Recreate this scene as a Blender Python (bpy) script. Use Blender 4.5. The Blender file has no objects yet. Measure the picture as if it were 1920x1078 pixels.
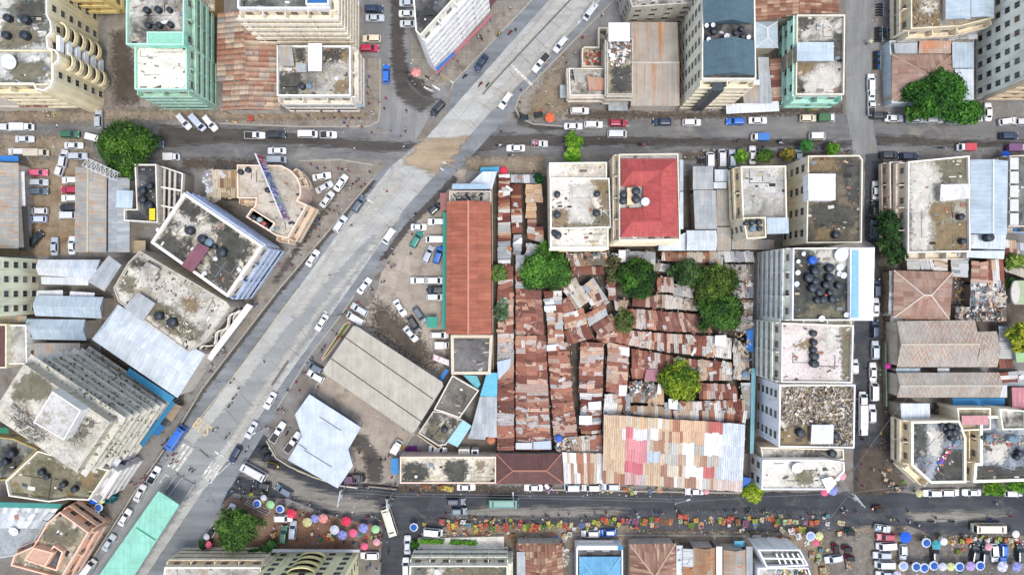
import bpy, math, random
from mathutils import Vector, Matrix
random.seed(7)
R=math.radians; PI=math.pi
SC=bpy.context.scene
# ---------------------------------------------------------------- camera, sky, sun, exposure
H=167.0; S=7.68; CX,CY=960.0,539.0
def P(x,y,z=0.0):
    k=(H-z)/H/S
    return Vector(((x-CX)*k,-(y-CY)*k,z))
cam=bpy.data.cameras.new('camera'); camo=bpy.data.objects.new('camera',cam); SC.collection.objects.link(camo)
camo.location=(0,0,H); camo.rotation_euler=(0,0,0)
cam.sensor_width=36; cam.lens=18/(CX/S/H); cam.clip_start=1; cam.clip_end=3000
SC.camera=camo
SC.render.resolution_x=1024; SC.render.resolution_y=574
W=bpy.data.worlds.new('World'); SC.world=W; W.use_nodes=True
nt=W.node_tree; nt.nodes.clear()
sky=nt.nodes.new('ShaderNodeTexSky'); sky.sky_type='NISHITA'; sky.sun_disc=False
SUN_EL,SUN_AZ=72,150
sky.sun_elevation=R(SUN_EL); sky.sun_rotation=R(SUN_AZ)
sky.air_density=1.0; sky.dust_density=3.0; sky.ozone_density=1.0
hs=nt.nodes.new('ShaderNodeHueSaturation'); hs.inputs['Saturation'].default_value=0.85
bg=nt.nodes.new('ShaderNodeBackground'); bg.inputs[1].default_value=0.15
wo=nt.nodes.new('ShaderNodeOutputWorld')
nt.links.new(sky.outputs[0],hs.inputs['Color']); nt.links.new(hs.outputs[0],bg.inputs[0]); nt.links.new(bg.outputs[0],wo.inputs[0])
sl=bpy.data.lights.new('sun','SUN'); sl.energy=0.85; sl.angle=R(14); sl.color=(1,0.98,0.95)
so=bpy.data.objects.new('sun',sl); SC.collection.objects.link(so)
a=R(SUN_AZ); e=R(SUN_EL)
sd=Vector((math.sin(a)*math.cos(e),math.cos(a)*math.cos(e),math.sin(e)))
so.rotation_euler=sd.to_track_quat('Z','Y').to_euler()
SC.view_settings.view_transform='Standard'; SC.view_settings.look='None'
SC.view_settings.exposure=0.96; SC.view_settings.gamma=1
SC.render.engine='CYCLES'
# ---------------------------------------------------------------- helpers
COL=SC.collection
def lin(h,f=0.8):
    h=h.lstrip('#'); o=[]
    for i in (0,2,4):
        v=int(h[i:i+2],16)/255; v=v/12.92 if v<=.04045 else ((v+.055)/1.055)**2.4
        o.append(min(v*f,.85))
    return (o[0],o[1],o[2],1)
class MB:
    def __init__(s): s.v=[]; s.f=[]; s.m=[]; s.c=[]; s.uv=[]; s.sm=[]
    def face(s,pts,m=0,col=None,uv=None,sm=False):
        b=len(s.v); s.v.extend([tuple(p) for p in pts]); s.f.append(tuple(range(b,b+len(pts)))); s.m.append(m); s.c.append(col); s.uv.append(uv); s.sm.append(sm)
    def prism(s,poly,z0,z1,m=0,mt=None,top=True,bot=False,col=None):
        n=len(poly); mt=m if mt is None else mt
        for i in range(n):
            a,b=poly[i],poly[(i+1)%n]
            s.face([(a[0],a[1],z0),(b[0],b[1],z0),(b[0],b[1],z1),(a[0],a[1],z1)],m,col)
        if top: s.face([(p[0],p[1],z1) for p in poly],mt,col)
        if bot: s.face([(p[0],p[1],z0) for p in reversed(poly)],m,col)
    def box(s,c,d,rz=0,m=0,col=None,M=None):
        x,y,z=d[0]/2,d[1]/2,d[2]/2
        mat=M if M is not None else Matrix.Translation(c)@Matrix.Rotation(rz,4,'Z')
        p=[mat@Vector(q) for q in ((-x,-y,-z),(x,-y,-z),(x,y,-z),(-x,y,-z),(-x,-y,z),(x,-y,z),(x,y,z),(-x,y,z))]
        for q in ((3,2,1,0),(4,5,6,7),(0,1,5,4),(1,2,6,5),(2,3,7,6),(3,0,4,7)): s.face([p[i] for i in q],m,col)
    def bar(s,a,b,w,h=None,m=0,col=None):
        a=Vector(a);b=Vector(b);d=b-a;L=d.length
        if L<1e-4: return
        q=d.to_track_quat('X','Z').to_matrix().to_4x4()
        s.box(None,(L,w,h or w),m=m,col=col,M=Matrix.Translation((a+b)/2)@q)
    def tube(s,a,b,r0,r1=None,n=8,m=0,cap=True,col=None):
        a=Vector(a);b=Vector(b);r1=r0 if r1 is None else r1
        q=(b-a).to_track_quat('Z','X').to_matrix()
        A=[a+q@Vector((math.cos(2*PI*i/n)*r0,math.sin(2*PI*i/n)*r0,0)) for i in range(n)]
        B=[b+q@Vector((math.cos(2*PI*i/n)*r1,math.sin(2*PI*i/n)*r1,0)) for i in range(n)]
        for i in range(n): s.face([A[i],A[(i+1)%n],B[(i+1)%n],B[i]],m,col,sm=True)
        if cap: s.face(B,m,col); s.face(A[::-1],m,col)
    def lathe(s,prof,n=16,m=0,c=(0,0,0),col=None,sm=True,rf=None):
        def pt(r,z,i):
            rr=r*(rf(i) if rf else 1); return (c[0]+math.cos(2*PI*i/n)*rr,c[1]+math.sin(2*PI*i/n)*rr,c[2]+z)
        for (r0,z0),(r1,z1) in zip(prof,prof[1:]):
            for i in range(n):
                j=(i+1)%n
                q=[pt(r0,z0,i),pt(r0,z0,j),pt(r1,z1,j),pt(r1,z1,i)]
                if r1<1e-4: q=q[:3]
                elif r0<1e-4: q=[q[0],q[2],q[3]]
                s.face(q,m(i) if callable(m) else m,col,sm=sm)
    def mesh(s,name,mats,org=(0,0,0)):
        me=bpy.data.meshes.new(name); ox,oy,oz=org
        me.from_pydata([(x-ox,y-oy,z-oz) for x,y,z in s.v],[],s.f)
        for m in mats: me.materials.append(m)
        me.polygons.foreach_set('material_index',s.m); me.polygons.foreach_set('use_smooth',s.sm)
        uvl=me.uv_layers.new(name='UVMap'); uvs=[]
        cols=[] if any(c is not None for c in s.c) else None
        for fi,f in enumerate(s.f):
            if s.uv[fi] is not None: 
                for q in s.uv[fi]: uvs+=[q[0],q[1]]
            else:
                p=[Vector(s.v[i]) for i in f]; nrm=Vector((0,0,0))
                for i in range(1,len(p)-1): nrm+=(p[i]-p[0]).cross(p[i+1]-p[0])
                h=Vector((nrm.x,nrm.y,0))
                if nrm.length<1e-9 or h.length<nrm.length*.004: U=Vector((1,0,0)); V=Vector((0,1,0))
                else:
                    h.normalize(); U=Vector((-h.y,h.x,0)); nn=nrm.normalized(); V=nn.cross(U)
                for q in p: uvs+=[q.dot(U),q.dot(V)]
            if cols is not None:
                c=s.c[fi] or (1,1,1,1)
                if isinstance(c,list):
                    for q in c: cols+=list(q)
                else: cols+=list(c)*len(f)
        uvl.data.foreach_set('uv',uvs)
        if cols is not None:
            ca=me.color_attributes.new(name='Col',type='FLOAT_COLOR',domain='CORNER'); ca.data.foreach_set('color',cols)
        me.update(); return me
    def build(s,name,mats,parent=None):
        if not isinstance(mats,(list,tuple)): mats=[mats]
        org=tuple(parent.location) if parent else (0,0,0)
        if parent is None and s.v:
            n=len(s.v); org=(sum(v[0] for v in s.v)/n,sum(v[1] for v in s.v)/n,min(v[2] for v in s.v))
        me=s.mesh(name,mats,org)
        o=bpy.data.objects.new(name,me); COL.objects.link(o)
        if parent: o.parent=parent
        else: o.location=org
        return o
def empty(name,loc,rz=0,sc=None):
    o=bpy.data.objects.new(name,None); COL.objects.link(o); o.location=loc; o.rotation_euler=(0,0,rz)
    o.empty_display_size=.3
    if sc: o.scale=sc
    return o
def inst(name,me,parent,loc=(0,0,0),rot=(0,0,0),color=None,sc=None):
    o=bpy.data.objects.new(name,me); COL.objects.link(o)
    if parent: o.parent=parent
    o.location=loc; o.rotation_euler=rot
    if color: o.color=color
    if sc: o.scale=sc
    return o
ITEMS=[]
def tag(o,label,cat,group=None):
    o['label']=label; o['category']=cat
    if group: o['group']=group
    return o
def auto(o,desc,cat,x,y,group=None):
    o['category']=cat
    if group: o['group']=group
    ITEMS.append((o,desc,x,y)); return o
def struct(o): o['kind']='structure'; return o
def ccw(poly):
    a=sum(poly[i][0]*poly[(i+1)%len(poly)][1]-poly[(i+1)%len(poly)][0]*poly[i][1] for i in range(len(poly)))
    return poly if a>0 else poly[::-1]
def inset(poly,d):
    n=len(poly); out=[]
    for i in range(n):
        p0,p,p1=Vector(poly[i-1][:2]),Vector(poly[i][:2]),Vector(poly[(i+1)%n][:2])
        e0=(p-p0).normalized(); e1=(p1-p).normalized()
        n0=Vector((-e0.y,e0.x)); n1=Vector((-e1.y,e1.x))
        b=n0+n1
        if b.length<1e-3: b=n0.copy()
        b.normalize(); k=d/max(.35,b.dot(n0)); out.append((p.x+b.x*k,p.y+b.y*k))
    return out
def PW(poly,z): return ccw([tuple(P(x,y,z)[:2]) for x,y in poly])
def cen(poly):
    n=len(poly); return (sum(p[0] for p in poly)/n,sum(p[1] for p in poly)/n)
def rc(x0,y0,x1,y1): return [(x0,y0),(x1,y0),(x1,y1),(x0,y1)]
# ---------------------------------------------------------------- materials
class NT:
    def __init__(s,name,rough=.85,spec=.3):
        s.m=bpy.data.materials.new(name); s.m.use_nodes=True; s.t=s.m.node_tree
        s.b=s.t.nodes['Principled BSDF']; s.b.inputs['Roughness'].default_value=rough
        s.b.inputs['Specular IOR Level'].default_value=spec
    def n(s,t,**k):
        o=s.t.nodes.new('ShaderNode'+t)
        for a,v in k.items(): setattr(o,a,v)
        return o
    def l(s,a,b): s.t.links.new(a,b)
    def pos(s,scale=(1,1,1),rot=0,loc=(0,0,0)):
        g=s.n('NewGeometry'); mp=s.n('Mapping'); mp.inputs['Scale'].default_value=scale; mp.inputs['Rotation'].default_value=(0,0,rot); mp.inputs['Location'].default_value=loc
        s.l(g.outputs['Position'],mp.inputs['Vector']); return mp.outputs[0]
    def noise(s,vec,sc,det=4,ro=.6,dist=0):
        o=s.n('TexNoise'); o.inputs['Scale'].default_value=sc; o.inputs['Detail'].default_value=det; o.inputs['Roughness'].default_value=ro; o.inputs['Distortion'].default_value=dist
        if vec is not None: s.l(vec,o.inputs['Vector'])
        return o.outputs['Fac']
    def ramp(s,f,st,interp='LINEAR'):
        o=s.n('ValToRGB'); o.color_ramp.interpolation=interp; e=o.color_ramp.elements
        while len(e)<len(st): e.new(0.5)
        for i,(p,c) in enumerate(st): e[i].position=p; e[i].color=c if not isinstance(c,(int,float)) else (c,c,c,1)
        s.l(f,o.inputs[0]); return o.outputs[0]
    def mix(s,f,a,b,mode='MIX'):
        o=s.n('MixRGB',blend_type=mode)
        for i,v in ((0,f),(1,a),(2,b)):
            if isinstance(v,(int,float)): o.inputs[i].default_value=v
            elif isinstance(v,tuple): o.inputs[i].default_value=v
            else: s.l(v,o.inputs[i])
        return o.outputs[0]
    def out(s,c,bump=None,bs=.3,bd=.05):
        if isinstance(c,tuple): s.b.inputs['Base Color'].default_value=c
        else: s.l(c,s.b.inputs['Base Color'])
        if bump is not None:
            b=s.n('Bump'); b.inputs['Strength'].default_value=bs; b.inputs['Distance'].default_value=bd
            s.l(bump,b.inputs['Height']); s.l(b.outputs[0],s.b.inputs['Normal'])
        return s.m
_mc={}
def plain(hexc,rough=.6,spec=.4,f=.8,metal=0):
    k=(hexc,rough,spec,f,metal)
    if k not in _mc:
        t=NT('paint_'+hexc.strip('#'),rough,spec); c=lin(hexc,f)
        nz=t.noise(t.pos(),1.3,3); nf=t.ramp(nz,[(.3,.82),(.65,1.0)])
        t.b.inputs['Metallic'].default_value=metal
        _mc[k]=t.out(t.mix(1,c,nf,'MULTIPLY'))
    return _mc[k]
def wallm(hexc,dirt=.5,f=1.15):
    k=('w',hexc,dirt,f)
    if k not in _mc:
        t=NT('wall_'+hexc.strip('#'),.9,.2); c=lin(hexc,f)
        st=t.noise(t.pos((1,1,.12)),1.1,5,.65); d=t.ramp(st,[(.47,1.0),(.78,1-dirt*.8)])
        big=t.noise(t.pos(),.22,4); b=t.ramp(big,[(.3,.92),(.7,1.08)])
        col=t.mix(1,t.mix(1,c,d,'MULTIPLY'),b,'MULTIPLY')
        _mc[k]=t.out(col,st,.15)
    return _mc[k]
def conc(name,c1,c2,thr=.5,seed=0,soft=.12,c3=None,sc=.16,f=.8):
    t=NT(name,.93,.15); v=t.pos((1,1,1),0,(seed*17.3,seed*7.7,seed*3.1))
    big=t.noise(v,sc,8,.66,.6); m=t.ramp(big,[(max(0,thr-soft),0.0),(thr+soft,1.0)])
    col=t.mix(m,lin(c2,f),lin(c1,f))
    if c3:
        b2=t.noise(v,sc*2.3,6,.6,.3); m2=t.ramp(b2,[(.56,0.0),(.64,1.0)]); col=t.mix(m2,col,lin(c3,f))
    sp=t.noise(v,1.8,6,.75); col=t.mix(1,col,t.ramp(sp,[(.32,.62),(.5,1.0),(.75,1.12)]),'MULTIPLY')
    sp2=t.noise(v,7,2,.5); col=t.mix(1,col,t.ramp(sp2,[(.28,.6),(.38,1.0)]),'MULTIPLY')
    return t.out(col,sp,.25)
def corr(name,cols,bw=.8,bh=2.4,streak=.5,grid=.015,pitch=.3,rust=None,ramt=.5,f=.8,seed=0,rs=(1.5,.18),off=0,chev=None,band=0):
    """corrugated sheets laid in rows: bw along the ridge, bh down the slope"""
    t=NT(name,.6,.3); tc=t.n('TexCoord'); mp=t.n('Mapping'); mp.inputs['Location'].default_value=(seed*3.3,seed*1.7,0); t.l(tc.outputs['UV'],mp.inputs['Vector']); uv=mp.outputs[0]
    br=t.n('TexBrick',offset=off,squash=1); br.inputs['Scale'].default_value=1; br.inputs['Brick Width'].default_value=bw; br.inputs['Row Height'].default_value=bh
    br.inputs['Mortar Size'].default_value=grid; br.inputs['Mortar Smooth'].default_value=.1
    br.inputs['Color1'].default_value=(0,0,0,1); br.inputs['Color2'].default_value=(1,1,1,1); br.inputs['Mortar'].default_value=(.5,.5,.5,1); t.l(uv,br.inputs['Vector'])
    n=len(cols); base=t.ramp(br.outputs['Color'],[(i/max(1,n-1) if n>1 else 0,lin(c,f)) for i,c in enumerate(cols)] if n>1 else [(0,lin(cols[0],f)),(1,lin(cols[0],f))])
    m2=t.n('Mapping'); m2.inputs['Scale'].default_value=(rs[0],rs[1],1); t.l(uv,m2.inputs['Vector'])
    st=t.noise(m2.outputs[0],1.0,6,.7,.2)
    col=base
    if rust: col=t.mix(t.ramp(st,[(.62-ramt*.3,0.0),(.7-ramt*.2,1.0)]),col,lin(rust,f))
    col=t.mix(1,col,t.ramp(st,[(.3,1-streak),(.6,1.08)]),'MULTIPLY')
    if band:
        sx=t.n('SeparateXYZ'); t.l(uv,sx.inputs[0]); md=t.n('Math',operation='FRACT'); dv=t.n('Math',operation='DIVIDE'); t.l(sx.outputs[0],dv.inputs[0]); dv.inputs[1].default_value=bw; t.l(dv.outputs[0],md.inputs[0]); col=t.mix(band,col,t.mix(1,col,t.ramp(md.outputs[0],[(0,.5),(.3,.8),(.6,1.25),(1,1.35)]),'MULTIPLY'))
    if chev:
        sx=t.n('SeparateXYZ'); t.l(uv,sx.inputs[0]); pp=t.n('Math',operation='PINGPONG'); t.l(sx.outputs[0],pp.inputs[0]); pp.inputs[1].default_value=chev
        ma=t.n('Math',operation='MULTIPLY_ADD'); t.l(pp.outputs[0],ma.inputs[0]); ma.inputs[1].default_value=2.2; t.l(sx.outputs[1],ma.inputs[2])
        cb=t.n('CombineXYZ'); t.l(ma.outputs[0],cb.inputs[0]); wv=t.n('TexWave',wave_type='BANDS',bands_direction='X'); wv.inputs['Scale'].default_value=.18; wv.inputs['Distortion'].default_value=0; t.l(cb.outputs[0],wv.inputs['Vector'])
        big=t.noise(t.pos(),.12,3); fm=t.n('Math',operation='MULTIPLY'); t.l(t.ramp(wv.outputs['Fac'],[(.5,0.0),(.75,.85)]),fm.inputs[0]); t.l(t.ramp(big,[(.4,.25),(.6,1.0)]),fm.inputs[1])
        col=t.mix(fm.outputs[0],col,lin('#b08058',f))
    w=t.n('TexWave',wave_type='BANDS',bands_direction='X'); w.inputs['Scale'].default_value=1/pitch/3.18*1.0; t.l(uv,w.inputs['Vector'])
    col=t.mix(1,col,t.ramp(w.outputs['Fac'],[(0,.86),(.5,1.02)]),'MULTIPLY')  # groove shading painted into the colour, since the bump alone shows little
    col=t.mix(t.mix(1,br.outputs['Fac'],(.55,.55,.55,1),'MULTIPLY'),col,lin('#3a2c26',f))
    sp=t.noise(t.pos(),.35,5); col=t.mix(1,col,t.ramp(sp,[(.3,.8),(.65,1.05)]),'MULTIPLY')
    return t.out(col,w.outputs['Fac'],.35,.03)
def ground(name,c1,c2,sc=.06,c3=None,rot=0,st=(1,1),fine=.25,seed=0,joint=None,f=.8,thr=(.38,.62),soft=False,edge=.5):
    t=NT(name,.92,.2); v=t.pos((1,1,1),0,(seed*11,seed*5,0))
    m=t.ramp(t.noise(v,sc,9,.68,.8),[(thr[0],0.0),(thr[1],1.0)])
    col=t.mix(m,lin(c1,f),lin(c2,f))
    if c3: col=t.mix(t.ramp(t.noise(v,sc*3.7,7,.65,.5),[(.55,0.0),(.68,.85)]),col,lin(c3,f))
    sv=t.pos((st[0],st[1],1),rot)
    s2=t.noise(sv,.5,6,.6); col=t.mix(1,col,t.ramp(s2,[(.3,1-fine),(.65,1.08)]),'MULTIPLY')
    s3=t.noise(v,2.5,5,.75); col=t.mix(1,col,t.ramp(s3,[(.3,.84),(.55,1.0),(.8,1.1)]),'MULTIPLY')
    if joint:
        br=t.n('TexBrick',offset=0); br.inputs['Scale'].default_value=1; br.inputs['Brick Width'].default_value=joint[0]; br.inputs['Row Height'].default_value=joint[1]; br.inputs['Mortar Size'].default_value=.05
        t.l(t.pos((1,1,1),joint[2]),br.inputs['Vector'])
        br.inputs['Color1'].default_value=(.93,.93,.93,1); br.inputs['Color2'].default_value=(1.04,1.04,1.04,1); br.inputs['Mortar'].default_value=(.72,.71,.7,1)
        col=t.mix(1,col,br.outputs['Color'],'MULTIPLY')
    m=t.out(col,s3,.2)
    if soft:
        at=t.n('VertexColor',layer_name='Col'); nz=t.noise(sv,1.4,6,.7); sm=t.n('Math',operation='MULTIPLY_ADD'); t.l(nz,sm.inputs[0]); sm.inputs[1].default_value=2.4; sm.inputs[2].default_value=-1.2
        ad=t.n('Math',operation='ADD'); t.l(sm.outputs[0],ad.inputs[0]); t.l(at.outputs[0],ad.inputs[1]); f_=t.ramp(ad.outputs[0],[(.25,0.0),(.25+edge,soft if isinstance(soft,float) else 1.0)])
        g2=t.n('Math',operation='MULTIPLY'); t.l(f_,g2.inputs[0]); st_=t.n('Math',operation='GREATER_THAN'); t.l(at.outputs[0],st_.inputs[0]); st_.inputs[1].default_value=.02; t.l(st_.outputs[0],g2.inputs[1])
        tr=t.n('BsdfTransparent'); mx=t.n('MixShader'); t.l(g2.outputs[0],mx.inputs[0]); t.l(tr.outputs[0],mx.inputs[1]); t.l(t.b.outputs[0],mx.inputs[2]); ou=[n for n in t.t.nodes if n.type=='OUTPUT_MATERIAL'][0]; t.l(mx.outputs[0],ou.inputs[0])
    return m
def sheetmat():
    t=NT('patched_sheet',.65,.3); at=t.n('VertexColor',layer_name='Col'); tc=t.n('TexCoord')
    mp=t.n('Mapping'); mp.inputs['Scale'].default_value=(2.6,.35,1); t.l(tc.outputs['UV'],mp.inputs['Vector'])
    st=t.noise(mp.outputs[0],1,5,.7,.3)
    col=t.mix(t.ramp(st,[(.55,0.0),(.66,.6)]),at.outputs[0],lin('#7a4c3a'))
    col=t.mix(1,col,t.ramp(st,[(.3,.72),(.5,1.0),(.7,1.15)]),'MULTIPLY')
    w=t.n('TexWave',wave_type='BANDS',bands_direction='X'); w.inputs['Scale'].default_value=.62; w.inputs['Distortion'].default_value=1.5; w.inputs['Detail'].default_value=2; w.inputs['Detail Scale'].default_value=.3; t.l(tc.outputs['UV'],w.inputs['Vector'])
    col=t.mix(1,col,t.ramp(w.outputs['Fac'],[(0,.76),(.6,1.07)]),'MULTIPLY')  # corrugation valleys shaded in the sheet colour as well as by bump
    sp=t.noise(t.pos(),2.2,4,.7); col=t.mix(1,col,t.ramp(sp,[(.28,.55),(.42,1.0)]),'MULTIPLY')
    return t.out(col,w.outputs['Fac'],.3,.03)
def cleansheet():
    t=NT('plain_sheet',.6,.3); at=t.n('VertexColor',layer_name='Col'); tc=t.n('TexCoord')
    mp=t.n('Mapping'); mp.inputs['Scale'].default_value=(2,.3,1); t.l(tc.outputs['UV'],mp.inputs['Vector'])
    st=t.noise(mp.outputs[0],1,5,.6); col=t.mix(1,at.outputs[0],t.ramp(st,[(.3,.85),(.65,1.05)]),'MULTIPLY')
    sp=t.noise(t.pos(),1.6,4,.7); col=t.mix(1,col,t.ramp(sp,[(.25,.7),(.4,1.0)]),'MULTIPLY')
    return t.out(col)
def attrm(name,rough=.8):
    t=NT(name,rough,.3); at=t.n('VertexColor',layer_name='Col'); return t.out(at.outputs[0])
def objcol(name,rough,spec=.5,coat=0):
    t=NT(name,rough,spec); oi=t.n('ObjectInfo'); t.b.inputs['Coat Weight'].default_value=coat
    nz=t.noise(t.pos(),1.1,3); return t.out(t.mix(1,oi.outputs['Color'],t.ramp(nz,[(.3,.86),(.6,1.0)]),'MULTIPLY'))
SHEET=sheetmat(); CSHEET=cleansheet(); ATTR=attrm('coloured_goods'); PAINT=objcol('car_paint',.35,.5,.4); CLOTH=objcol('coloured_cloth',.85,.2)
GLASS=NT('dark_glass',.25,.5); _o=GLASS.n('ObjectInfo'); GLASS=GLASS.out(GLASS.ramp(_o.outputs['Random'],[(0,lin('#232c33')),(.35,lin('#33424b')),(.6,lin('#4c5a60')),(.75,lin('#2a2826')),(.88,lin('#8a8474')),(.94,lin('#5f4a40'))],'CONSTANT')); CGLASS=NT('car_glass',.12,.5).out(lin('#28353a'))
FRAME=plain('#b9b2a4'); BLACK=NT('black_rubber',.7,.3).out((.012,.012,.014,1)); CHROME=plain('#c9ccce',.3,.5); LAMP=NT('headlight_glass',.2).out((.7,.7,.66,1)); TAIL=NT('tail_light',.3).out((.35,.02,.02,1))
DARK=plain('#35322f'); STEEL=plain('#8d9499',.5); WOOD=plain('#8a6a4c',.85); TANKM=NT('black_tank',.45,.45).out((.016,.021,.027,1)); WHITE=plain('#f4f4f2',.5)
# ---------------------------------------------------------------- ground, roads, pavements
PZ=[0]
def patch(name,pts,z,mat,jit=0.0,world=False,kind='structure'):
    PZ[0]+=1; z=.006+PZ[0]*.0015
    w=[tuple(P(x,y,0)[:2]) for x,y in pts]
    if jit:
        o=[]
        for i in range(len(w)):
            a,b=Vector(w[i]),Vector(w[(i+1)%len(w)]); n=max(1,int((b-a).length/1.6)); nn=Vector((-(b-a).y,(b-a).x)).normalized() if (b-a).length>0 else Vector((0,0))
            for k in range(n):
                q=a.lerp(b,k/n)+nn*random.uniform(-jit,jit); o.append((q.x,q.y))
        w=o
    mb=MB(); mb.face([(x,y,z) for x,y in ccw(w)]); o=mb.build(name,mat); o['kind']=kind; return o
G_DIRT=ground('dirt_and_worn_paving','#7f776c','#90908e',.05,'#6c6154',f=.8)
G_ASPH=ground('street_asphalt','#8a8a87','#6c6c6c',.045,'#9a968c',fine=.3,st=(.15,1.2),f=.8)
G_DARK=ground('dark_asphalt','#55575b','#3f4247',.06,'#66645f',fine=.35,st=(.15,1.3),f=.8)
G_NS=ground('north_south_asphalt','#92928f','#7c7d7d',.05,'#858077',fine=.2,st=(1.2,.15),f=.8)
RA=R(51)
G_CONC=ground('concrete_carriageway','#bdbdb6','#acaca7',.04,'#b3afa4',rot=-RA,st=(.06,.9),fine=.2,joint=(6,3.6,-RA),f=.8,seed=3)
G_SHOULD=ground('asphalt_shoulder','#7d8285','#8f9395',.05,'#6f7375',rot=-RA,st=(.08,1.1),fine=.3,f=.8)
G_LIGHTD=ground('light_forecourt','#b5ab9b','#a2978a',.06,'#8f8474',fine=.15,joint=(4.5,4.5,.3),f=.8,seed=5)
G_BROWN=ground('brown_dirt','#8c7557','#9b8f7b',.08,'#6c5740',fine=.25,f=.8,seed=9)
G_RED=ground('reddish_earth','#7d5a47','#8d7563',.07,'#5f4a3d',fine=.3,f=.8,seed=2)
G_BLK=ground('shade_darkened_dirt','#6b6258','#5a534b',.1,'#7d7467',f=.8,seed=4)  # dirt darkened in its colour to deepen the shade between roofs
G_WET=ground('wet_tarmac','#4b4845','#5c5751',.1,'#3d3c3b',fine=.3,f=.8,seed=6)
G_PAVE=ground('worn_pavement','#9d968b','#8b8378',.07,'#75695a',fine=.2,joint=(2,2,0),f=.8,seed=8)
G_TAN=ground('tan_concrete','#b19f86','#a08e77',.08,'#c0b39c',fine=.3,rot=-RA,st=(.1,1),f=.8)
PAINTW=NT('worn_road_paint',.8); _v=PAINTW.pos(); PAINTW=PAINTW.out(PAINTW.mix(PAINTW.ramp(PAINTW.noise(_v,1.6,6,.8),[(.45,0.0),(.58,1.0)]),lin('#aaa9a2'),lin('#e8e6dc')))
PAINTY=NT('yellow_road_paint',.8); _v=PAINTY.pos(); PAINTY=PAINTY.out(PAINTY.mix(PAINTY.ramp(PAINTY.noise(_v,1.6,6,.8),[(.42,0.0),(.55,1.0)]),lin('#b5b09c'),lin('#ddc58e')))
def sg(n,*a,**k): return ground(n+'_soft',*a,soft=k.pop('soft',True),**k)
S_WET=sg('tar_stain','#56524e','#625d57',.1,'#45423f',fine=.3,st=(.15,1.2),f=.8,seed=6,soft=.85)
S_WETV=sg('tar_stain_vertical','#56524e','#625d57',.1,'#45423f',fine=.3,st=(1.2,.12),f=.8,seed=7,soft=.85)
S_PALE=sg('pale_wear','#97938a','#a39f94',.1,'#8a857a',fine=.3,st=(.12,1.3),f=.8,seed=8,soft=.8)
S_DIRT=sg('loose_dirt','#8f7f6a','#9d917e',.08,'#75654f',fine=.3,f=.8,seed=9)
S_REDE=sg('red_earth','#84614c','#927a69',.07,'#664e40',fine=.3,f=.8,seed=2)
S_MUD=sg('dark_mud','#5f554b','#6d6357',.09,'#4c443b',fine=.3,f=.8,seed=12,soft=.8)
S_LANE=sg('lane_tint','#aaadaa','#9fa3a2',.05,rot=-RA,st=(.06,.9),fine=.2,f=.8,seed=13,soft=.75)
S_LITE=sg('lane_bleached','#cfcdc3','#c2beb2',.05,rot=-RA,st=(.05,1.1),fine=.2,f=.8,seed=14,soft=.7)
def softgrid(w,z,d,cell):
    """a sheet whose alpha attribute fades out across the outline"""
    n=len(w); E=[(w[i],w[(i+1)%n]) for i in range(n)]
    xs=[p[0] for p in w]; ys=[p[1] for p in w]; x0,y0=min(xs)-d,min(ys)-d; nx=int((max(xs)+d-x0)/cell)+2; ny=int((max(ys)+d-y0)/cell)+2
    def sd(x,y):
        ins=False; m=1e9
        for (ax,ay),(bx,by) in E:
            if (ay>y)!=(by>y) and x<(bx-ax)*(y-ay)/(by-ay)+ax: ins=not ins
            dx,dy=bx-ax,by-ay; t=((x-ax)*dx+(y-ay)*dy)/(dx*dx+dy*dy+1e-9); t=0 if t<0 else 1 if t>1 else t
            q=(x-ax-t*dx)**2+(y-ay-t*dy)**2
            if q<m: m=q
        m=math.sqrt(m); return m if ins else -m
    A=[[min(1,max(0,.5+sd(x0+i*cell,y0+j*cell)/(2*d))) for j in range(ny)] for i in range(nx)]; mb=MB()
    for i in range(nx-1):
        for j in range(ny-1):
            q=(A[i][j],A[i+1][j],A[i+1][j+1],A[i][j+1])
            if max(q)<.03: continue
            x,y=x0+i*cell,y0+j*cell; mb.face([(x,y,z),(x+cell,y,z),(x+cell,y+cell,z),(x,y+cell,z)],0,[(v,v,v,1) for v in q])
    return mb
def soft(name,pts,mat,d=1.2):
    PZ[0]+=1; z=.006+PZ[0]*.0015; w=ccw([tuple(P(x,y)[:2]) for x,y in pts])
    ob=softgrid(w,z,d,max(.45,min(1.2,d*.7))).build(name,mat); ob['kind']='structure'; return ob
g=MB(); g.face([(-900,-900,0),(900,-900,0),(900,900,0),(-900,900,0)]); struct(g.build('ground',G_DIRT))
# dirt areas
patch('dirt_yard',[(-100,300),(145,300),(142,480),(-100,480)],.004,G_BROWN,.5)
patch('yard_floor',[(203,30),(262,30),(300,203),(203,203)],.004,G_PAVE,.3)
soft('yard_stain',[(212,60),(235,60),(255,130),(262,195),(215,195)],S_MUD,1.5)
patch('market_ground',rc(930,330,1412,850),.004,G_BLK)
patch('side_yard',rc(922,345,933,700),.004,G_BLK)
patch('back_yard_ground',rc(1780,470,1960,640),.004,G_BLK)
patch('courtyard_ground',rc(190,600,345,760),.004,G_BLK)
patch('north_pavement',[(406,205),(690,205),(690,110),(716,110),(716,215),(700,236),(640,240),(400,232)],.004,G_PAVE)
patch('corner_pavement',[(560,300),(720,305),(700,335),(560,520),(470,640),(440,620),(560,440),(590,380)],.004,G_PAVE,.3)
patch('corner_pavement',[(968,190),(1060,90),(1070,205),(1300,208),(1300,222),(1060,226),(1000,222),(975,212)],.004,G_PAVE,.3); soft('corner_dirt',[(1000,180),(1060,100),(1066,205),(1040,225),(990,220)],S_DIRT,1.5)
patch('island_pavement',[(770,60),(815,135),(905,-2),(945,-60),(1040,-60),(998,0),(850,156),(815,165),(790,160),(772,120)],.004,G_PAVE)
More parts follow.
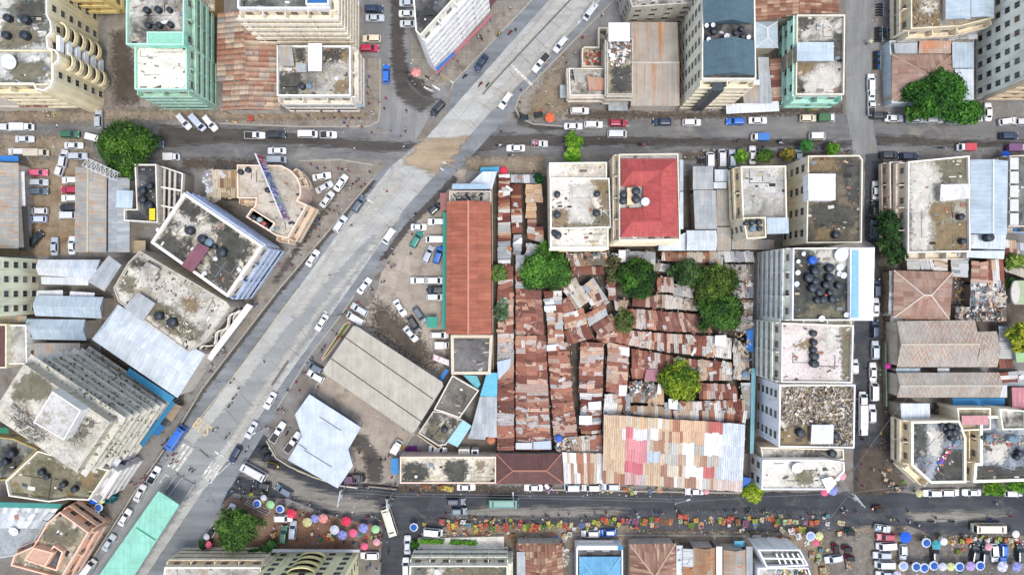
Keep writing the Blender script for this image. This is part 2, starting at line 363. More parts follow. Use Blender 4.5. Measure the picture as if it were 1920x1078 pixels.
patch('petrol_forecourt',[(842,322),(872,318),(872,345),(835,380),(835,700),(800,720),(664,612),(668,600),(700,560),(722,500),(762,428)],.006,G_LIGHTD,.3)
patch('depot_yard',[(610,690),(780,815),(745,850),(740,905),(640,905),(640,820),(680,800),(585,735),(600,700)],.006,G_LIGHTD,.3)
soft('red_earth_verge',[(425,930),(520,945),(600,965),(715,985),(716,1030),(670,1030),(300,1040),(340,1000),(400,960)],S_REDE,1.0)
soft('brown_verge',[(1600,985),(1700,985),(1700,1200),(1540,1200),(1520,1040),(1490,1000)],S_DIRT,1.2)
soft('stall_ground',[(800,985),(1560,978),(1600,1010),(1560,1030),(800,1030)],S_DIRT,1.2)
soft('market_pavement',[(1700,1005),(2100,1002),(2100,1200),(1700,1200)],S_DIRT,1.2)
patch('kerb_strip',rc(300,878,420,1000),.003,G_DIRT)
# east west street (north)
patch('north_street',[(-300,216),(60,216),(200,212),(400,232),(690,243),(800,262),(880,252),(975,222),(1000,228),(1300,222),(1600,212),(1700,226),(2300,224),(2300,284),(1700,284),(1600,290),(1300,286),(1060,292),(900,310),(838,318),(735,300),(560,296),(460,298),(300,300),(150,292),(-300,300)],.008,G_ASPH,.25)
soft('tar_strip',[(300,236),(480,244),(700,266),(790,268),(860,254),(960,252),(1150,258),(1400,262),(1640,266),(1640,276),(1400,276),(1100,272),(940,276),(850,300),(835,318),(815,300),(790,282),(700,284),(560,270),(420,268),(300,278)],S_WET,1.0)
soft('tar_strip',[(1640,252),(1760,262),(1900,266),(2100,268),(2100,276),(1900,275),(1640,270)],S_WET,1.0)
soft('street_stain',[(975,205),(985,228),(1020,236),(1080,240),(1080,245),(1010,244),(972,232),(962,212)],S_WET,.6)
# north south streets
patch('station_street',[(678,-200),(772,-200),(770,110),(790,160),(835,170),(780,262),(700,240),(716,205),(714,110),(680,100)],.010,G_NS,.1)
soft('tar_strip',[(733,-200),(762,-200),(757,90),(768,140),(800,160),(815,190),(790,210),(765,195),(745,180),(735,130)],S_WET,1.0)
patch('east_street',[(1590,-200),(1632,-200),(1634,210),(1645,290),(1600,290),(1586,200),(1586,0)],.010,G_NS,.2)
patch('east_street',[(1622,288),(1656,288),(1662,470),(1660,940),(1600,940),(1602,600),(1640,600),(1640,462),(1620,450)],.010,G_DARK,.2)
soft('east_dirt_verge',[(1648,470),(1672,470),(1680,760),(1672,860),(1700,915),(1650,925),(1648,800)],S_MUD,1.2)
# south street
patch('south_street',[(372,905),(400,880),(430,845),(470,800),(500,818),(520,855),(580,885),(660,905),(760,912),(930,917),(1060,920),(1600,922),(1700,925),(2300,922),(2300,1000),(1750,1003),(1700,985),(1560,985),(1000,985),(840,985),(790,1000),(786,1200),(712,1200),(716,985),(640,972),(540,935),(440,925),(400,960),(375,950)],.010,G_DARK,.2)
soft('pale_wear_patch',[(840,952),(1000,951),(1180,954),(1150,966),(960,970),(850,968)],S_PALE,1.2)
soft('pale_wear_patch',[(1700,962),(1790,958),(1900,962),(1860,972),(1780,978),(1720,975)],S_PALE,1.2)
soft('pale_wear_patch',[(480,860),(600,920),(700,940),(720,960),(650,965),(540,925),(430,880)],S_PALE,1.2)
soft('tar_strip',[(640,800),(690,820),(720,870),(712,905),(690,905),(680,850),(640,820)],S_WET,1.0)
# diagonal avenue
patch('avenue_shoulder',[(1198,-200),(998,0),(850,156),(838,225),(700,335),(525,540),(380,727),(330,810),(249,928),(60,1210),(240,1210),(335,1078),(400,980),(425,925),(500,805),(582,665),(665,553),(722,480),(762,426),(850,330),(962,208),(975,180),(1152,0),(1350,-200)],.016,G_SHOULD,.05)
patch('avenue',[(1230,-200),(1030,0),(794,265),(735,310),(640,430),(560,540),(450,690),(390,770),(345,822),(262,935),(90,1210),(190,1210),(290,1055),(380,920),(453,829),(525,722),(663,530),(760,390),(830,312),(926,203),(1110,18),(1320,-200)],.020,G_CONC,.06)
soft('worn_crossing',[(758,305),(788,262),(878,255),(848,300),(815,326)],sg('crossing_tan','#b8a68c','#a8967b',.1,fine=.3,rot=-RA,st=(.1,1),f=.8),1.2)
soft('tar_strip',[(640,338),(652,336),(560,470),(520,530),(512,528)],S_WET,1.0)
RDK=ground('grey_lane_repair','#a2a5a3','#959996',.05,rot=-RA,st=(.06,.9),fine=.15,f=.8)
soft('lane_repair',[(700,440),(712,448),(600,610),(470,775),(400,862),(360,840),(440,745),(560,585)],S_LANE,.8)
soft('lane_repair',[(345,822),(405,862),(300,1010),(170,1210),(90,1210),(262,935)],S_LANE,.8)
soft('dark_gutter',[(850,330),(860,336),(768,430),(726,484),(712,488),(756,426)],S_WET,.35)
soft('dark_gutter',[(525,540),(531,544),(386,732),(334,812),(254,930),(64,1214),(58,1210),(248,926),(328,808),(379,727)],S_WET,.35)
soft('dark_gutter',[(698,337),(706,340),(531,546),(525,540)],S_WET,.35)
def kerb(pts,name='kerb',w=.35,h=.13,mat=None):
    mb=MB(); q=[P(x,y) for x,y in pts]
    for a,b in zip(q,q[1:]): mb.bar((a.x,a.y,h/2+.03),(b.x,b.y,h/2+.03),w,h)
    struct(mb.build(name,mat or plain('#a9a498',.9)))
def line(pts,w,mat,z=.028,name='road_marking'):
    mb=MB(); PZ[0]+=1; z=.02+PZ[0]*.0015
    for a,b in zip(pts,pts[1:]):
        a=P(*a);b=P(*b);d=(b-a).normalized();n=Vector((-d.y,d.x,0))*w/2
        mb.face([(a-n)+Vector((0,0,z)),(b-n)+Vector((0,0,z)),(b+n)+Vector((0,0,z)),(a+n)+Vector((0,0,z))])
    return struct(mb.build(name,mat))
CRKA=plain('#5f5d59',.95); CRKB=plain('#8d8a82',.95)
soft('bleached_lane',[(1060,-20),(1085,-20),(900,180),(880,190)],S_LITE,.8); soft('bleached_lane',[(1100,20),(1085,15),(905,200),(920,205)],S_LITE,.6); soft('bleached_lane',[(745,400),(752,405),(600,590),(500,740),(440,830),(430,825),(495,720),(590,585)],S_LITE,.8); soft('bleached_lane',[(740,320),(760,335),(640,480),(560,600),(545,590),(630,460)],S_LITE,1)
soft('dirt_skirt',[(400,208),(690,212),(690,222),(400,226)],S_DIRT,1.0); soft('dirt_skirt',[(1065,208),(1300,212),(1580,200),(1580,212),(1300,222),(1065,222)],S_MUD,1.0); soft('dirt_skirt',[(0,210),(400,205),(400,222),(200,228),(0,232)],S_DIRT,1.2); soft('dirt_skirt',[(0,252),(150,256),(180,290),(0,300)],S_DIRT,1.5); soft('dirt_skirt',[(340,298),(480,300),(470,316),(345,316)],S_MUD,1); soft('dirt_skirt',[(870,296),(1020,292),(1020,325),(940,325),(880,318)],S_DIRT,1.2)
soft('dirt_skirt',[(1280,286),(1600,286),(1600,292),(1280,300)],S_MUD,.8); soft('dirt_skirt',[(750,907),(1400,921),(1400,926),(750,922)],S_MUD,.8); soft('dirt_skirt',[(700,560),(760,600),(800,650),(820,690),(780,680),(700,620)],S_MUD,2.5); soft('dirt_skirt',[(1610,840),(1655,840),(1660,930),(1600,925)],S_MUD,1.5)
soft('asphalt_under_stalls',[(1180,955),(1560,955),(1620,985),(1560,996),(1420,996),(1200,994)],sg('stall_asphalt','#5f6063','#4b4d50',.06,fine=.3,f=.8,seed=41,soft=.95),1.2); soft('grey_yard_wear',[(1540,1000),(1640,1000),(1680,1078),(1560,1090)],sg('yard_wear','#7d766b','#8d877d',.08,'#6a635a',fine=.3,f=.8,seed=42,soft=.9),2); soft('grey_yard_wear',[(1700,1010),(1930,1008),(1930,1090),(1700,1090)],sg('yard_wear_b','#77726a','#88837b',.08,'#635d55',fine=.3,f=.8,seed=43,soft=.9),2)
for k in range(7): line([(762+k*2,150+k*2),(772+k*3,168+k*2),(790+k*3,180+k*1.5),(815+k*2,186)],.22,CRKA,name='tyre_mark')
for k in range(26):
    t=k/26; cx_,cy_=(1068-t*640,20+t*820) if t<.3 else (876-(t-.3)*700,266+(t-.3)*830); line([(cx_-16+random.uniform(-4,4),cy_-13),(cx_+random.uniform(2,16),cy_+random.uniform(2,13))],.13,CRKB,name='slab_joint')
kerb([(1040,-42),(998,0),(850,156),(846,168)]); kerb([(700,335),(525,540),(380,727),(330,810),(249,928),(150,1085)])
kerb([(1152,0),(975,180),(966,203),(975,222),(1000,233),(1050,237),(1180,237)]); kerb([(412,232),(560,238),(690,238),(710,228),(713,205),(713,110)])
kerb([(502,822),(520,855),(560,882),(640,910)],w=.5,h=.25); kerb([(665,553),(640,590),(582,665),(520,765)])
kerb([(400,980),(330,1082)]); kerb([(1000,917),(1400,924)]); kerb([(1060,1002),(1400,1004)]); kerb([(560,302),(640,300),(700,310)])
CRK=plain('#6d6a63',.95)
line([(1072,-2),(1000,74),(929,150),(905,178)],.35,CRK); line([(541,676),(510,722)],.5,CRK)
line([(375,842),(392,857)],.4,CRK); line([(560,540),(450,690),(345,822)],.16,PAINTY); line([(1110,20),(926,205)],.14,PAINTY)
line([(662,531),(525,723),(453,829),(380,920)],.12,PAINTW)
line([(958,122),(998,161)],.7,PAINTW); line([(403,846),(426,860)],.5,PAINTW); line([(438,862),(370,925)],.2,PAINTW)
for k in range(3): line([(347+k*7.5,831+k*4),(316+k*7.5,874+k*4)],.75,PAINTW,name='zebra_crossing')
for k in range(4): line([(400+k*5.2,864+k*2.8),(380+k*5,893+k*4)],.55,PAINTW,name='zebra_crossing')
line([(312,888),(300,905)],.2,PAINTW); line([(310,889),(318,893)],.3,PAINTW); line([(690,375),(702,382)],.4,PAINTW); line([(683,398),(694,385)],.15,PAINTW)
line([(795,164),(812,172)],.5,PAINTW); line([(810,160),(825,170)],.5,PAINTW)
cu=bpy.data.curves.new('bus_lettering','FONT'); cu.body='BUS'; cu.size=4.2; cu.align_x='CENTER'; cu.align_y='CENTER'; cu.offset=.03
to=bpy.data.objects.new('t',cu); COL.objects.link(to); bpy.context.view_layer.update()
me=bpy.data.meshes.new_from_object(to.evaluated_get(bpy.context.evaluated_depsgraph_get())); bpy.data.objects.remove(to)
me.materials.clear(); me.materials.append(PAINTY)
o=bpy.data.objects.new('bus_lettering',me); COL.objects.link(o); o.location=P(378,801,.2); o.rotation_euler=(0,0,R(-37)); o.scale=(.62,1.0,1); struct(o)
# parking bay box on the red earth
for a,b in (((459,943),(466,937)),((466,937),(508,957)),((508,957),(502,965)),((502,965),(459,943)),((462,940),(505,961))): line([a,b],.18,PAINTW,.03)
# ---------------------------------------------------------------- building builders
WM={}
def winmesh(w,h,style=0):
    k=(round(w,1),round(h,1),style)
    if k not in WM:
        mb=MB(); w,h=k[0],k[1]; t=.08
        for z in (-h/2,h/2): mb.box((0,-.06,z+(t/2 if z>0 else -t/2)),(w+2*t,.2 if z<0 else .12,t),m=0)
        for x in (-w/2-t/2,w/2+t/2): mb.box((x,-.06,0),(t,.12,h),m=0)
        mb.box((0,-.075,0),(.05,.02,h),m=0)
        if style==1: mb.box((0,-.35,h/2+.15),(w+.4,.7,.08),m=0)
        gm=MB(); gm.box((0,-.02,0),(w,.1,h)); WM[k]=(mb.mesh('window',[FRAME]),gm.mesh('pane',[GLASS]))
    return WM[k]
def win(mm,root,loc,rot):
    o=inst('window',mm[0],root,loc,rot); inst('pane',mm[1],o); return o
def facade(root,A,B,z0,h,n,bm,wm,style,bay,opts):
    A=Vector(A);B=Vector(B); L=(B-A).length
    if L<2.0: return
    d=(B-A)/L; nr=Vector((d.y,-d.x)); ang=math.atan2(d.y,d.x); fh=(h-z0-(opts.get('par',.9)))/n
    nb=max(1,int(L/bay)); cnt=0
    for f in range(n):
        zb=z0+f*fh
        if style in 'wl' or style=='m':
            for i in range(nb):
                if cnt>=100: break
                t=(i+.5)/nb*L; c=A+d*t
                if style=='m' and i%3==1: continue
                win(winmesh(min(1.5,bay*.42),fh*.46),root,(c.x-root.location.x,c.y-root.location.y,zb+fh*.55),(0,0,ang)); cnt+=1
        if style=='l' or (style=='m' and f>0):
            mb=MB(); c=A+d*L/2+nr*.22; mb.box((c.x,c.y,zb+fh-.12),(L+.3,.45,.22),ang); mb.build('ledge',bm,root)
        if style=='b' and not(f==0 and opts.get('shop',1)):
            dp=opts.get('dp',1.15); ph=opts.get('ph',1.2); mb=MB(); e=dp-.06
            c=A+d*L/2+nr*dp/2; mb.box((c.x,c.y,zb-.08+opts['zi']),(L+(2*dp if opts.get('wrap') else 0)-.02,dp,.16),ang,m=0)
            c=A+d*L/2+nr*e; mb.box((c.x,c.y,zb+ph/2-.01+opts['zi']),(L+(2*dp if opts.get('wrap') else 0),.14,ph),ang,m=0)
            nd=max(1,int(L/4.5))
            for i in range(nd+1):
                c=A+d*(L*i/nd if 0<i<nd else (.07 if i==0 else L-.07))+nr*(dp/2-.04); mb.box((c.x,c.y,zb+fh/2-.1),(.15,dp-.14,fh-.22),ang,m=0)
            mb.build('balcony',[bm],root)
        if style=='b':
            for i in range(max(1,int(L/3.2))):
                if cnt>=60: break
                k=max(1,int(L/3.2)); c=A+d*((i+.5)/k*L)
                win(winmesh(1.3,fh*.5),root,(c.x-root.location.x,c.y-root.location.y,zb+fh*.45),(0,0,ang)); cnt+=1
        if style=='s':   # unfinished open slab floor
            mb=MB(); q_=A+d*L/2; e_=1.25+random.uniform(-.15,.15) if f<n-1 else .12; mb.box((q_.x+nr.x*e_/2,q_.y+nr.y*e_/2,zb+fh-.15+opts['zi']),(L+2*e_-.02,e_,.35),ang)
            for k_ in range(int(L*1.3) if f<n-1 else 0):
                q2=A+d*random.uniform(0,L)+nr*random.uniform(.2,e_-.15); s_=random.uniform(.15,.6); mb.box((q2.x,q2.y,zb+fh+.1),(s_,s_*.6,.25),random.uniform(0,3),m=random.choice((1,1,2,3)))
            mb.build('floor_slab',[bm,plain('#8a8570'),plain('#6b7048'),plain('#b5ad98')],root)
            for i in range(nb+1):
                c=A+d*(L*i/nb)+nr*.12; mb=MB(); mb.box((c.x,c.y,zb+(fh-.3)/2),(.35,.35,fh-.31),ang); mb.build('column',bm,root)
        if style=='v' and f>0:
            N=48; per=max(1,round(L/4.4)); pts=[]; inn=[]
            for i in range(N+1):
                q=A+d*(L*i/N); k=.75+.55*math.cos(2*PI*per*i/N+f*.0); pts.append(q+nr*(k+.1)); inn.append(q+nr*(k-.12))
            mb=MB()
            for i in range(N):
                a_,b_=A+d*(L*i/N),A+d*(L*(i+1)/N); mb.face([(b_.x,b_.y,zb),(a_.x,a_.y,zb),(inn[i].x,inn[i].y,zb),(inn[i+1].x,inn[i+1].y,zb)][::-1],1)
                mb.prism([(pts[i].x,pts[i].y),(pts[i+1].x,pts[i+1].y),(inn[i+1].x,inn[i+1].y),(inn[i].x,inn[i].y)],zb-.2,zb+1.0)
            mb.build('wavy_balcony',[bm,DARK],root)
            for i in range(per): c=A+d*((i+.5)/per*L); win(winmesh(1.6,fh*.55),root,(c.x-root.location.x,c.y-root.location.y,zb+fh*.5),(0,0,ang))
        if style=='r' and f>0:
            for t,r in opts['rounds']:
                c=A+d*(t*L); mb=MB(); N=12; a0=math.atan2(nr.y,nr.x)-PI/2
                pts=[(c.x+math.cos(a0+PI*i/N)*r,c.y+math.sin(a0+PI*i/N)*r) for i in range(N+1)]
                ins=[(c.x+math.cos(a0+PI*i/N)*(r-.16),c.y+math.sin(a0+PI*i/N)*(r-.16)) for i in range(N+1)]
                mb.prism(pts,zb-.15,zb+.02,bot=True)
                for i in range(N):
                    q=[pts[i],pts[i+1],ins[i+1],ins[i]]; mb.prism(q,zb+.02,zb+1.0)
                mb.build('balcony',bm,root)
                win(winmesh(2.2,fh*.7),root,(c.x-root.location.x,c.y-root.location.y,zb+fh*.4),(0,0,ang))
        if style=='r':
            for i in range(nb):
                t=(i+.5)/nb; 
                if any(abs(t-q)*L<r+.8 for q,r in opts['rounds']): continue
                c=A+d*(t*L); win(winmesh(1.2,fh*.45),root,(c.x-root.location.x,c.y-root.location.y,zb+fh*.55),(0,0,ang))
def inpoly(w,x,y):
    r=False
    for i in range(len(w)):
        (x1,y1),(x2,y2)=w[i-1],w[i]
        if (y1>y)!=(y2>y) and x<(x2-x1)*(y-y1)/(y2-y1)+x1: r=not r
    return r
RCOL=['#55534e','#8f8a80','#c9c5bb','#e2e0da','#6b5f50','#4a5560','#9c6f58','#2f3133','#b5a98f','#7d8a94']
def rooftop(iw,z,ar,root):
    rr=random.Random(int(ar*10)+len(iw)); xs=[p[0] for p in iw]; ys=[p[1] for p in iw]
    d=Vector((iw[1][0]-iw[0][0],iw[1][1]-iw[0][1])); an=math.atan2(d.y,d.x); u=Vector((math.cos(an),math.sin(an))); v=Vector((-u.y,u.x))
    def rp():
        for _ in range(40):
            x,y=rr.uniform(min(xs),max(xs)),rr.uniform(min(ys),max(ys))
            if inpoly(iw,x,y): return Vector((x,y))
    mb=MB(); 
    for i in range(int(ar*.16)+8):
        p=rp()
        if p is None: continue
        s=rr.choice((.12,.2,.3,.5,.8)); mb.box((p.x,p.y,z+.06),(s*rr.uniform(.6,2.2),s*rr.uniform(.3,1),rr.uniform(.05,.25)),an+rr.uniform(-.6,.6) if rr.random()<.6 else an,col=lin(rr.choice(RCOL)))
    for i in range(int(ar*.03)):
        a=iw[rr.randrange(len(iw))]; b=iw[(iw.index(a)+1)%len(iw)]; q=Vector(a).lerp(Vector(b),rr.random()); c=Vector((sum(xs)/len(xs),sum(ys)/len(ys))); q=q.lerp(c,rr.uniform(.03,.12)); mb.box((q.x,q.y,z+.15),(rr.uniform(.3,1.2),rr.uniform(.2,.6),.3),an,col=lin(rr.choice(RCOL)))
    mb.build('loose_roof_items',ATTR,root)['kind']='stuff'
    mb=MB()
    for i in range(2+int(ar/90)):
        p=rp()
        if p is None: continue
        l=rr.uniform(2,7); e=p+(u if rr.random()<.5 else v)*l
        if inpoly(iw,e.x,e.y): mb.bar((p.x,p.y,z+.1),(e.x,e.y,z+.1),.09); 
        e2=p+(v if rr.random()<.5 else u)*rr.uniform(1,3)
        if inpoly(iw,e2.x,e2.y): mb.bar((p.x,p.y,z+.1),(e2.x,e2.y,z+.1),.09)
    if mb.v: mb.build('roof_pipe',STEEL if rr.random()<.5 else DARK,root)
def stain(root,poly,z,mat,d=1.0):
    w=ccw([tuple(P(x,y,z)[:2]) for x,y in poly]); PZ[0]+=1
    softgrid(w,z+.02+(PZ[0]%20)*.002,d,.5).build('roof_stain',mat,root)
def bld(label,poly,h,wall,roof,n=3,st='w',par=.9,parm=None,bm=None,base=False,sides=None,bay=3.2,name='apartment_building',cat='building',z0=0,parent=None,pw=.28,dp=1.15,rounds=None,shop=1,wrap=False,force=False,clutter=True):
    w=PW(poly,0 if base else h)
    if parent is None:
        c=cen(w); root=empty(name,(c[0],c[1],0)); 
        if label: tag(root,label,cat)
    else: root=parent
    wm=wallm(wall) if isinstance(wall,str) else wall
    bm=(wallm(bm) if isinstance(bm,str) else bm) or wm
    parm=(wallm(parm,.25) if isinstance(parm,str) else parm) or wm
    mb=MB(); mb.prism(w,z0,h-par); mb.build('wall' if parent is None else 'upper_storey',wm,root)
    iw=inset(w,pw)
    mb=MB(); mb.face([(x,y,h-par+.05) for x,y in iw]); mb.build('roof',roof,root)
    if par>0.15:
        mb=MB(); k=len(w)
        for i in range(k):
            a,b,c2,d2=w[i],w[(i+1)%k],iw[(i+1)%k],iw[i]
            mb.face([(a[0],a[1],h-par),(b[0],b[1],h-par),(b[0],b[1],h),(a[0],a[1],h)])
            mb.face([(a[0],a[1],h),(b[0],b[1],h),(c2[0],c2[1],h),(d2[0],d2[1],h)])
            mb.face([(c2[0],c2[1],h-par),(d2[0],d2[1],h-par),(d2[0],d2[1],h),(c2[0],c2[1],h)])
        mb.build('parapet',parm,root)
    ar=abs(sum(iw[i][0]*iw[(i+1)%len(iw)][1]-iw[(i+1)%len(iw)][0]*iw[i][1] for i in range(len(iw))))/2
    if par>.25 and ar>45 and clutter: rooftop(iw,h-par+.05,ar,root)
    for i in range(len(w)):
        A,B=w[i],w[(i+1)%len(w)]; d=Vector((B[0]-A[0],B[1]-A[1])); nr=Vector((d.y,-d.x))
        if d.length<.5: continue
        nr.normalize(); mid=Vector(((A[0]+B[0])/2,(A[1]+B[1])/2)); f=-nr.dot(mid)/max(1,mid.length)
        dirn='E' if nr.x>.7 else 'W' if nr.x<-.7 else 'N' if nr.y>.7 else 'S'
        s=(sides or {}).get(dirn,(sides or {}).get(i,st))
        if s is None or s=='' or (f<-.05 and not force and -nr.dot(mid)<1): continue
        o={'zi':i*.013,'par':par,'dp':dp,'shop':shop,'wrap':wrap}
        if rounds: o['rounds']=rounds
        facade(root,A,B,z0,h,n,bm,wm,s,bay,o)
    return root
def gab(label,quad,h,rh,roof,wall='#b5ada0',hip=0.0,name='shed',cat='shed',base=False,cap=None,parent=None,over=.35,z0=0,ends=True):
    """ridge runs from the middle of edge 0-1 to the middle of edge 2-3 (quad given in photo order)"""
    w=[P(x,y,h) for x,y in quad]
    a2=sum(w[i].x*w[(i+1)%4].y-w[(i+1)%4].x*w[i].y for i in range(4))
    if a2<0: w=[w[1],w[0],w[3],w[2]]
    c=sum((v for v in w),Vector())/4
    root=parent or empty(name,(c.x,c.y,0))
    if label and not parent: tag(root,label,cat)
    A,B,C,D=w; R1=(A+B)/2; R2=(C+D)/2; ax=(R2-R1); 
    if hip: R1=R1+ax.normalized()*hip; R2=R2-ax.normalized()*hip
    R1=Vector((R1.x,R1.y,h+rh)); R2=Vector((R2.x,R2.y,h+rh))
    mb=MB(); mb.face([B,C,R2,R1]); mb.face([D,A,R1,R2]); mb.face([A,B,R1]); mb.face([C,D,R2]); mb.face([D,C,B,A])
    mb.build('roof',roof,root)
    iw=inset([(v.x,v.y) for v in (A,B,C,D)],over)
    mb=MB(); mb.prism(iw,z0,h-.02,top=False); mb.build('wall',wallm(wall),root)
    if cap:
        cm=plain(cap,.7); mb=MB(); u=Vector((0,0,.05)); mb.bar(R1+u,R2+u,.4,.1)
        if hip:
            for q,r in ((A,R1),(B,R1),(C,R2),(D,R2)): mb.bar(q+u*1.2,r+u*1.2,.3,.08)
        mb.build('ridge_cap',cm,root)
    return root
def lean(label,quad,h0,h1,roof,name='shed',cat='shed',wall='#8f877c',posts=False,parent=None,th=.06,auto_d=None):
    """single slope: first two corners at height h0, last two at h1"""
    hs=(h0,h0,h1,h1); w=[P(x,y,z) for (x,y),z in zip(quad,hs)]
    a2=sum(w[i].x*w[(i+1)%4].y-w[(i+1)%4].x*w[i].y for i in range(4))
    if a2<0: w=w[::-1]
    c=sum((v for v in w),Vector())/4; root=parent or empty(name,(c.x,c.y,0))
    if auto_d: auto(root,auto_d,cat,*cen(quad))
    elif label and not parent: tag(root,label,cat)
    mb=MB(); t=Vector((0,0,th)); mb.face([v+t for v in w]); mb.face([v for v in w[::-1]])
    for i in range(4): mb.face([w[i],w[(i+1)%4],w[(i+1)%4]+t,w[i]+t])
    mb.build('roof',roof,root)
    iw=inset([(v.x,v.y) for v in w],.3)
    if posts:
        for q,v in zip(iw,w):
            mb=MB(); mb.tube((q[0],q[1],0),(q[0],q[1],v.z-.02),.07,n=6); mb.build('post',STEEL,root)
    else:
        mb=MB()
        for i in range(4):
            a,b=iw[i],iw[(i+1)%4]; mb.face([(a[0],a[1],0),(b[0],b[1],0),(b[0],b[1],w[(i+1)%4].z-.05),(a[0],a[1],w[i].z-.05)])
        mb.build('wall',wallm(wall),root)
    return root
def flat(label,poly,h,mat,th=.25,name='canopy',cat='canopy',posts=4,edge=None,wall=None,parent=None):
    w=PW(poly,h); c=cen(w); root=parent or empty(name,(c[0],c[1],0))
    if label and not parent: tag(root,label,cat)
    mb=MB(); mb.prism(w,h-th,h,m=1,mt=0,bot=True); mb.build('roof',[mat,plain(edge) if edge else mat],root)
    iw=inset(w,.6)
    if wall: mb=MB(); mb.prism(inset(w,.3),0,h-th-.01,top=False); mb.build('wall',wallm(wall),root)
    else:
        for q in iw[:posts*3]:
            mb=MB(); mb.tube((q[0],q[1],0),(q[0],q[1],h-th),.1,n=6); mb.build('post',STEEL,root)
    return root
# patched sheet roofs
PAL={'rust':['#7b4a3c','#8a5544','#97604e','#a66f58','#b98a70','#c9aa92','#6f4438','#b3998a','#c0b0a4','#c9bdb2','#9a6856','#b5b1ac','#8a5544'],
'brown':['#7a4f44','#86594c','#936655','#a67e6c','#7d5044','#8f6252','#b5917c','#c2aa96'],
'mixed':['#7b4434','#a9755a','#bda58c','#c9c6bf','#b3b4b0','#dad6cd','#8a5140','#9fa6a8','#c7ad92','#e4e2dc','#6b3a2e'],
'grey':['#aeb2b2','#9aa0a3','#c3c6c6','#b9bcb8','#8c9296','#a8a095','#d2d4d3'],
'junk':['#8d8a84','#a6a096','#70695f','#b3aca0','#8b6f5c','#c6c2ba','#5f5a55','#94775f'],
'tan':['#c9a57f','#d0ad88','#c8a27c','#ccb090'],'pale':['#cfc8bb','#d9d3c8','#bfb5a5','#c8bca9','#b09b84'],
'strip':['#7a4c3b','#c9bfae','#9d7257','#d8cfbf','#6d4134','#b59b80','#c7c2b6']}
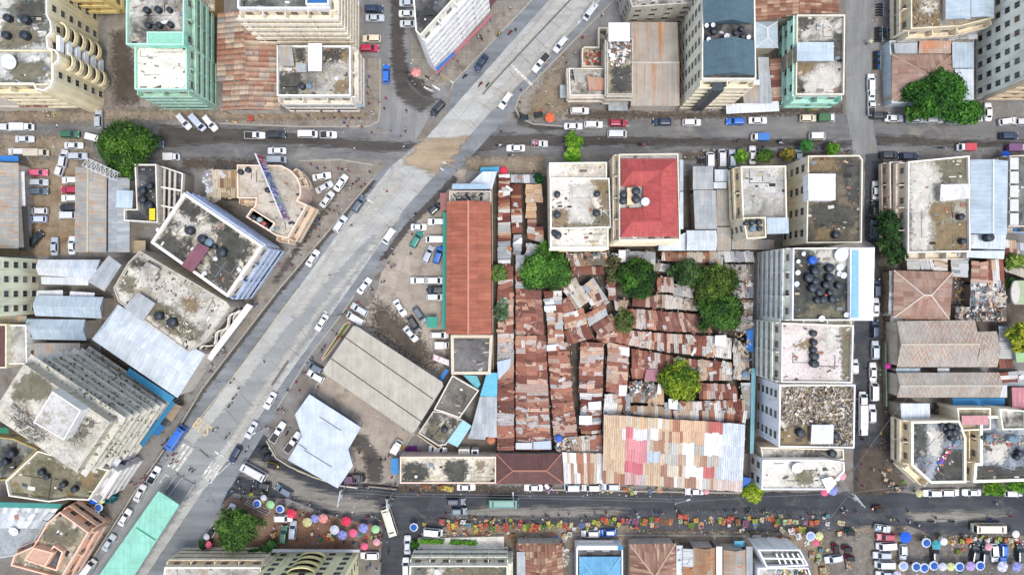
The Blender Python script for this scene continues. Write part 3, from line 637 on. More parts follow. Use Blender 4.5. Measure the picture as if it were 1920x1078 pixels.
def patched(quad,h,pal,rise=.5,cell=(2.3,.85),long='u',name='market_shed',cat='market shed',desc=None,label=None,fn=None,rag=.12,wall='#6e5f52',group=None,tilt=.05,double=False,mat=None,q0=0.22):
    """roof of many loose sheets; quad TL,TR,BR,BL in photo; u runs TL->TR, v runs TL->BL"""
    W4=[P(x,y,h) for x,y in quad]; c=sum(W4,Vector())/4; root=empty(name,(c.x,c.y,0))
    if label: tag(root,label,cat,group)
    else: auto(root,desc,cat,*cen(quad),group)
    Lu=((W4[1]-W4[0]).length+(W4[2]-W4[3]).length)/2; Lv=((W4[3]-W4[0]).length+(W4[2]-W4[1]).length)/2
    cu_,cv_=(cell if long=='u' else (cell[1],cell[0]))
    nu=max(1,round(Lu/cu_)); nv=max(1,round(Lv/cv_))
    def B(u,v,z=0):
        p=W4[0]*(1-u)*(1-v)+W4[1]*u*(1-v)+W4[2]*u*v+W4[3]*(1-u)*v; return Vector((p.x,p.y,h+z))
    def zz(u,v):
        t=u if long=='u' else v
        return rise*(1-abs(2*t-1)) if double else rise*t
    cols=PAL[pal] if isinstance(pal,str) else pal; mb=MB(); last=None
    outer=nu if long=='v' else nv; inner=nv if long=='v' else nu
    for a in range(outer):
        sh=random.uniform(-.12,.12)
        for b in range(inner):
            i,j=(a,b) if long=='v' else (b,a)
            if last is None or random.random()<.6: last=random.choice(cols)
            u0,u1,v0,v1=i/nu,(i+1)/nu,j/nv,(j+1)/nv
            if long=='u':
                if b>0: u0+=sh/nu
                if b<inner-1: u1+=sh/nu
                if b==0: u0-=random.uniform(-.1,rag)/Lu
                if b==inner-1: u1+=random.uniform(-.1,rag)/Lu
                v0-=.08/nv; v1+=.08/nv
            else:
                if b>0: v0+=sh/nv
                if b<inner-1: v1+=sh/nv
                if b==0: v0-=random.uniform(-.1,rag)/Lv
                if b==inner-1: v1+=random.uniform(-.1,rag)/Lv
                u0-=.08/nu; u1+=.08/nu
            col=last
            if fn:
                mx=cen(quad); px=(quad[0][0]*(1-u0)*(1-v0)+quad[1][0]*u0*(1-v0)+quad[2][0]*u0*v0+quad[3][0]*(1-u0)*v0)+3; py=(quad[0][1]*(1-u0)*(1-v0)+quad[1][1]*u0*(1-v0)+quad[2][1]*u0*v0+quad[3][1]*(1-u0)*v0)+3
                col=fn(px,py) or col
            k=random.uniform(.86,1.1); cc=lin(col); cc=(min(cc[0]*k,.85),min(cc[1]*k,.85),min(cc[2]*k,.85),1)
            lift=random.uniform(0,.06)+.02; du=random.uniform(-tilt,tilt)
            q=[B(u0,v0,zz(u0,v0)+lift+du),B(u1,v0,zz(u1,v0)+lift-du),B(u1,v1,zz(u1,v1)+lift-du+.03),B(u0,v1,zz(u0,v1)+lift+du+.03)]
            if random.random()<q0: 
                rz=random.uniform(-.28,.28); m_=sum(q,Vector())/4; q=[m_+Matrix.Rotation(rz,3,'Z')@(p-m_)+Vector((0,0,.07)) for p in q]
            n=(q[1]-q[0]).cross(q[3]-q[0]); 
            if n.z<0: q=q[::-1]
            su=random.uniform(0,9); lu=(q[1]-q[0]).length; lv=(q[2]-q[1]).length
            uv=[(su,su),(su,su+lu),(su+lv,su+lu),(su+lv,su)] if (lu>=lv) else [(su,su),(su+lu,su),(su+lu,su+lv),(su,su+lv)]
            mb.face(q,0,cc,uv); t=Vector((0,0,-.03))
            for e in range(4): mb.face([q[e],q[e]+t,q[(e+1)%4]+t,q[(e+1)%4]],0,cc)
    if name=='market_shed':
        for _ in range(int(Lu*Lv*.11)):
            u=random.uniform(.05,.95);v=random.uniform(.05,.95); c0=B(u,v,zz(u,v)+.16+random.uniform(0,.05)); an=random.gauss(0,.35)+(0 if random.random()<.75 else PI/2); l,w_=random.uniform(.5,1.1),random.uniform(.25,.5)
            d_=(W4[1]-W4[0]).normalized() if long=='u' else (W4[3]-W4[0]).normalized(); d_=Matrix.Rotation(an,3,'Z')@Vector((d_.x,d_.y,0)); e_=Vector((-d_.y,d_.x,random.uniform(-.06,.06)))
            cc=lin(random.choice(cols+['#c9c8c4','#b5b0a6','#a8795e'])); q=[c0-d_*l-e_*w_,c0+d_*l-e_*w_,c0+d_*l+e_*w_,c0-d_*l+e_*w_]; su=random.uniform(0,9); mb.face(q,0,cc,[(su,su),(su,su+l*2),(su+w_*2,su+l*2),(su+w_*2,su)])
    mb.build('patched_roof',mat or SHEET,root)
    iw=inset(ccw([(v.x,v.y) for v in W4]),.25); mb=MB(); mb.prism(iw,0,h-.06,mt=0); mb.build('wall',wallm(wall,.6),root)
    return root
def debris(label,poly,z,cols,n=200,sc=(.2,.9),name='rubble_pile',cat='rubble',hh=.5,auto_d=None,rod=0):
    """loose scrap lying on a surface"""
    w=PW(poly,z); xs=[p[0] for p in w]; ys=[p[1] for p in w]; mb=MB(); k=0
    def inside(x,y):
        r=False
        for i in range(len(w)):
            (x1,y1),(x2,y2)=w[i-1],w[i]
            if (y1>y)!=(y2>y) and x<(x2-x1)*(y-y1)/(y2-y1)+x1: r=not r
        return r
    while k<n:
        x=random.uniform(min(xs),max(xs)); y=random.uniform(min(ys),max(ys))
        if not inside(x,y): k+=.2; continue
        k+=1; s=random.uniform(*sc); c=lin(random.choice(cols))
        M=Matrix.Translation((x,y,z+random.uniform(.03,hh*.6)))@Matrix.Rotation(random.uniform(0,PI),4,'Z')@Matrix.Rotation(random.uniform(-.4,.4),4,'X')
        if random.random()<rod: mb.box(None,(s*1.6,.09,.07),M=M,col=c)
        else: mb.box(None,(s,s*random.uniform(.15,.7),random.uniform(.03,.25)),M=M,col=c)
    o=mb.build(name,ATTR)
    if auto_d: auto(o,auto_d,cat,*cen(poly))
    else: tag(o,label,cat)
    o['kind']='stuff'; return o
# ---------------------------------------------------------------- roof materials
C_LT=conc('pale_weathered_concrete','#d3cec3','#6b6a64',.47,1,c3='#a89c86')
C_WH=conc('bleached_screed','#efe8d9','#b3aa99',.36,2)
C_MX=conc('mottled_concrete','#cfcabf','#5f5e58',.5,3,c3='#8d8677',soft=.08)
C_DK=conc('dark_roof_felt','#8a8986','#424344',.55,4,c3='#55544f')
C_BR=conc('brown_stained_concrete','#bfb398','#6f6a5c',.5,5,c3='#d3ccbc')
C_GRN=conc('mossy_dark_concrete','#8b8d84','#4c504a',.5,6,c3='#9d998c')
C_BW=conc('black_and_white_roof','#ddd5c2','#504f47',.5,7,soft=.05,c3='#8a7f69',sc=.12)
C_LG=conc('light_grey_screed','#cfcdc6','#8b897f',.46,8,c3='#aaa292')
C_BL=conc('blue_black_roof','#a3a9ae','#50565d',.5,9,soft=.07,c3='#7d858c')
C_PK=conc('pinkish_screed','#ded5ce','#bdaea6',.42,10)
C_WB=conc('white_and_brown_deck','#e6e1d4','#97896f',.43,11,soft=.1,c3='#cbb892')
C_TW=conc('raw_tower_slab','#d6d1c2','#94917f',.46,12,c3='#b8ad98')
C_GG=conc('grey_green_mottled_roof','#c3c3bc','#6f7268',.49,51,c3='#dcd9d0',soft=.06)

D_DK=sg('dark_roof_stain','#4f4f49','#63625a',.3,'#3f403c',fine=.3,f=.8,seed=31,soft=.92)
D_MS=sg('moss_roof_stain','#7c7762','#8d866f',.3,'#625f4c',fine=.3,f=.8,seed=32,soft=.85)
D_WH=sg('pale_roof_patch','#dcd8cc','#cfcabc',.3,'#e6e3d9',fine=.2,f=.8,seed=33,soft=.92)
D_BR=sg('brown_roof_stain','#94805f','#a3906f',.3,'#7d6a4c',fine=.3,f=.8,seed=34,soft=.8)
def find(l): return [o for o in COL.objects if str(o.get('label','')).startswith(l)][0]
S_RUST=corr('rusty_sheets',['#b08a6e','#a0705a','#c9b59c','#96938a','#a87c60','#b8a48c'],1.25,2.3,.45,rust='#8d5c45',ramt=.25,rs=(.5,1.2),band=.85)
S_STR=corr('rust_striped_sheets',['#bdb6a8','#aea89c'],1.55,99,.25,rust='#b07a52',ramt=.42,rs=(.62,.02),seed=2)
S_REDB=corr('red_brown_long_sheets',['#b0684e','#a8624a','#b87058'],1.0,5.2,.35,grid=.03,rust='#9a5640',ramt=.15,rs=(.8,.12))
S_BROWN=corr('brown_tile_sheets',['#6d4a46','#71504b'],.7,.5,.2,grid=.03)
S_HIPR=corr('brown_rust_hip_sheets',['#a58371','#b09382','#96705e','#b8a08e'],1.1,2.2,.3,rust='#8a5f4c',ramt=.2,seed=3)
S_DKR=corr('dark_rust_sheets',['#875a48','#9d7158','#7b4e3e','#bfa285','#8f6450'],.9,1.4,.35,rust='#7b4a38',ramt=.25,seed=4,band=.5)
S_GR=corr('grey_galvanised_sheets',['#aab1b3','#b5bbbc','#9da6a9'],.9,4,.22,rust='#b59a80',ramt=.12,seed=5)
S_GRR=corr('grey_rust_tinged_sheets',['#b2b1a8','#a5a8a4','#bcb6a8'],.9,2.6,.3,rust='#b08a66',ramt=.42,seed=6)
S_BG=corr('blue_grey_sheets',['#b3c3cc','#bccbd3'],1,6,.12)
S_WH=corr('white_sheets',['#dfe3e4','#d6dbdd'],1,5,.1)
S_WHB=corr('white_blue_sheets',['#d3dce2','#c8d3da','#dde4e8'],.9,6,.1)
S_SLATE=corr('slate_blue_tiles',['#55707a','#5a757f'],.5,.4,.12,grid=.03)
S_SKY=corr('sky_blue_sheets',['#69a8cc','#71b0d2'],1,6,.12)
S_CHEV=corr('chevron_rust_sheets',['#b3b0a6','#aaa79d'],2.4,99,.2,chev=.95,seed=8)
S_BEIGE=corr('beige_canopy_sheets',['#b9b3a3','#b5af9f'],.6,99,.08,grid=.01)
S_ORG=corr('orange_white_sheets',['#c9bcae','#c98d66','#b8a898'],1.2,3,.3,rust='#b5683f',ramt=.4,seed=9)
S_WFI=corr('white_panel_canopy',['#c3ced6','#cad4da'],1.6,8,.08,grid=.01)
RED=corr('red_roof_tiles',['#bb5652','#c05c57','#b65350'],1.0,.9,.22,grid=.02)
TARPB=plain('#2c7fd0',.6); TARPT=plain('#5fb6d2',.6); MAROON=corr('maroon_sheets',['#8a5a66','#80525e'],.8,6,.15)
# ---------------------------------------------------------------- buildings, north west
b1=bld('tall sand coloured apartment block with curved balconies, top left corner',[(-40,-45),(88,-45),(88,28),(95,40),(97,60),(88,70),(90,90),(104,94),(111,104),(110,114),(100,122),(100,150),(95,163),(82,171),(66,168),(62,158),(-40,158)],18.5,'#d6c8a4',C_GG,n=6,st='w',parm='#ded5c3',bm='#e0d4b6',sides={'E':'w','S':'b'},bay=3)
for t,yy in ((0,52),(1,108)):
    for f in range(1,6):
        z=f*2.95; c=P(98 if t==0 else 110,yy,18.5); r=2.15 if t==0 else 2.0; mb=MB(); N=14
        pts=[(c.x+math.cos(-PI/2+PI*i/N)*r*.7,c.y+math.sin(-PI/2+PI*i/N)*r) for i in range(N+1)]; ins=[(c.x+math.cos(-PI/2+PI*i/N)*(r-.25)*.66,c.y+math.sin(-PI/2+PI*i/N)*(r-.25)) for i in range(N+1)]
        mb.prism(pts,z-.15,z+.02,m=1,bot=True)
        for i in range(N): mb.prism([pts[i],pts[i+1],ins[i+1],ins[i]],z+.02,z+1.15)
        mb.build('curved_balcony',[wallm('#dccba2'),DARK],b1)
c=P(98,78,18.5)
for f in range(6):
    mb=MB(); mb.box((c.x+.35,c.y,f*2.95+1.7),(.7,3.4,1.5)); mb.build('white_panel',wallm('#e9e9ea',.15),b1)
bld(None,[(-40,94),(98,94),(98,160),(-40,160)],18.2,'#d6c8a4',C_GG,parent=b1,z0=17.6,st='')
bld('yellow framed block with tan awnings behind the curved balcony block',[(168,-70),(238,-70),(238,27),(168,27)],17,'#cbb473',C_BR,n=5,st='b',bm='#d8c283',base=True,sides={'W':None},name='apartment_building')
bld('brown walled low yard building squeezed behind the mint green block',[(350,-60),(403,-60),(403,22),(355,22)],5,'#8b744f',C_BR,n=1,st='')
b3=bld('mint green stepped block with pale screed roof and tanks',[(252,84),(350,84),(350,168),(252,168)],14,'#a6c4b2',C_WH,n=5,st='b',bm='#a0c0ad',parm='#a3cfb8',dp=1.0,shop=0,sides={'W':None,'N':None})
bld(None,[(236,-18),(345,-18),(345,84),(236,84)],15.6,'#a6c4b2',C_MX,n=5,st='b',bm='#a0c0ad',parm='#a3cfb8',parent=b3,sides={'W':None,'N':None,'S':None})
bld(None,[(275,60),(344,60),(344,85),(275,85)],17,'#8ccfb0',plain('#93d3b6'),n=1,st='',parm='#a3cfb8',parent=b3,z0=15,par=.3)
bld('low shop row with rusty and grey roof in front of the curved balcony block',[(-20,172),(92,175),(92,201),(-20,201)],4,'#b9b0a0',S_GRR,n=1,st='',par=.2)
lean('rust roofed annex at the foot of the curved balcony block',[(38,181),(92,184),(90,202),(36,202)],4.6,4.2,S_DKR)
r4=gab('long rusty sheet hall beside the mint green block',[(408,25),(517,25),(524,154),(406,154)],5.5,1.6,S_RUST,name='warehouse',cat='warehouse')
gab(None,[(418,155),(524,155),(526,207),(417,207)],5.1,1.3,S_RUST,parent=r4)
bld('tall cream tower with stepped ledges and balconies, top centre left',[(445,-70),(617,-70),(617,16),(445,16)],23,'#d8cdb8',C_GRN,n=8,st='b',parm='#e8e6df',bm='#e0d6c2',wrap=True,dp=1.3,shop=0,par=1.0)
bld('small blue rooftop cabin roof on the tall cream tower',[(573,-40),(616,-40),(616,9),(573,9)],24,'#d8d8d6',plain('#2d6aa8',.4),z0=22,par=.3,st='')
b6=bld('white roofed low block with rooftop sheds below the cream tower',[(519,86),(657,86),(657,180),(519,180)],10,'#cfc8bb',C_LT,n=3,st='b',parm='#e9e4d8',bm='#d5cec2',dp=1.2,shop=0)
lean('white sheet shelter on the roof below the cream tower',[(578,82),(604,82),(603,134),(578,134)],12.4,11.8,WHITE,name='roof_shelter',cat='shelter',posts=True)
lean('rusty and grey shed on the roof below the cream tower',[(520,87),(547,87),(552,124),(525,124)],11.5,11.2,S_GRR)
lean('small rounded grey hut on the roof below the cream tower',[(556,120),(575,120),(575,136),(556,136)],11.2,11.2,S_GR)
flat('narrow blue fascia canopy along the pavement below the cream tower',[(520,196),(680,196),(680,201),(520,201)],3.2,plain('#8fa3ad'),th=.2)
bld('slanted white block with arched balconies facing the avenue',[(770,-65),(779,58),(788,68),(850,0),(905,-62)],21.5,'#dcd8cb',C_DK,n=7,st='b',parm='#d8d0bd',bm='#eeeae0',dp=1.2,bay=3,shop=0)
flat('red and blue shop awning under the slanted white block',[(815,136),(921,26),(924,30),(819,140)],3,plain('#b86b70'),th=.15,posts=2,edge='#2f6fbf')
flat('blue shop awning under the slanted white block',[(817,128),(850,97),(853,101),(820,133)],3.5,plain('#2f74c4'),th=.15,posts=2)
flat('dark red awning at the top edge beside the avenue',[(905,0),(935,-30),(943,-12),(920,12)],3.4,plain('#6b3a3f'),th=.15,posts=2)
# north centre
ru=bld('grey ruined block with open rooms beside the striped rust roof',[(1138,75),(1187,72),(1187,178),(1138,178)],9.5,'#a59f92',C_BR,n=3,st='l',par=.5)
bld('low half open concrete block with parapet beside the avenue corner',[(1066,128),(1140,128),(1140,180),(1068,180)],7,'#b8b0a1',C_MX,n=2,st='l',parm='#c9c2b2',par=.8)
bld('small walled yard with rusty floor behind the avenue corner block',[(1091,92),(1096,88),(1122,88),(1122,52),(1140,52),(1140,126),(1091,126)],3.5,'#b5aa96',C_BR,n=1,st='',par=1.6,parm='#c6bda9')
flat('plain white square canopy on the ruined grey block',[(1141,43),(1181,43),(1181,78),(1141,78)],11,WHITE,th=.15)
lean('corrugated grey lean-to on the avenue corner block',[(1074,130),(1093,130),(1096,155),(1078,155)],7.6,7.2,S_GRR); lean('white and orange sheet roof on the avenue corner block',[(1101,143),(1138,148),(1137,169),(1104,170)],7.8,7.4,S_ORG)
lean('light grey awning sheet left of the avenue corner block',[(1050,160),(1062,160),(1062,184),(1050,184)],3,2.8,S_GR,posts=True)
debris('heap of broken boards on the ruined grey block',[(1141,80),(1184,78),(1175,120),(1145,122)],9.1,['#d8d3cb','#b0a496','#8a5b45','#5e5a55','#e8e6e2','#6f8089'],160,(.3,1.4),hh=.8)
debris('red and white rubbish on the floor of the walled yard',[(1097,93),(1120,93),(1136,90),(1136,124),(1100,124)],2,['#d8553e','#d8d3cb','#8a5b45','#5e5a55'],90,(.2,.9))
bld('concrete block behind the ruined block at the top edge',[(1160,-70),(1305,-70),(1305,6),(1185,14)],12,'#a8a396',C_MX,n=4,st='w')
gab('grey roof with orange rust stripes beside the ruined block',[(1183,199),(1182,42),(1270,42),(1274,199)],5.5,.9,S_STR,name='warehouse',cat='warehouse',cap='#c9c4b8')
flat('grey pavement canopy sheets near the ruined block',[(1141,188),(1177,188),(1177,208),(1141,208)],3,S_GR,th=.1)
t10=bld('tall tower with slate blue double gable roof',[(1318,-70),(1415,-70),(1418,149),(1316,149)],20,'#e6dac2',C_DK,n=7,st='w',parm='#ddd6c8',bm='#e2d6bd',sides={'S':'b','E':None},bay=3.4,shop=0,wrap=False)
gab(None,[(1316,-70),(1413,-70),(1413,45),(1319,45)],20.3,2.4,S_SLATE,parent=t10,z0=19.5); gab(None,[(1319,77),(1415,77),(1416,142),(1320,142)],20.3,2.4,S_SLATE,parent=t10,z0=19.5)
cc=P(1352,149,20); mb=MB(); mb.box((cc.x,cc.y-.9,9.5),(2.4,2.0,17)); mb.build('stair_glazing',plain('#3f4850',.3),t10)
gab('brown rust roofed hall at the top edge right of the slate tower',[(1416,-70),(1572,-70),(1573,25),(1416,40)],6,1.5,S_DKR,name='warehouse',cat='warehouse')
gab('small blue grey hipped roof between slate tower and mint block',[(1411,41),(1458,41),(1459,91),(1415,91)],5,1.2,S_BG,hip=2,cap='#d9dee0')
lean('long grey lean-to roof between slate tower and mint block',[(1421,108),(1441,108),(1448,194),(1424,194)],5,4.2,S_GR)
lean('brown and grey patched shed at the foot of the slate tower',[(1390,160),(1422,160),(1424,194),(1395,194)],4.5,4,S_GRR)
lean('white sheet covered stall by the foot of the slate tower',[(1400,150),(1424,150),(1424,160),(1400,160)],5.5,5,S_WH)
lean('long white corrugated street awning below the slate tower',[(1361,196),(1460,190),(1461,209),(1362,214)],3.6,3,S_WH,name='awning',cat='awning',posts=True)
patched([(1443,112),(1462,112),(1464,190),(1446,190)],3,'brown',label='narrow brown scrap roofed alley sheds left of the mint block')
bld('mint block with stained concrete roof and grey roof hut',[(1494,28),(1585,28),(1583,178),(1492,178)],10.5,'#b3d6ca',C_MX,n=3,st='w',parm='#c9c3b2',sides={'S':'b','W':'l','E':None},bm='#a8d3c2',bay=4)
lean('light grey sheet hut on the roof of the mint block',[(1494,80),(1563,80),(1563,115),(1494,115)],12.6,12.2,S_BG)
# north east
b14=bld('stained concrete block with two grey sheet roofs, top right',[(1708,-70),(1865,-70),(1864,34),(1800,50),(1708,55)],9,'#c9bda2',C_BR,n=3,st='b',bm='#cfc3ac',sides={'W':'b'},dp=1.3)
gab(None,[(1773,-70),(1820,-70),(1820,37),(1773,37)],9.9,.8,S_BG,parent=b14,z0=8.2); gab(None,[(1821,-70),(1864,-70),(1864,33),(1821,33)],9.7,.7,S_BG,parent=b14,z0=8.2)
bld('low grey walled compound around the brown hip roof',[(1668,77),(1826,66),(1826,190),(1672,194)],3.6,'#b4bbbf',C_LG,n=1,st='',par=.25)
gab('brown rusty hip roof half under the big tree',[(1673,103),(1787,103),(1790,188),(1672,188)],4.4,1.8,S_HIPR,hip=5.2,cap='#b09a86')
lean('patched rust and grey shed roof above the brown hip roof',[(1724,77),(1783,77),(1783,101),(1722,101)],5,4.6,S_ORG)
lean('pale grey shed at the corner above the brown hip roof',[(1676,82),(1720,80),(1720,101),(1678,101)],4.9,4.4,S_GR)
lean('blue grey shed roof right of the brown hip roof',[(1785,80),(1824,80),(1826,128),(1786,128)],5,4.7,S_BG); lean('white grey shed roof right of the big tree trunk',[(1790,130),(1825,130),(1825,188),(1792,188)],4.8,4.5,S_WHB)
patched([(1683,64),(1830,58),(1830,75),(1684,80)],4,'grey',label='strip of grey scrap sheets under the stained block')
bld('tall cream block with flower box windows in the top right corner',[(1830,-80),(2010,-80),(2010,186),(1830,186)],22,'#f2e6d0',C_LG,n=7,st='w',base=True,sides={'S':'b'},bm='#cdb99c',bay=2.9)
# ---------------------------------------------------------------- west, second row
gab('grey and orange sheet roof at the left edge by the car park',[(-70,306),(35,306),(35,466),(-70,466)],5,1.2,S_GRR,name='warehouse',cat='warehouse')
lean('white lean-to along the grey and orange left edge roof',[(35,322),(46,322),(48,386),(35,386)],4,3.2,S_WH); lean('black tarpaulin lean-to beside the dirt car park',[(36,387),(52,387),(56,470),(36,470)],3.5,2.6,DARK,posts=True)
lean('blue tarpaulin roof on the corner of the car park',[(-5,292),(35,293),(35,303),(-5,303)],3.5,3.2,TARPB,posts=True)
g18=gab('grey sheet roofed hall on the right side of the car park',[(141,313),(200,322),(199,473),(140,473)],5.5,1.1,S_GRR,name='warehouse',cat='warehouse',cap='#c2b8a2')
gab('second narrow grey hall beside the lattice gantry',[(203,334),(243,334),(243,473),(203,473)],5.3,.8,S_GR,name='warehouse',cat='warehouse')
b19=bld('unfinished dark roofed block with water tanks beside the big tree',[(252,308),(293,308),(296,418),(232,414),(232,392),(256,392)],8.5,'#b5b0a4',C_DK,n=2,st='',parm='#c9c4b6',par=.9)
fr=bld('roofless concrete frame with bare beams beside the dark tanked roof',[(296,309),(343,325),(338,420),(296,420)],6.0,'#8b8478',C_DK,n=2,st='',par=1.2,parm='#d0ccbf',name='unfinished_building')
for k in range(4):
    mb=MB(); a=P(299+k*10,314+k*3,6.2); b_=P(298+k*9.5,417,6.2); mb.bar(a,b_,.5,.35); mb.build('beam',wallm('#a9a297'),fr)
for yy in (350,385):
    mb=MB(); mb.bar(P(297,yy,6.5),P(341,yy+8,6.5),.4,.3); mb.build('beam',wallm('#d2cec2'),fr)
lean('light blue grey roof sheet shed in front of the tanks',[(218,357),(250,358),(248,391),(217,389)],9.5,9.2,S_BG)
lean('bright yellow tarpaulin on the unfinished block',[(280,391),(291,391),(291,413),(280,413)],9.5,9,plain('#e8d21e'),name='tarpaulin',cat='tarpaulin',posts=True)
lean('small wooden pallet roof behind the grey halls',[(249,451),(273,451),(273,474),(249,474)],3,2.8,plain('#b5a488'),posts=True)
b20=bld('rotated white parapet block with striped balconies and maroon roof hut',[(282,455),(345,361),(493,461),(426,557)],12.5,'#c3bba9',C_BW,n=4,st='b',parm='#dcd5c8',bm='#a9b6cc',sides={'W':None,'N':'l'},par=1,shop=0,dp=1.0,pw=.6)
lean('maroon sheet canopy on the rotated white parapet block',[(371,455),(393,465),(361,511),(340,498)],14,13.6,MAROON,posts=True)
PE='#cbb4a2'
b21=bld('peach rounded corner block carrying the long billboard',[(444,309),(527,310),(546,320),(558,334),(564,350),(564,366),(558,376),(576,384),(540,447),(517,442),(461,407),(478,385),(480,372),(445,372)],9,PE,conc('peach_block_roof','#cdc4b4','#98907f',.42,13,c3='#b9ab96'),n=3,st='b',parm='#d8bfac',bm='#cbb7a0',sides={'N':'w','W':None},dp=1.2,par=.8)
bld(None,[(461,407),(472,390),(516,418),(506,434)],9.4,PE,C_DK,parent=b21,st='',z0=8,par=1.2,parm='#d8bfac')
patched([(398,318),(470,320),(470,371),(402,372)],7,['#9a8a6c','#a5835d','#b8a888','#8b7a5e','#c2b59b','#7a5c42'],long='v',label='tan and brown patched roof beside the peach rounded block')
debris('white torn sheets scattered over the roof left of the peach block',[(385,325),(413,315),(414,370),(390,372)],5.2,['#dfe3e8','#c9cdd2','#8f9298','#b5a992'],60,(.5,2),hh=.5)
lean('grey low roof under the torn white sheets',[(383,322),(400,315),(412,375),(395,385)],5,4.6,S_GRR)
bb=empty('billboard',P(512,350,9)); tag(bb,'long slanting billboard with red, blue and green print on the peach block','billboard')
A=P(494,296,9.4);B_=P(543,413,9.4); U=Vector((0,0,5.2)); d=(B_-A).normalized(); nn=Vector((d.y,-d.x,0))
if nn.x<0: nn=-nn
bcols=['#c8394a','#c43c50','#4a50b0','#7f86c8','#9cc7a6','#6a66b4','#8e8ad0','#a9cf9a','#b3a8d8','#9884b8','#b05a70']
mb=MB(); mb.bar(A+U*.5,B_+U*.5,.25,5.2,m=0)
mb.build('board',plain('#dcdde6'),bb); mb=MB(); N=44; random.seed(3)
for i in range(N):
    for j in range(4):
        p0=A.lerp(B_,i/N+.002);p1=A.lerp(B_,(i+1)/N-.002); z0=U*(.05+.225*j); z1=U*(.05+.225*(j+1)); off=nn*.16
        ci=min(10,max(0,int(i/N*11+random.uniform(-.8,.8)))); cc=lin(bcols[ci] if random.random()<.75 else '#e8e8f2')
        mb.face([p0+z0+off,p1+z0+off,p1+z1+off,p0+z1+off],0,cc)
mb.build('printed_face',ATTR,bb)
mb=MB()
for i in range(7):
    p=A.lerp(B_,i/6); mb.bar(p-nn*1.6+Vector((0,0,-.8)),p-nn*.15+U*.8,.12); mb.bar(p-nn*.2+Vector((0,0,-.8)),p-nn*.2+U,.12)
mb.build('support_frame',STEEL,bb)
b22=bld('wide bleached concrete roof block with wavy balcony edge by the avenue',[(262,470),(425,566),(432,576),(384,640),(352,660),(222,566),(212,540),(240,492)],9.5,'#a7a195',conc('bleached_ruined_roof','#d6d1c3','#85827a',.46,14,c3='#aaa08c'),n=3,st='v',bm='#d8cfc0',sides={'W':None,'N':None},par=.4,bay=3)
lean('slanting pale sheet roof strip on the bleached roof block',[(204,479),(228,497),(196,546),(164,528)],10.2,9.8,S_GR); lean('grey rooftop shed beside the tanks on the bleached roof block',[(260,548),(292,569),(268,603),(233,576)],10.6,10.1,S_GR)
lean('small pale hut on the bleached roof block',[(275,490),(300,504),(288,520),(265,505)],11,11,C_LG)
flat('long white shop canopy under the wavy balcony edge',[(474,574),(396,676),(387,670),(463,569)],4.2,WHITE,th=.3,posts=4)
g23=gab('large white sheet metal roof beside the avenue',[(172,636),(221,571),(385,664),(333,746)],8,1.5,S_WHB,name='warehouse',cat='warehouse',hip=1.5)
bld('yellow block with dark square windows on the left edge',[(-110,486),(72,486),(72,589),(-110,589)],16,'#ece2bf',C_LG,n=5,st='w',base=True,bay=3.1)
gab('white gabled shed above the blue grey sheds',[(72,487),(72,516),(132,520),(130,487)],4.5,.9,S_WH); gab('second white gabled shed next to the slanting sheet strip',[(130,487),(130,520),(182,523),(188,487)],4.4,.9,S_WHB)
lean('grey and white low roof strip below the white gabled sheds',[(77,519),(170,521),(165,535),(78,533)],4,3.8,S_WH)
gab('blue grey gabled shed, upper one left of the white metal roof',[(68,553),(66,592),(191,597),(194,557)],5,1.1,S_BG); gab('blue grey gabled shed, lower one left of the white metal roof',[(51,598),(48,636),(162,638),(160,599)],5,1.1,S_BG)
lean('rust tinged dirty roof behind the tapering tower',[(60,643),(150,643),(150,682),(62,682)],5,4.6,S_GRR); lean('white sheet strip above the upper blue grey shed',[(70,545),(118,544),(118,555),(68,555)],4,3.9,S_WH); lean('white corner sheet beside the upper blue grey shed',[(132,546),(178,549),(177,556),(130,555)],4,3.9,S_WH)
lean('pale grey roof between yellow block and blue grey sheds',[(0,592),(50,592),(50,605),(0,605)],4,3.9,S_GRR)
bld('small cream block with maroon roof left of the dirty roof',[(-60,608),(12,608),(12,690),(-60,690)],8,'#d9cfb4',S_BROWN,n=2,st='',par=.2); bld('white fronted narrow house beside the maroon roof',[(13,609),(49,609),(51,682),(13,683)],7,'#dcd8cc',C_LG,n=2,st='w',par=.5)
# tapering tower
b26=bld('very tall unfinished concrete tower with open overgrown floors',[(43,683),(204,792),(141,884),(-18,778)],25.5,'#a9a492',C_TW,n=9,st='s',par=.15,bm='#b5b2a5',name='unfinished_tower',sides={'W':'s'},bay=5,force=False)
bld(None,[(98,733),(152,769),(120,825),(62,792)],28.5,'#c9c8c2',C_LG,n=1,st='',parent=b26,z0=25.5,par=.2)
debris('steel rods and timber lying on top of the unfinished tower',[(30,755),(60,775),(95,825),(60,830),(20,790)],25.5,['#a9a59a','#8b857a','#6f6a60','#c9c6bd'],150,(.4,1.7),hh=.6,rod=.85); debris('timber props lying beside the hut on the unfinished tower',[(150,775),(180,790),(150,830),(125,828)],25.5,['#a9a59a','#8b857a','#6f6a60'],120,(.4,1.6),hh=.6,rod=.85)
pod=bld('mossy podium roof with striped shop fascia below the unfinished tower',[(10,902),(70,845),(200,880),(205,880),(166,938),(128,936),(91,941),(16,930)],12,'#c8c4b6',conc('mossy_podium','#9d987f','#6b6a55',.5,15,c3='#7d6a4a'),n=4,st='b',bm='#d3d0cb',parm='#cfc8b8',sides={'W':None},dp=1.6,par=.9,shop=0)
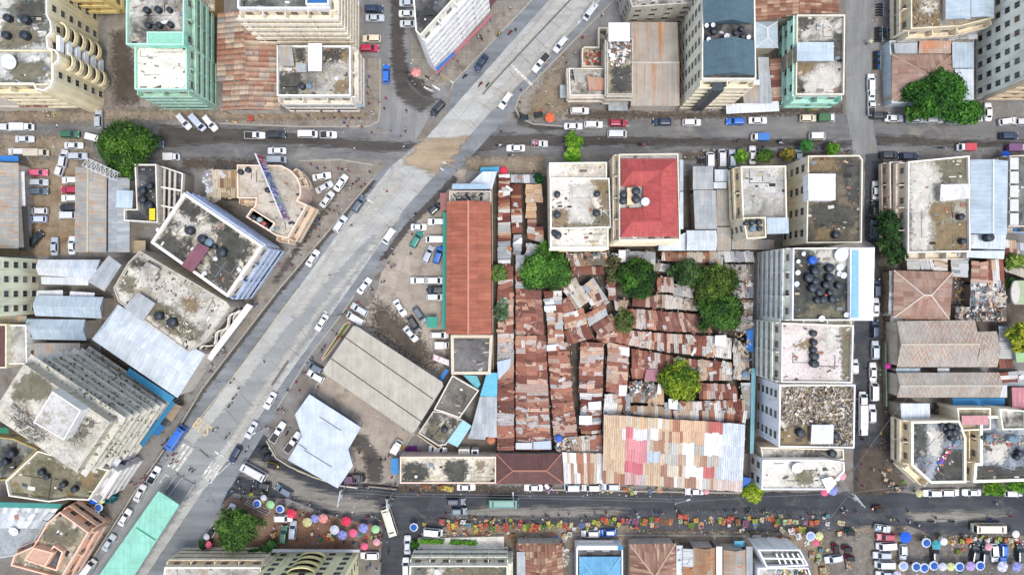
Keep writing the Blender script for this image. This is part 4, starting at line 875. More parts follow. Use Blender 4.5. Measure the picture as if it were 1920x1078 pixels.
for k,(cx,w_) in enumerate((('#dcdbe6',1.8),('#31353f',1.8),('#b98a92',1.2))):
    a=P(268-0,848,2+0); mb=MB(); z=9.5-k*2.6; q0=P(222+k*10,858+k*3,z);q1=P(176+k*12,925+k*4,z); mb.bar(q0,q1,w_,.3); mb.build('sign_band',plain(cx),pod)
lean('blue hoarding roof along the avenue side of the unfinished tower',[(243,690),(328,745),(318,756),(236,700)],6,5.6,plain('#3f8fb8'),posts=True); lean('teal blue awning strip below the unfinished tower',[(322,750),(329,756),(268,838),(262,832)],4,3.5,plain('#2f7fa8'),posts=True)
lean('dark blue awning beside the blue bus',[(288,788),(310,800),(296,818),(278,804)],3.6,3.4,plain('#1f6ea8'),posts=True); lean('brown low roof beside the teal blue awning strip',[(318,752),(342,762),(322,790),(305,778)],2.8,2.5,G_TAN,posts=True)
bld('olive block with tanks left of the mossy podium',[(-60,812),(25,822),(70,842),(12,900),(-60,905)],9,'#a38f5f',C_GRN,n=3,st='w')
lean('green tarpaulin patch at the left edge behind the tower',[(-10,800),(14,802),(18,812),(-10,812)],9.6,9.5,plain('#1f7a55'),posts=True)
patched([(-30,946),(116,944),(84,988),(-30,988)],6,['#d8dcdc','#c3c9cb','#e4e6e6','#aeb6b8'],long='v',label='pale grey and white sheet roof in the lower left corner',mat=CSHEET)
lean('teal gutter roof edging the pale sheet roof in the lower left',[(-30,940),(118,944),(112,953),(-30,950)],6.6,6.3,plain('#3f8f86'))
bld('grey slab roof with white dish in the lower left corner',[(-60,988),(82,988),(58,1024),(26,1042),(-60,1055)],6,'#a8aaa8',conc('grey_slab_roof','#aab0b0','#8c9292',.45,16),n=2,st='',par=.2)
b27=bld('peach low block with stepped roof in the lower left corner',[(112,959),(166,998),(114,1085),(20,1060),(26,1040),(62,1024),(88,980)],9,'#d3a78e',C_BR,n=3,st='b',bm='#cfae98',parm='#d9b19a',sides={'W':None},dp=.9)
bld(None,[(62,1026),(100,1036),(84,1062),(45,1050)],10.4,'#d8ac92',plain('#cfa58d'),st='',parent=b27,z0=8,par=.2); bld(None,[(100,1022),(118,1034),(106,1070),(74,1060)],9.6,'#d8ac92',C_DK,st='',parent=b27,z0=8,par=.8,parm='#e0b69e')
# ---------------------------------------------------------------- centre: petrol forecourt and halls
g29=gab('long red brown gabled hall in the middle beside the car forecourt',[(838,378),(920,378),(922,626),(836,626)],7.5,2.0,S_REDB,name='warehouse',cat='warehouse',cap='#c98a72',wall='#b8ada0')
lean('long green awning along the red brown hall',[(831,398),(838,398),(837,617),(829,617)],4,4.4,plain('#2f9a84'),name='awning',cat='awning',posts=True)
bld('flat cluttered roof end of the red brown hall',[(842,358),(921,358),(921,379),(842,379)],6.3,'#b8ada0',C_MX,n=2,st='',par=.7); debris('dark scrap heaped on the flat roof north of the red brown hall',rc(852,362,905,377),5.9,['#4c4a48','#8f8a82','#b8b0a5','#2f3134'],110,(.3,1.2),hh=.7)
lean('pale blue sign roof at the north end of the red brown hall',[(848,345),(910,345),(914,355),(848,355)],7.5,6.6,plain('#a9c6d8'),posts=True)
lean('whitish wedge roof north of the red brown hall',[(905,322),(932,322),(922,356),(880,345)],5.5,5,S_WHB); lean('turquoise tarpaulin by the crossroads corner',[(902,314),(936,313),(935,322),(898,326)],3.2,2.8,plain('#38a0c8'),posts=True); lean('dull red lean-to left of the red brown hall',[(825,362),(842,362),(841,395),(826,395)],4,4.4,plain('#9c6a60'),posts=True)
bld('dark flat roof block south of the red brown hall',[(845,628),(924,628),(920,702),(846,702)],6,'#b3a895',conc('grey_black_felt','#83807c','#5c5b5a',.5,20),n=2,st='',parm='#b8ae9a',par=.5,pw=.7)
flat('small teal green hut in the car forecourt',[(800,594),(820,594),(820,614),(800,614)],3,plain('#2f9a84'),wall='#2f8a78',name='kiosk',cat='kiosk')
lean('white and red striped canopy near the beige canopy',[(813,664),(842,675),(842,686),(811,674)],3.2,3,corr('red_white_canopy',['#e8e4e2','#e6e2e0'],9,9,.1,rust='#d0403c',ramt=.3),posts=True); lean('bright blue tarpaulin strip near the beige canopy',[(836,692),(842,694),(826,717),(820,713)],3.4,2.8,TARPB,posts=True)
g30=flat('large beige petrol station canopy',[(662,611),(671,613),(829,716),(831,724),(777,810),(770,811),(608,700),(606,692)],6,S_BEIGE,th=.5,name='canopy',cat='canopy',posts=4,edge='#d8d4c8')
for (a,b) in (((648,633),(812,748)),((621,672),(790,790))):
    mb=MB(); mb.bar(P(*a,6.03),P(*b,6.03),.22,.06); mb.build('roof_seam',plain('#3f3a33'),g30)
flat('white panelled angular canopy with blue edge',[(580,739),(677,801),(653,842),(662,873),(633,915),(540,862),(566,817),(553,777)],5.5,S_WFI,th=.4,edge='#3f62b8',posts=4)
for (a,b) in (((599,781),(640,807)),((570,843),(622,875)),((560,832),(575,842))):
    mb=MB(); mb.bar(P(*a,5.53),P(*b,5.53),.22,.06); mb.build('roof_gutter',plain('#6f7478'),bpy.data.objects['canopy'] if 0 else [o for o in COL.objects if o.get('label')=='white panelled angular canopy with blue edge'][0])
bld('ruined L shaped concrete slab between beige canopy and turquoise roofs',[(848,703),(898,732),(862,784),(829,772),(813,768)],5.5,'#a39a8a',conc('streaky_slab','#8a8478','#5f5b54',.5,21),n=2,st='',par=.6,parm='#c5beb0')
bld('lower yard roof with rubbish beside the beige canopy',[(829,772),(862,785),(868,787),(836,834),(822,836),(784,812),(812,770)],4,'#a39a8a',C_MX,n=1,st='',par=.6,parm='#b8b0a2')
lean('teal sheet roof right of the ruined slab',[(868,703),(894,704),(901,720),(895,730)],4.5,4.2,plain('#5fb0b8')); lean('bright turquoise sheet roof right of the ruined slab',[(913,698),(933,699),(932,744),(900,742)],4.6,4.3,TARPT)
lean('pale worn tall strip roof under the turquoise sheet roof',[(900,743),(932,744),(932,820),(880,817)],4.4,4.0,S_GR); lean('pale blue tilted roof sheet beside the lower yard roof',[(868,787),(884,798),(858,838),(838,828)],4.6,4.2,plain('#9fcdd4')); lean('pale grey panel roof near the two round tanks',[(884,798),(912,800),(910,824),(877,822)],3.4,3.2,S_GR,posts=True)
bld('long low flat roof in black and white patches by the south street',[(750,856),(930,856),(930,906),(750,906)],5.5,'#c3b19f',conc('patchy_long_roof','#e0d8c4','#a09783',.4,41,c3='#c3b8a0'),n=1,st='',parm='#d3bca8',par=.6)
gab('dark brown tiled hip roof by the south street',[(930,850),(930,907),(1058,907),(1053,850)],5,1.8,S_BROWN,hip=4,name='house',cat='house',cap='#a5705e')
bld('white bucket shelter wall frame by the long flat roof',[(860,842),(880,842),(880,856),(860,856)],3,'#d9d4c8',C_WH,n=1,st='',par=.4); bld('small white open box hut by the long flat roof',[(884,843),(897,843),(897,856),(884,856)],3.2,'#e5e2da',C_DK,n=1,st='',par=.8)
lean('bright blue small roof at the left end of the long flat roof',[(733,859),(747,859),(748,888),(734,888)],3.2,3.0,plain('#2f86c4'),posts=True)
# market hall with patched roof
def inr(x,y,r): return r[0]<=x<=r[2] and r[1]<=y<=r[3]
import random as _r
def RH(k): return _r.Random(k)
def hall(px,py):
    for r,c in ((( 1172,797,1187,818),'#d0757a'),((1162,799,1171,815),'#dcdcda'),((1188,797,1211,818),'#dedfde'),((1222,797,1231,817),'#f1f1ef'),((1232,780,1240,802),'#eeeeec'),((1282,828,1301,856),'#f0f2f3'),((1287,856,1295,870),'#eef0f1'),((1282,868,1319,885),'#eef1f3'),((1318,865,1338,886),'#bf6b66'),((1331,788,1357,799),'#c06a62'),((1322,799,1330,842),'#f3f3f1'),((1330,800,1354,848),'#ededeb'),((1207-38,815,1209,858),'#d88f92'),((1169,858,1207,877),'#cc6e78'),((1209,830,1240,852),'#b9c4cb'),((1262,880,1270,897),'#eef0f1'),((1312,885,1320,905),'#eeeeec'),((1283,820,1320,836),'#b3b8b6')):
        if inr(px,py,r): return c
    random=RH(int(px/8)*131+int(py/26)*7)
    if px>1355 or (px>1346 and py>840): return random.choice(['#c9d2d8','#c3cdd4','#ced6da']) if py<898 else random.choice(['#c9b3a8','#bda396','#d0c0b6'])
    if px<1171 and py<872: return random.choice(['#ceb393','#cab090'])
    if 1258<px<1322 and py<828: return random.choice(['#d3b191','#d0ac8a','#d3b191','#d6b595','#a9765c']) 
    if 1171<px<1258 and py<800: return random.choice(['#cfae86','#d3b08a','#c9bba2'])
    if py>876 and px<1170: return random.choice(['#9d6b52','#c9b598','#b3876a'])
    if py>876 and px<1205: return random.choice(['#c9a8a4','#bd938a','#c6aaa0','#c19a9a'])
    if 1236<px<1315 and py>868: return random.choice(['#9b7460','#c9bca6','#a5806a','#d0c4ae'])
    if 1205<px<1250 and py>850: return random.choice(['#c9ad8c','#d0b597','#b9bab0'])
    return random.choice(['#b59078','#c6b59d','#bcb8ac','#a98066','#c9b295','#bfbbb0'])
patched([(1133,777),(1397,795),(1390,921),(1130,904)],6.5,'mixed',rise=.3,cell=(2.5,.85),long='v',label='big market hall with patched tan, red and white sheet roof',fn=hall,name='market_hall',cat='market hall',rag=.1,tilt=.02,q0=0,wall='#9b9184')
patched([(1055,848),(1132,850),(1131,905),(1058,905)],5,['#c9c6bc','#e6e6e2','#b18a6e','#c8b9a0','#a9755a','#d3cfc4','#b9c0c0'],long='v',cell=(2.6,.8),label='grey, white and rust striped roof between hip roof and market hall',name='market_hall',cat='market hall',q0=0)
# the dense market: long rows of stalls under loose sheets
MK=[((933,328),(957,328),(960,500),(932,500),'mixed','u'),((932,502),(962,500),(965,842),(932,845),'rust','u'),((959,326),(1006,327),(1006,346),(959,345),'grey','v'),((958,347),(978,347),(980,437),(958,437),'mixed','u'),
((984,347),(1016,347),(1020,378),(984,380),'tan','u'),((985,380),(1007,381),(1007,409),(984,408),'tan','u'),((988,411),(1007,411),(1006,424),(988,424),'brown','u'),((987,426),(1019,427),(1020,455),(987,447),'mixed','u'),((961,440),(978,440),(979,478),(962,478),'grey','u'),
((986,457),(1018,460),(1018,500),(985,500),'grey','u'),((966,480),(985,480),(988,540),(966,540),'mixed','u'),((966,541),(992,541),(1020,627),(966,627),'rust','u'),((992,543),(1015,546),(1023,626),(1000,626),'brown','u'),((966,629),(1024,629),(1029,735),(966,735),'rust','u'),((966,735),(1029,735),(1034,842),(967,842),'rust','u'),
((1019,547),(1053,545),(1058,641),(1027,641),'mixed','u'),((1025,643),(1066,641),(1073,720),(1030,720),'rust','u'),((1031,720),(1073,720),(1084,816),(1037,817),'rust','u'),((1088,641),(1133,642),(1130,735),(1084,735),'rust','u'),((1086,736),(1130,736),(1128,811),(1088,812),'mixed','u'),
((1038,820),(1080,818),(1082,848),(1041,850),'junk','u'),((1072,818),(1105,815),(1106,848),(1076,848),'pale','v'),((1104,816),(1129,814),(1130,848),(1106,848),'rust','u'),
((1138,642),(1181,650),(1178,735),(1135,735),'rust','u'),((1134,737),(1180,737),(1181,778),(1132,776),'mixed','v'),
((1051,537),(1076,518),(1108,563),(1080,582),'pale','v'),((1088,538),(1113,521),(1142,568),(1116,586),'mixed','v'),((1044,565),(1066,556),(1084,588),(1052,600),'rust','u'),((1053,590),(1094,577),(1102,607),(1058,618),'mixed','u'),((1096,590),(1134,570),(1140,590),(1104,612),'mixed','u'),((1058,620),(1100,606),(1114,634),(1066,646),'rust','v'),((1110,610),(1146,588),(1158,612),(1124,634),'brown','v'),((1120,622),(1160,614),(1152,648),(1116,636),'rust','u'),
((1063,474),(1162,475),(1162,498),(1072,500),'junk','v'),((1070,498),(1132,498),(1132,516),(1074,517),'brown','v'),((1160,470),(1228,472),(1228,494),(1160,492),'grey','v'),((1240,471),(1330,472),(1330,494),(1240,490),'strip','v'),((1330,470),(1356,470),(1352,510),(1330,500),'mixed','v'),((1356,470),(1410,470),(1412,492),(1358,492),'grey','v'),
((1225,492),(1256,494),(1255,513),(1224,510),'grey','v'),((1232,518),(1262,518),(1262,550),(1232,548),'rust','v'),((1262,532),(1300,535),(1308,562),(1262,556),'mixed','v'),((1137,523),(1152,523),(1156,562),(1140,562),'rust','u'),((1152,562),(1178,562),(1172,585),(1153,583),'pale','v'),
((1187,555),(1240,550),(1240,578),(1184,575),'brown','v'),((1240,550),(1306,562),(1306,583),(1240,579),'pale','v'),((1172,578),(1240,580),(1250,622),(1165,616),'rust','v'),((1242,582),(1320,588),(1335,624),(1250,622),'brown','v'),((1158,618),(1262,624),(1262,662),(1154,642),'rust','v'),((1263,624),(1372,632),(1370,674),(1263,662),'mixed','v'),
((1184,651),(1262,666),(1258,716),(1183,710),'rust','v'),((1263,668),(1372,677),(1372,714),(1260,714),'mixed','v'),((1180,713),(1226,713),(1228,755),(1180,755),'junk','v'),((1216,718),(1244,722),(1244,760),(1216,760),'tan','v'),((1312,716),(1378,722),(1382,748),(1310,748),'rust','v'),((1246,752),(1395,748),(1397,792),(1246,782),'mixed','v'),((1182,758),(1246,760),(1246,782),(1180,777),'strip','v'),
((1354,496),(1412,496),(1410,528),(1366,528),'junk','v'),((1368,529),(1412,529),(1411,560),(1376,560),'grey','v'),((1384,562),(1411,562),(1408,628),(1380,620),'junk','u'),((1374,634),(1402,645),(1404,714),(1374,712),'pale','v'),((1386,718),(1408,718),(1410,785),(1398,775),'grey','u'),((1296,490),(1352,494),(1366,540),(1310,545),'rust','v')]
PN={'mixed':'rust, tan and grey patched','rust':'reddish rust patched','grey':'grey sheet','tan':'tan sheet','brown':'dark brown rusty','pale':'pale worn','junk':'scrap covered','strip':'brown and cream striped'}
for m in MK:
    q=m[:4]; lu=math.dist(q[0],q[1]); lv=math.dist(q[0],q[3]); sh='long' if max(lu,lv)>2.2*min(lu,lv) else 'short'
    ang=abs(math.degrees(math.atan2(q[1][1]-q[0][1],q[1][0]-q[0][0])))
    if 25<ang<75: sh='tilted'
    cx_,cy_=cen(q); q=tuple((x+(1.3 if x<cx_ else -1.3)*(m[5]=='u'),y+(1.2 if y<cy_ else -1.2)*(m[5]=='v')) for x,y in q); q=tuple((x+random.uniform(-1,1),y+random.uniform(-1,1)) for x,y in q); h=3+random.uniform(-.3,.7); dbl=min(lu,lv)>38 and sh!='tilted'
    patched(q,h,m[4],rise=random.uniform(.3,.8)*(1.6 if dbl else 1),cell=(random.choice((1.9,2.3,2.7)),random.choice((.75,.85,1.0))),long=m[5],desc=f"{sh} {PN[m[4]]} market roof",double=dbl,group='market stall rows under patched sheets')
MK2=[((1782,480),(1814,482),(1812,520),(1785,518),'grey'),((1822,490),(1850,492),(1850,530),(1820,530),'brown'),((1820,531),(1850,531),(1855,575),(1818,575),'grey'),((1851,487),(1880,487),(1882,545),(1852,545),'mixed'),((1853,546),(1883,546),(1884,575),(1854,575),'pale'),((1792,575),(1826,575),(1826,601),(1790,601),'junk'),((1828,578),(1885,576),(1885,602),(1830,602),'junk'),
((1700,483),(1722,482),(1722,505),(1700,505),'grey'),((1724,482),(1748,482),(1748,506),(1724,506),'grey'),((1750,481),(1775,481),(1775,507),(1750,507),'pale'),((1667,508),(1676,508),(1675,588),(1666,588),'grey'),((1670,591),(1693,591),(1693,603),(1670,603),'grey'),((1695,592),(1772,592),(1772,600),(1695,600),'tan'),((1872,612),(1893,612),(1895,640),(1873,640),'grey'),((1874,641),(1897,641),(1897,672),(1873,672),'grey'),((1873,673),(1898,673),(1897,690),(1872,690),'rust'),
((1874,699),(1925,694),(1925,722),(1873,724),'mixed'),((1882,502),(1930,503),(1930,524),(1884,510),'pale'),((1884,450),(1905,450),(1905,500),(1884,500),'mixed'),((1906,455),(1930,455),(1930,500),(1906,500),'grey'),((1895,728),(1903,728),(1903,766),(1890,766),'tan')]
for m in MK2: patched(m[:4],3.2+random.uniform(-.3,.5),m[4],rise=.4,cell=(2.2,.85),long=random.choice('uv'),desc=f"{PN[m[4]]} shanty roof",name='shanty',cat='shanty')
for q,d in ((rc(1062,474,1160,497),'loose scrap strewn over shed roofs'),(rc(1356,496,1410,560),'loose scrap strewn over shed roofs'),([(1384,562),(1410,562),(1408,710),(1376,640)],'loose scrap strewn over shed roofs'),(rc(1180,714,1226,735),'loose scrap strewn over shed roofs'),(rc(1042,822,1070,846),'loose scrap strewn over shed roofs'),(rc(1792,576,1885,601),'white and grey scrap over shanty roofs'),(rc(1820,531,1884,574),'white and grey scrap over shanty roofs')):
    debris(None,q,3.9,['#d8d5ce','#8e8c88','#4f4c4a','#a9755a','#c9b59a','#6f7f88','#3c3a3a'],90,(.25,1.1),hh=.5,auto_d=d)
for q,c,d in (([(1341,629),(1362,628),(1361,650),(1340,648)],'#ecece8','square white roof sheet'),([(1223,666),(1252,662)][:0] or [(1212,692),(1235,693),(1232,716),(1208,712)],'#a5707c','purple red roof sheet'),([(1253,748),(1271,745),(1270,768),(1254,766)],'#f0f0ee','white roof sheet'),([(1160,469),(1173,469),(1173,492),(1160,492)],'#f2f2f0','bright white roof sheet'),([(1020,574),(1042,573),(1043,582),(1021,584)],'#dfe6ee','pale blue roof sheet'),([(1025,647),(1047,645),(1048,656),(1025,658)],'#dfe5ec','pale blue roof sheet'),([(1086,779),(1110,779),(1110,796),(1086,796)],'#e3e6f0','white lilac roof sheet'),([(1103,754),(1127,752),(1126,768),(1104,768)],'#efefef','white folded roof sheet'),([(976,446),(979,446),(979,457),(961,457)],'#eef0f2','white roof sheet'),([(967,830),(998,830),(998,842),(967,842)],'#c9ccd0','pale roof sheet at the row end'),([(1000,828),(1033,826),(1034,842),(1000,842)],'#b5c2cf','blue grey roof sheet at the row end'),([(1076,585),(1090,577),(1094,590),(1078,594)],'#eef0f2','white roof sheet'),([(1160,650),(1180,652),(1180,668),(1160,664)],'#eeefee','white roof sheet'),([(1160,722),(1176,722),(1174,742),(1160,742)],'#efefef','white roof sheet'),([(1234,719),(1241,719),(1240,739),(1232,738)],'#f3f3f1','narrow white roof sheet'),([(932,678),(958,672),(956,690),(934,712)],'#b5c3d2','blue tinted roof sheet')):
    w=[P(x,y,4.15) for x,y in q]; mb=MB(); mb.prism(ccw([(v.x,v.y) for v in w]),4.1,4.16,bot=True,col=lin(c)); auto(mb.build('loose_sheet',CSHEET),d,'roof sheet',*cen(q))
lean('blue tarpaulin hanging between market and white block',[(1401,620),(1412,616),(1412,662),(1399,655)],4.6,3.6,TARPB,posts=True); lean('blue tarpaulin stall at the market hall corner',[(1388,893),(1408,896),(1405,916),(1386,912)],3.6,3.2,plain('#2a68b8'),posts=True)
lean('long teal roofed wall passage beside the market',[(1409,690),(1417,690),(1413,850),(1406,850)],4,3.8,plain('#74aeb8'))
lean('pale concrete slab between market and teal passage',[(1388,740),(1408,740),(1406,785),(1400,785)],2.8,2.6,C_LG)
# ---------------------------------------------------------------- centre right blocks
b38=bld('cream block with raised stained deck and four roof tanks',[(1030,305),(1138,304),(1138,335),(1143,335),(1145,428),(1141,430),(1141,464),(1032,465)],12,'#ddd0b6',C_WB,n=4,st='',parm='#e9dfca',par=.6,sides={'S':'l'})
bld(None,[(1031,333),(1103,332),(1103,340),(1107,340),(1107,333),(1144,333),(1146,427),(1032,430)][:0] or [(1031,333),(1143,334),(1146,427),(1032,430)],12.9,'#ddd0b6',C_WB,parent=b38,z0=11,st='',par=.7,parm='#efe6d3')
b39=bld('block with bright red hipped roof around a tank court',[(1160,289),(1272,288),(1276,450),(1161,451)],17,'#cbbfa8',C_LG,n=6,st='l',parm='#c9c0ae',sides={'S':'l','W':'b'},par=.6,dp=1)
O=[P(x,y,17.2) for x,y in ((1165,298),(1269,298),(1271,444),(1163,445))]; K=[P(x,y,19.2) for x,y in ((1184,322),(1240,321),(1240,414),(1184,416))]; I=[P(x,y,17.4) for x,y in ((1165,350),(1206,350),(1206,390),(1164,391))]
mb=MB()
for f in ((O[0],O[1],K[1],K[0]),(O[1],O[2],K[2],K[1]),(O[2],O[3],K[3],K[2]),(O[0],K[0],I[0]),(K[0],K[1],I[1],I[0]),(K[1],K[2],I[2],I[1]),(K[2],K[3],I[3],I[2]),(O[3],I[3],K[3])): mb.face(list(f)[::-1])
mb.build('red_roof',RED,b39)
mb=MB(); u=Vector((0,0,.05))
for a,b in ((O[1],K[1]),(O[2],K[2]),(O[0],K[0]),(O[3],K[3]),(K[0],K[1]),(K[1],K[2]),(K[2],K[3])): mb.bar(a+u,b+u,.25,.1)
mb.build('ridge_cap',plain('#b4484a'),b39)
mb=MB(); w=PW(rc(1176,352,1188,384),18.3); mb.prism(w,17,18.3); mb.build('tank_plinth',wallm('#cdb696'),b39)
lean('light blue lean-to strip right of the red hipped block',[(1274,300),(1281,300),(1281,358),(1274,358)],4,3.8,S_BG); lean('pale lean-to strip lower right of the red hipped block',[(1275,360),(1281,360),(1281,430),(1275,430)],4.6,4.2,S_WHB)
lean('grey corrugated roof at the street between red and cream blocks',[(1299,312),(1337,312),(1337,356),(1299,356)],5,4.6,S_GR); lean('large plain grey roof between red and cream blocks',[(1300,357),(1343,357),(1345,430),(1303,430)],4.6,4.3,S_GR)
lean('white sheet hut left of the cream ribbed block',[(1338,342),(1362,342),(1362,354),(1338,354)],5,5,S_WH); lean('solar panelled grey roof left of the cream ribbed block',[(1340,318),(1365,318),(1365,341),(1340,341)],4.6,4.4,S_WHB); lean('tan and grey roof beside the cream ribbed block',[(1344,356),(1370,356),(1371,424),(1345,424)],4.5,4.2,S_GRR)
gab('pale blue roof under the large plain grey roof',[(1287,432),(1287,470),(1343,470),(1343,432)],5,.7,S_WHB); lean('light blue white roof below the red hipped block',[(1236,456),(1286,436),(1286,470),(1234,470)],4.5,4.2,S_WHB); lean('stained grey white roof below the cream ribbed block',[(1372,448),(1452,450),(1450,468),(1372,468)],4.6,4.3,S_GRR); lean('narrow grey green roof beside the pale blue roof',[(1344,426),(1371,426),(1371,470),(1344,470)],4.5,4.2,S_GRR)
b41=bld('cream ribbed block with plain grey roof deck',[(1389,312),(1474,311),(1476,410),(1393,410)],11.5,'#d3c6a6',C_LG,n=4,st='b',bm='#d6cbb0',parm='#e0d8c6',dp=1,bay=2.6,sides={'S':None})
bld(None,[(1393,408),(1436,407),(1437,446),(1400,448)],13.5,'#ddd2b8',C_BR,n=4,st='w',parent=b41,parm='#d8ccb2',par=.6)
lean('grey blue sheet roof beside the five tanks on the cream ribbed block',[(1437,409),(1478,408),(1479,438),(1438,439)],13,12.6,S_BG)
b42=bld('tall cream block with dark stained roof and white hut by the east street',[(1515,292),(1612,291),(1618,300),(1616,455),(1512,456)],13.5,'#d6ccb5',conc('olive_dark_roof','#857c68','#4c4843',.5,22,c3='#6a6152'),n=4,st='w',parm='#c9c2ae',sides={'N':None,'S':'w'},bay=4.2)
bld(None,[(1516,326),(1567,326),(1567,375),(1517,375)],15.6,'#eef0f0',plain('#f1f3f3'),parent=b42,z0=12.6,st='',par=.15)
b43=bld('large block with white and mossy patched roof right of the east street',[(1703,303),(1818,292),(1820,472),(1702,474)],8.5,'#c9bfae',conc('white_and_moss_roof','#ddd8cc','#77725c',.5,23,c3='#a39675',sc=.08),n=3,st='b',parm='#dcd6cb',sides={'N':'l'},dp=1.6)
bld('pillared terrace wing left of the white and mossy roof',[(1668,304),(1692,302),(1692,470),(1670,470)],5,'#b3a699',C_BR,n=2,st='b',parm='#cdbcae',dp=1)
lean('white stained stair hut roof on the mossy roof block',[(1764,346),(1819,345),(1819,372),(1762,378)],10,9.7,conc('white_hut_roof','#e3e2de','#a9a79f',.35,24))
gab('long pale blue grey gabled hall right of the mossy roof',[(1819,300),(1890,302),(1888,440),(1820,438)],8.5,1.4,S_BG,name='warehouse',cat='warehouse',cap='#d5dde2'); lean('white stained sheet roof below the pale blue gabled hall',[(1820,440),(1886,438),(1884,468),(1820,466)],7,6.6,S_WHB); lean('ragged white sheet strip below the mossy roof block',[(1797,470),(1884,470),(1882,486),(1796,482)],5.5,5.2,S_WHB)
b44f=bld('dark walled roof with white glazed frame strips at the right edge',[(1893,292),(1975,288),(1975,425),(1891,425)],7,'#b5ada0',C_GRN,n=2,st='b',par=.5)
for k in range(5):
    w=PW(rc(1894,296+k*26,1910,318+k*26),7.6); mb=MB(); mb.prism(w,7,7.6); mb.build('skylight',plain('#d8d8d4'),b44f)
lean('blue tarpaulin by the glazed roof at the right edge',[(1900,428),(1925,428),(1925,438),(1901,438)],3.5,3.2,TARPB,posts=True)
b44=bld('block with many black tanks and white and blue striped roof edge',[(1487,465),(1640,464),(1637,601),(1485,601)],19,'#e6e0d2',conc('green_black_tank_roof','#6f7468','#3c4240',.52,25,c3='#8f8d80'),n=6,st='b',parm='#e6e3da',bm='#f0e8d8',sides={'S':None},dp=1.1,shop=0)
bld(None,[(1595,466),(1637,466),(1635,599),(1595,599)],19.7,'#e8ebec',plain('#e9edf0'),parent=b44,z0=18,st='',par=.1); mb=MB(); w=PW([(1598,469),(1610,469),(1610,596),(1597,596)],19.8); mb.prism(w,19.6,19.8); mb.build('blue_stripe',plain('#86bcd8'),b44)
bld('cream windowed wing along the foot of the many tank block',[(1419,470),(1437,470),(1437,597),(1418,594)],8,'#e3d8b0',C_LG,n=2,st='w',base=True,bay=3.5) if 0 else None
b45=bld('pale screed roof block with five tanks in a column',[(1466,605),(1601,610),(1598,718),(1465,717)],16.5,'#d6d2c6',C_PK,n=5,st='b',bm='#e3dfd2',parm='#d3cec2',sides={'S':None},dp=1.0,shop=0)
b46=bld('white block with heaps of rubble covering its roof',[(1462,721),(1604,721),(1602,840),(1460,838)],14,'#eeece6',C_BR,n=5,st='w',parm='#f0eee8',par=.8,bay=3.6)
debris('broken concrete and timber heaped across the white block roof',[(1466,726),(1600,726),(1598,834),(1545,836),(1540,800),(1466,790)],13.4,['#b5a58d','#d3cabb','#8f8272','#c9bda9','#77695c','#9fa5ac','#e3dccf','#6b5a45','#a08a68','#4a463f'],1500,(.12,.9),hh=1.0,rod=.55)
lean('white patched hut roof on the rubble covered block',[(1522,796),(1563,796),(1562,832),(1520,832)],15,14.6,S_WH)
b47=bld('low white terrace block at the south street corner',[(1430,862),(1556,862),(1583,866),(1584,884),(1550,918),(1428,918)],8,'#e3dfd6',conc('white_terrace','#e3dfd3','#b3ac9b',.4,26),n=2,st='w',parm='#eeece6',sides={'N':None},par=.7)
bld('small courtyard wing behind the low white terrace block',[(1426,838),(1582,842),(1583,862),(1430,860)],6,'#b5a894',C_MX,n=2,st='',par=.7,parm='#cfc4b0')
lean('white tilted shade sheet on the corner of the low white terrace',[(1540,898),(1558,893),(1569,905),(1552,924)][:4],8.8,8.2,WHITE,posts=True)
# ---------------------------------------------------------------- east lower
gab('brown hip roof with pale ridges right of the dirt street',[(1675,506),(1787,509),(1781,601),(1674,596)][:0] or [(1675,596),(1676,507),(1787,510),(1781,601)],4.6,2.0,S_HIPR,hip=6,name='house',cat='house',cap='#cfc2b4')
gab('upper chevron rusted hall right of the east street',[(1682,688),(1682,602),(1828,600),(1830,688)],5.5,1.6,S_CHEV,name='warehouse',cat='warehouse',cap='#c3b9a4'); gab('low end bay of the upper chevron rusted hall',[(1830,688),(1831,622),(1869,621),(1870,688)],5.2,1.3,S_CHEV)
gab('lower chevron rusted hall right of the east street',[(1682,745),(1682,699),(1873,698),(1875,745)],5.3,1.2,S_CHEV,name='warehouse',cat='warehouse',cap='#bfb9a9')
lean('small blue grey sheet between the chevron halls',[(1680,690),(1725,690),(1725,699),(1680,699)],4,3.8,S_BG); lean('white sheet between the chevron halls',[(1758,690),(1780,690),(1780,699),(1758,699)],4,3.8,S_WH)
flat('blue painted roof below the lower chevron hall',[(1786,746),(1884,746),(1884,758),(1845,761),(1800,763),(1797,768),(1786,768)],4,plain('#2f86bc'),th=.15,wall='#8f8a80',name='shed',cat='shed')
lean('white grey sheet hut above the purple curtained block',[(1688,756),(1743,756),(1744,786),(1690,786)],6,5.6,S_WHB); lean('pink rusty roof at the right edge',[(1897,726),(1960,726),(1960,768),(1898,766)],4.6,4.2,corr('pink_sheets',['#cf9199','#c9858f'],.9,4,.25)); lean('white sheet beside the lower chevron hall end',[(1875,722),(1888,722),(1888,745),(1875,745)],4,3.9,S_WH)
flat('light green flat roof at the right edge, upper',[(1903,526),(1960,526),(1960,571),(1903,571)],5,plain('#a5b58f'),wall='#b5ada0',name='shed',cat='shed'); flat('light green flat roof at the right edge, lower',[(1903,652),(1960,652),(1960,679),(1906,679)],5,plain('#9cc08c'),wall='#b5ada0',name='shed',cat='shed')
mb=MB(); c=P(1904,548,5.3); M=Matrix.Translation(c)@Matrix.Diagonal((1,2.8,1,1)); mb.lathe([(1.05,0),(1.0,.35),(.01,.45)],20); 
for i,v in enumerate(mb.v): mb.v[i]=(v[0]+c.x,v[1]*2.7+c.y,v[2]+c.z-.3)
tag(mb.build('storage_tank',plain('#d0c9bd')),'long oval cream tank at the right edge','storage tank')
